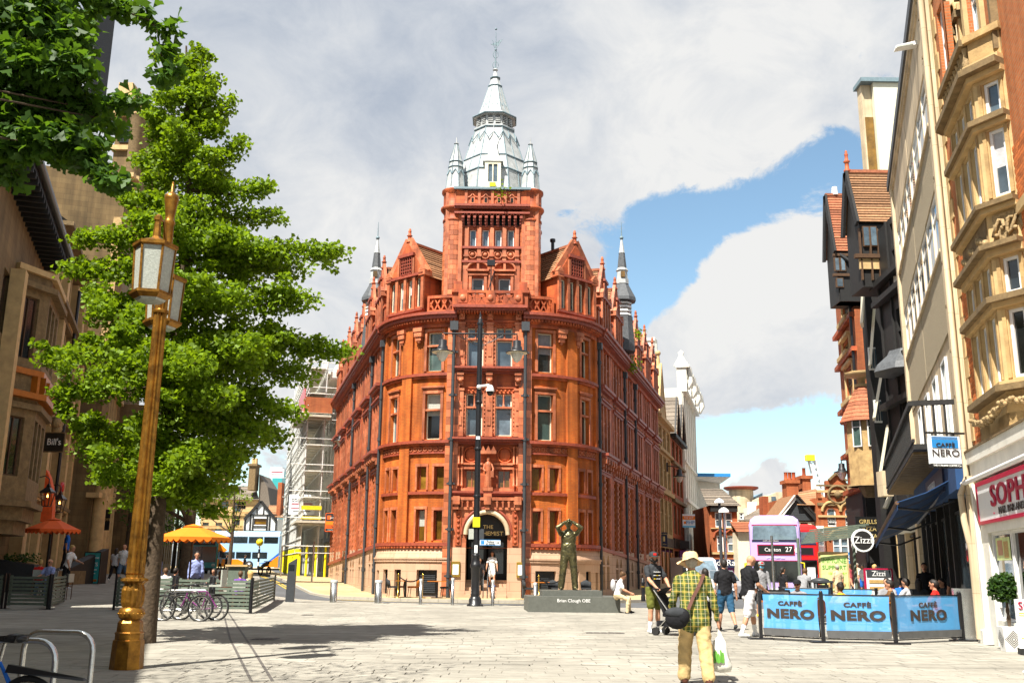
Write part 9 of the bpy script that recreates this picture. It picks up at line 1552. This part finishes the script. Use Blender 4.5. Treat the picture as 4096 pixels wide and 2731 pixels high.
mb.prism([(-w,.25,.35),(-w,.9,1.15),(-w,1.6,1.95),(-w,2.2,2.1),(-w,5,2.1),(-w,5,.35)],(2*w,0,0));mb.prism([(-w,.0,.35),(-w,.05,.95),(-w,.9,1.2),(-w,.9,.35)],(2*w,0,0));mb.make('body','bus_white',t);mb=MB();mb.hexa([(-w+.12,.84,1.2),(w-.12,.84,1.2),(w-.18,1.48,1.9),(-w+.18,1.48,1.9),(-w+.12,.80,1.21),(w-.12,.80,1.21),(w-.18,1.45,1.92),(-w+.18,1.45,1.92)]);mb.make('windscreen','pane_sky',t);mb=MB();mb.box(-.5,.5,-.02,.02,.55,.8);mb.make('grille','plastic_black',t)
for s_ in(-1,1):mb=MB();mb.box(s_*.78-.16,s_*.78+.16,-.01,.06,.72,.92);mb.make('headlight','lantern_glass',t);wheel(t,s_*.85,.95,.34,.22);wheel(t,s_*.85,4.0,.34,.22);mb=MB();mb.box(s_*1.1-.1,s_*1.1+.1,.9,1.0,1.2,1.5);mb.make('mirror','plastic_black',t)
mb=MB();mb.box(-.26,.26,-.03,-.02,.42,.53);mb.make('number_plate','sign_white',t)
x,y,z=vp(2925,52);t=thing('grey_car','dark grey car behind the walking men at the right','car',(x,y,z),R(6));mb=MB();w=.88
mb.prism([(-w,.0,.3),(-w,-.02,.65),(-w,.2,.8),(-w,1.1,.92),(-w,4.2,.95),(-w,4.3,.3)],(2*w,0,0));mb.hexa([(-w+.06,1.05,.92),(w-.06,1.05,.92),(w-.06,4.0,.94),(-w+.06,4.0,.94),(-w+.22,1.75,1.44),(w-.22,1.75,1.44),(w-.22,3.4,1.44),(-w+.22,3.4,1.44)]);mb.make('body','cloth_grey',t);mb=MB();mb.hexa([(-w+.1,1.07,.95),(w-.1,1.07,.95),(w-.25,1.72,1.41),(-w+.25,1.72,1.41),(-w+.1,1.02,.96),(w-.1,1.02,.96),(w-.25,1.69,1.42),(-w+.25,1.69,1.42)]);mb.make('windscreen','pane_sky',t)
for s_ in(-1,1):mb=MB();mb.ball((s_*.68,.05,.68),(.17,.08,.09),10);mb.make('headlight','lantern_glass',t);wheel(t,s_*.8,.8,.31,.2);wheel(t,s_*.8,3.4,.31,.2)
mb=MB();mb.box(-.26,.26,-.05,-.03,.42,.53);mb.make('number_plate','sign_white',t)
# ------------------------------------------------------------------ people
def pl_(px,y,dz=.026):x=at(px,2300,y).x;return(x,y,gz(x,y)+dz)
# the man in the plaid shirt, walking away, with his bags
t,d=person('older man in green plaid shirt and bucket hat walking away in the foreground',pl_(2772,13.35),R(-4),1.70,'plaid','chinos',sleeve='long',shoes='leather_brown',hair='hair_grey',style='short',pose=dict(la=(2,16,30,4),ra=(-8,17,6,10),ll=(16,4,4,3),rl=(-9,4,-22,3)),lean=13,head=(14,6),vox=.012,fat=1.16,extra=lambda cap,L:(cap(L['pel']-L['up']*.06,L['pel']+L['up']*.10,.175,.18,'plaid',L['fw'],.78,.02),cap(L['pel']-L['X']*.08-L['up']*.08,L['pel']+L['X']*.08-L['up']*.08,.125,.125,'plaid',None,1,.02),[(cap(L['J'][q][0],L['J'][q][1],.115,.095,'chinos'),cap(L['J'][q][1],L['J'][q][1]+(L['J'][q][2]-L['J'][q][1])*.95,.095,.088,'chinos'))for q in('ll','rl')]))
bucket_hat(t,d);plaid_loc=Vector(t.location)
M_=Matrix.Translation(t.location)@Matrix.Rotation(R(-4),4,'Z');X=lambda v:M_@Vector(v)
hp=d['pel'];sb_=thing('shoulder_bag','black shoulder bag with brown strap hanging at the plaid shirted man\'s left hip','bag',X((-.24,-.14,hp[2]-.02)),R(-4));mb=MB();mb.ball((-.01,-.05,-.03),(.155,.075,.135),16);mb.ball((.07,-.07,.0),(.09,.07,.11),12);mb.make('pouch','cloth_black',sb_);mb=MB();mb.ball((-.01,-.065,.045),(.158,.075,.075),16);mb.make('flap','cloth_charcoal',sb_)
bo=Vector((-.24,-.14,hp[2]-.02));k_=d['k'];chv,shv=Vector(d['ch']),Vector(d['shl']);up_,fw_=Vector(d['up']),Vector(d['fw']);stp=[Vector((-.10,-.20,hp[2]+.07)),Vector(hp)+up_*.20*k_-fw_*.165+Vector((-.02,0,0)),chv-fw_*.165*k_+Vector((.06,0,-.02)),shv-fw_*.09*k_+Vector((.14,0,.035)),shv+fw_*.02+Vector((.15,0,.075)),shv+fw_*.10+Vector((.13,0,.02))]
mb=MB()
for a,b in zip(stp,stp[1:]):mb.bar(a-bo,b-bo,.045,.012,0,tuple(-fw_))
mb.make('strap','leather_brown',sb_)
hw_=X(d['hands']['ra']);cb=thing('carrier_bag','white plastic carrier bag with green print held in the plaid shirted man\'s right hand','bag',hw_-Vector((0,0,.04)),R(-8));mb=MB();vs=[];ring=12;prof=[(.012,.0,0),(.03,-.10,.02),(.085,-.17,0),(.115,-.34,.01),(.14,-.47,.02),(.105,-.545,.02),(.03,-.56,.02)]
for r_,z,ox in prof:
 for k in range(ring):a=2*pi*k/ring;w_=1+.16*sin(3*a+z*20);vs.append((ox+r_*w_*cos(a),.55*r_*w_*sin(a),z))
mb.add(vs,[(i*ring+k,i*ring+(k+1)%ring,(i+1)*ring+(k+1)%ring,(i+1)*ring+k)for i in range(len(prof)-1)for k in range(ring)],0,True)
mat('bag_plastic',(.68,.66,.58),.35,.12,14,.5,12);mb.make('sack','bag_plastic',cb);mb=MB()
for i in range(5):mb.add([(-.085+.028*i,-.082-.01*(i in(1,2,3)),-.44+.02*(i%2)),(-.055+.028*i,-.084-.01*(i in(1,2)),-.43),(-.06+.028*i,-.076,-.27-.03*(i%3)),(-.082+.028*i,-.07,-.30+.03*(i%2))],[(0,1,2,3)])
mb.make('print','letter_green',cb)
# man with cap and pushchair
def tee(cap,L):pass
t,d=person('bearded man in cap and dark printed t-shirt pushing a pushchair',pl_(2612,23.75),pi+R(28),1.86,'cloth_charcoal','cloth_olive',legs='short',shoes='trainer_white',socks='cloth_white',beard='hair_dark',pose=dict(la=(28,14,55,-18),ra=(30,8,48,-14),ll=(-2,4,-6,3),rl=(8,4,-2,3)),lean=2,head=(4,-20),vox=.012,fat=1.05)
cap_hat(t,d,'cloth_charcoal','bright_red');mb=MB();c_=Vector(d['ch']);u_,f_,k=Vector(d['up']),Vector(d['fw']),d['k']
for i in range(3):
 for j in range(3):q=MB();p=c_+f_*.142*k+u_*(.04-.075*j)*k+Vector((.058*(i-1)*k,0,0));q.bar(p-Vector((.022,0,0)),p+Vector((.022,0,0)),.012,.05,0,tuple(f_));o=q.make('shirt_print','cloth_yellow' if(i,j)in((1,1),(2,2))else 'cloth_white',t)
px_,py_,pz_=pl_(2685,23.0);ps_=thing('pushchair','dark pushchair with small twin wheels in front of the bearded man','pushchair',(px_,py_,pz_),pi+R(55));mb=MB();fr=[((-.22,-.35,1.0),(-.24,.35,.1)),((.22,-.35,1.0),(.24,.35,.1)),((-.22,-.3,.12),(-.2,.2,.62)),((.22,-.3,.12),(.2,.2,.62))]
for a,b in fr:q=MB();q.tube([a,b],.016,6);q.make('frame_tube','steel',ps_)
q=MB();q.tube([(-.24,-.37,1.02),(.24,-.37,1.02)],.02,6);q.make('handle','plastic_black',ps_);q=MB();q.hexa([(-.2,-.15,.42),(.2,-.15,.42),(.2,.25,.36),(-.2,.25,.36),(-.2,-.15,.48),(.2,-.15,.48),(.2,.25,.44),(-.2,.25,.44)]);q.hexa([(-.2,-.3,.86),(.2,-.3,.86),(.2,-.12,.44),(-.2,-.12,.44),(-.2,-.24,.90),(.2,-.24,.90),(.2,-.06,.46),(-.2,-.06,.46)]);q.make('seat','cloth_black',ps_)
q=MB();q.add([(x*.23,-.28+.34*cos(a)*0+.36*(1-cos(a))*1,.84+.24*sin(a))for a in np.linspace(0,pi*.62,7)for x in(-1,1)],[(2*i,2*i+1,2*i+3,2*i+2)for i in range(6)],0,True);q.make('hood','cloth_black',ps_);q=MB();q.box(-.2,.2,-.3,.15,.2,.32);q.make('basket','cloth_black',ps_)
for x in(-.26,.26):
 for y in(-.3,.38):
  for s_ in(-.03,.03):q=MB();q.lathe([(.09,-.015),(.09,.015)],(x+s_,y,.09),14,axis=Vector((1,0,0)));q.make('wheel','rubber',ps_)
person('short woman with dark hair half hidden behind the plaid shirted man',pl_(2822,24.3),R(5),1.52,'cloth_lightgrey','cloth_black',sleeve='short',shoes='leather_brown',hair='hair_dark',style='bob',pose=WALK,vox=.02)
person('man in black t-shirt and denim shorts walking away',pl_(2898,25.0),R(4),1.73,'cloth_black','cloth_denim',legs='knee',shoes='cloth_charcoal',hair='hair_dark',pose=dict(la=(-6,14,6,6),ra=(-4,16,10,6),ll=(12,3,4,3),rl=(-14,3,-34,3)),vox=.012,fat=1.12,skin='skin')
person('shaven headed man in black t-shirt and pale grey shorts looking down as he walks',pl_(2988,22.8),-pi/2+R(22),1.86,'cloth_black','cloth_palegrey',legs='knee',shoes='trainer_white',socks='cloth_white',hair='hair_blond',style=None,pose=dict(la=(18,10,62,-8),ra=(14,8,58,-10),ll=(24,2,8,2),rl=(-14,2,-24,2)),lean=5,head=(28,0),vox=.012,fat=1.1)
# people between the banners and the buses
def mask_x(cap,L):hc,hf,hu,hx=(L[k]for k in('hc','hf','hu','hx'));cap(hc-hu*.05+hf*.072-hx*.03,hc-hu*.05+hf*.072+hx*.03,.042,.042,'sign_blue_light',None,1,.006)
t,d=person('man with face mask, grey jacket and walking stick coming towards the square',pl_(3046,32.3),pi,1.74,'cloth_grey','cloth_charcoal',legs='knee',sleeve='long',shoes='cloth_yellow',hair='hair_grey',pose=dict(la=(10,8,25,2),ra=(14,12,20,4),ll=(10,3,0,3),rl=(-6,3,-14,3)),vox=.016,extra=mask_x);cap_hat(t,d,'cloth_grey','bright_red')
sx=pl_(3013,32.0);mb=MB();mb.tube([(0,0,0),(0,0,.88)],.012,6);mb.tube([(0,0,.88),(0,.05,.92),(0,-.08,.93)],.014,6);ws_=mb.make('walking_stick','steel');ws_.location=sx;tag(ws_,'pale walking stick in the masked man\'s hand','walking stick')
pxm=pl_(3046,32.55);mb=MB();mb.ball((0,.06,1.2),(.19,.12,.26),12);mb.bar((-.11,-.16,1.38),(-.12,-.15,1.0),.05,.02,0,(0,1,0));mb.bar((.11,-.16,1.38),(.12,-.15,1.0),.05,.02,0,(0,1,0));bp_=mb.make('backpack','cloth_black');bp_.location=pxm;tag(bp_,'dark backpack worn by the masked man','backpack')
person('woman with dark ponytail and black t-shirt before the lilac bus',pl_(3130,36),R(-60),1.58,'cloth_black','cloth_black',hair='hair_dark',style='pony',vox=.02)
person('stooping person in grey striped shirt left of the litter bin',pl_(3205,33),R(-35),1.68,'cloth_grey','cloth_charcoal',sleeve='long',hair='hair_brown',style='short',lean=38,head=(20,0),vox=.02)
t,d=person('seated man in dark cap and sunglasses behind the left blue banner',pl_(3185,24.7),pi-R(30),1.66,'cloth_grey','cloth_denim',pose=SIT,seat=.46,lean=-6,hair='hair_grey',vox=.016);cap_hat(t,d,'cloth_black');shades(t,d)
person('seated woman in yellow t-shirt seen from behind the middle banner',pl_(3360,23.6),R(8),1.62,'cloth_yellow','cloth_black',pose=SIT,seat=.44,hair='hair_dark',style='bun',vox=.016,skin='skin_tan')
person('seated person with crossed arms in brown waistcoat by the menu board',pl_(3560,24.6),R(70),1.72,'cloth_brown','cloth_black',pose=dict(la=(30,10,80,-40),ra=(60,10,120,-50),ll=(84,6,-4,4),rl=(84,8,4,4)),seat=.46,hair='hair_dark',vox=.018)
person('seated man in red t-shirt under the blue awning',pl_(3738,24.8),R(55),1.75,'cloth_red','cloth_black',pose=SIT,seat=.46,hair='hair_dark',vox=.016)
person('seated woman with dark hair in the awning shade behind the red shirt',pl_(3672,27.0),R(-20),1.68,'cloth_charcoal','cloth_black',pose=SIT,seat=.5,hair='hair_dark',style='long',vox=.022)
person('standing waiter in dark clothes in the awning shade',pl_(3700,28.6),R(150),1.72,'cloth_black','cloth_black',hair='hair_dark',vox=.022)
for lab,px,y,rz,m_ in(('seated person in white sleeves in the awning shade',3625,26.2,40,'cloth_lightgrey'),('seated person in dark blue at the back of the cafe terrace',3600,28.0,-60,'cloth_blue'),('seated dark haired person beside the cafe window',3770,27.6,100,'cloth_charcoal'),('seated person in grey hood behind the brown waistcoat',3545,26.5,150,'cloth_grey')):person(lab,pl_(px,y),R(rz),1.7,m_,'cloth_black',pose=SIT,seat=.5,hair='hair_dark',vox=.022)
person('dark figure beside the cafe doorway near the pier',pl_(3815,27.0),R(30),1.66,'cloth_charcoal','cloth_black',hair='hair_dark',style='short',vox=.024)
person('man in beige shirt and sun hat seen from behind at the bus shelter',pl_(3352,44),R(10),1.74,'cloth_beige','cloth_beige',legs='long',hair='hair_grey',vox=.022)
crowd=[('woman in blue and white top in the crowd beside the beige shirted man',3382,58,'cloth_skyblue','cloth_white','hair_blond','long','short'),('woman in dusty pink dress in the crowd under the jeweller sign',3402,60,'cloth_dustypink','cloth_dustypink','hair_brown','long','skirt'),('person in black top behind the pink dress',3412,63,'cloth_black','cloth_jeans','hair_dark','short','long'),('man in pale cream shirt in the crowd',3432,57,'cloth_beige','cloth_white','hair_grey','short','long'),('man in white shirt nearest the menu board in the crowd',3452,54,'cloth_white','cloth_blue','hair_grey','short','short'),('woman in pink blouse behind the white shirt',3472,58,'cloth_pink','cloth_white','hair_brown','long','long'),('blond woman in olive top pointing along the right pavement',3498,50,'cloth_olive','cloth_jeans','hair_blond','long','long'),('person in blue shirt deep in the crowd',3424,68,'cloth_blue','cloth_black','hair_dark','short','long'),('person in white t-shirt beyond the crowd',3395,71,'cloth_white','cloth_jeans','hair_brown','short','long'),('person in red top far along the right pavement',3442,74,'cloth_red','cloth_black','hair_dark','short','long')]
for i,(lab,px,y,tp_,bt,hr,stl,lg)in enumerate(crowd):person(lab,pl_(px,y,.12),R((40*i)%360),1.66+.03*(i%4),tp_,bt,legs=lg,hair=hr,style=stl,pose=WALK if i%2 else STAND,vox=.028,group='people crowding the far right pavement')
person('person in pale blue shirt before the red bus',pl_(3252,47),R(20),1.7,'cloth_skyblue','cloth_black',hair='hair_brown',style='long',vox=.028)
# boy sitting on the plinth
bx_=PX1+.02;t,d=person('young person with curly brown hair sitting on the right end of the statue plinth',(bx_-.12,34.15,.02),-pi/2-R(8),1.68,'cloth_white','cloth_beige',pose=dict(la=(20,8,62,-4),ra=(24,8,66,-4),ll=(76,3,2,2),rl=(70,4,-6,2)),seat=.60,lean=16,head=(26,0),hair='hair_brown',style='curly',shoes='cloth_black',vox=.016)
mb=MB();mb.ball((-.13,.02,.93),(.09,.15,.20),12);mb.bar((-.08,.12,1.08),(.03,.13,1.10),.04,.02);o=mb.make('backpack','cloth_lightgrey');o.location=(bx_-.12,34.15,.02);tag(o,'grey backpack on the young person sitting on the plinth','backpack')
# entrance
person('woman in short white dress coming down the entrance steps',(at(1968,2300,46.95).x,46.92,.60),pi,1.62,'cloth_white','cloth_white',legs='skirt',hair='hair_dark',style='long',pose=dict(la=(12,12,25,6),ra=(5,16,18,8),ll=(14,2,2,2),rl=(0,2,-8,2)),vox=.018,shoes='cloth_blue',bust=1)
person('person in dark red and black top on the steps behind the lamp post',(at(1918,2300,46.4).x,46.45,.28),pi,1.64,'cloth_black','cloth_charcoal',hair='hair_brown',style='short',vox=.022,pose=WALK)
# left terrace and pavement
tr=thing('raised_terrace',None,None,(0,0,0),world=True);tr['kind']='structure';c=at(265,2300,43.5);mb=MB();mb.box(c.x-3.0,c.x+.5,41.6,46,0,1.15);mb.make('deck','stone_dirty',tr)
xx=at(252,2300,42.3).x;person('waiter in blue t-shirt standing on the raised terrace under the red parasol',(xx,42.3,1.15),-R(70),1.75,'cloth_blue','cloth_black',hair='hair_dark',vox=.022)
person('waitress in white t-shirt and black apron beside the red parasol',pl_(264,39.6,.12),-R(100),1.70,'cloth_white','cloth_black',hair='hair_blond',style='bun',pose=dict(la=(30,8,70,0),ra=(10,8,20,0),ll=(4,3,-2,2),rl=(-4,3,-8,2)),lean=14,vox=.022)
t,d=person('seated man in pale blue shirt and sunglasses on the left terrace',pl_(197,37.3),pi-R(10),1.76,'cloth_skyblue','cloth_jeans',pose=SIT,seat=.5,hair='hair_grey',style=None,vox=.022);shades(t,d)
person('seated woman in red top beside the man with sunglasses',pl_(157,37.8),R(20),1.66,'cloth_red','cloth_black',pose=SIT,seat=.48,hair='hair_blond',style='bun',vox=.022)
person('bald man in white polo and denim shorts walking down the left street',pl_(489,46),pi,1.80,'cloth_white','cloth_jeans',legs='knee',shoes='cloth_black',socks='cloth_white',style=None,pose=WALK,vox=.02,fat=1.08)
person('woman in dark trousers walking away on the left pavement',pl_(455,49.5),R(4),1.66,'cloth_lightgrey','cloth_black',hair='hair_dark',style='long',pose=WALK,vox=.024)
person('man in blue shirt standing beside the orange parasol pole',pl_(782,36),-R(160),1.84,'cloth_skyblue','cloth_black',sleeve='long',hair='hair_dark',vox=.02,lean=4)
person('man in blue shirt beyond the bicycles under the ginkgo',pl_(634,38),R(100),1.78,'cloth_skyblue','cloth_black',hair='hair_dark',vox=.024)
for lab,px,y,tp_,hr,stl,rz in(('seated person in white top under the orange parasol',662,35.2,'cloth_white','hair_brown','short',30),('seated dark haired person beside the white top',700,35.6,'cloth_black','hair_dark','short',-20),('seated brown haired woman in profile behind the sunlit fence',884,34.6,'cloth_dustypink','hair_brown','long',-80),('seated girl in purple dress behind the sunlit fence',962,34.2,'cloth_purple','hair_brown','short',10),('seated blond girl at the right end of the sunlit fence',1003,35.6,'cloth_beige','hair_blond','long',70),('seated woman at the back of the orange parasol terrace',858,37.0,'cloth_charcoal','hair_dark','long',160)):person(lab,pl_(px,y),R(rz),1.66,tp_,'cloth_black',pose=SIT,seat=.47,hair=hr,style=stl,vox=.022)
def stable(x,y,lab,rz=0):t=thing('terrace_table',lab,'table',(x,y,gz(x,y)+.026),rz,'tables of the left terraces');mb=MB();mb.box(-.35,.35,-.35,.35,.72,.75);mb.make('top','timber_brown',t);mb=MB();mb.tube([(0,0,0),(0,0,.72)],.03,8);mb.make('leg','iron_black',t);mb=MB();mb.box(-.22,.22,-.22,.22,0,.03);mb.make('base','iron_black',t)
for px,y,lab in((690,34.2,'terrace table before the white top'),(925,35.6,'terrace table between the seated women behind the sunlit fence'),(178,36.4,'terrace table before the man with sunglasses')):p=pl_(px,y);stable(p[0],p[1],lab)
def sidechair(px,y,rz,lab):
 p=pl_(px,y);t=thing('terrace_chair',lab,'chair',p,R(rz),'chairs of the left terraces');mb=MB();mb.box(-.21,.21,-.21,.21,.43,.46);mb.make('seat','timber_brown',t);mb=MB();mb.box(-.21,.21,-.23,-.2,.6,.9);mb.make('backrest','lantern_glass',t)
 for sx_ in(-.19,.19):
  for sy_ in(-.2,.19):mb=MB();mb.tube([(sx_,sy_,.9 if sy_<0 else .43),(sx_,sy_,0)],.015,6);mb.make('leg','timber_brown',t)
for px,y,rz,lab in((885,34.55,-80,'chair of the brown haired woman'),(962,34.15,10,'chair of the girl in purple'),(1003,35.6,70,'chair of the blond girl'),(662,35.2,30,'chair of the person in white'),(700,35.6,-20,'chair of the dark haired person'),(197,37.3,170,'chair of the man with sunglasses'),(157,37.8,20,'chair of the woman in red'),(262,36.0,90,'empty chair at the end of the left terrace'),(858,37.0,160,'chair at the back of the orange parasol terrace'),(800,33.6,-90,'pale empty chair behind the bicycles')):sidechair(px,y,rz,lab)
p=pl_(952,38.0);t=thing('service_station','dark service cabinet with flat top behind the seated girls','cabinet',p);mb=MB();mb.box(-.32,.32,-.25,.25,0,1.35);mb.make('cabinet','fence_green',t);mb=MB();mb.box(-.42,.42,-.33,.33,1.35,1.42);mb.make('top','stone_buff',t)
for lab,px,y,tp_ in(('pedestrian in black walking past the orange end of the bus',900,92,'cloth_black'),('pedestrian in striped top before the orange bus panel',876,90,'cloth_lightgrey'),('pedestrian in dark top near the crossing beacon',974,94,'cloth_charcoal')):person(lab,pl_(px,y),R(-80),1.72,tp_,'cloth_black',hair='hair_dark',pose=WALK,vox=.035)
x=at(4182,2680,15.3).x;person('person mostly outside the right edge with one pale trainer showing',(x,15.3,.026),R(78),1.72,'cloth_black','cloth_jeans',hair='hair_brown',pose=dict(la=(5,8,15,2),ra=(-4,8,8,2),ll=(18,3,8,2),rl=(-10,3,-20,2)),vox=.02)
# small weeds on ledges of the red building
for px,py,y,n,lab in((2530,1460,58,160,'bright weeds growing on a parapet ledge of the shaded front'),(2555,1335,62,90,'small weeds on the farthest shaded gable'),(2007,773,46.7,40,'tuft of weeds on the tower coping')):
 c=at(px,py,y);t=thing('ledge_weeds',lab,'weeds',c);leaves('leaves','ginkgo_leaf',t,[rng.normal(size=3)*.22 for _ in range(n)],.14)
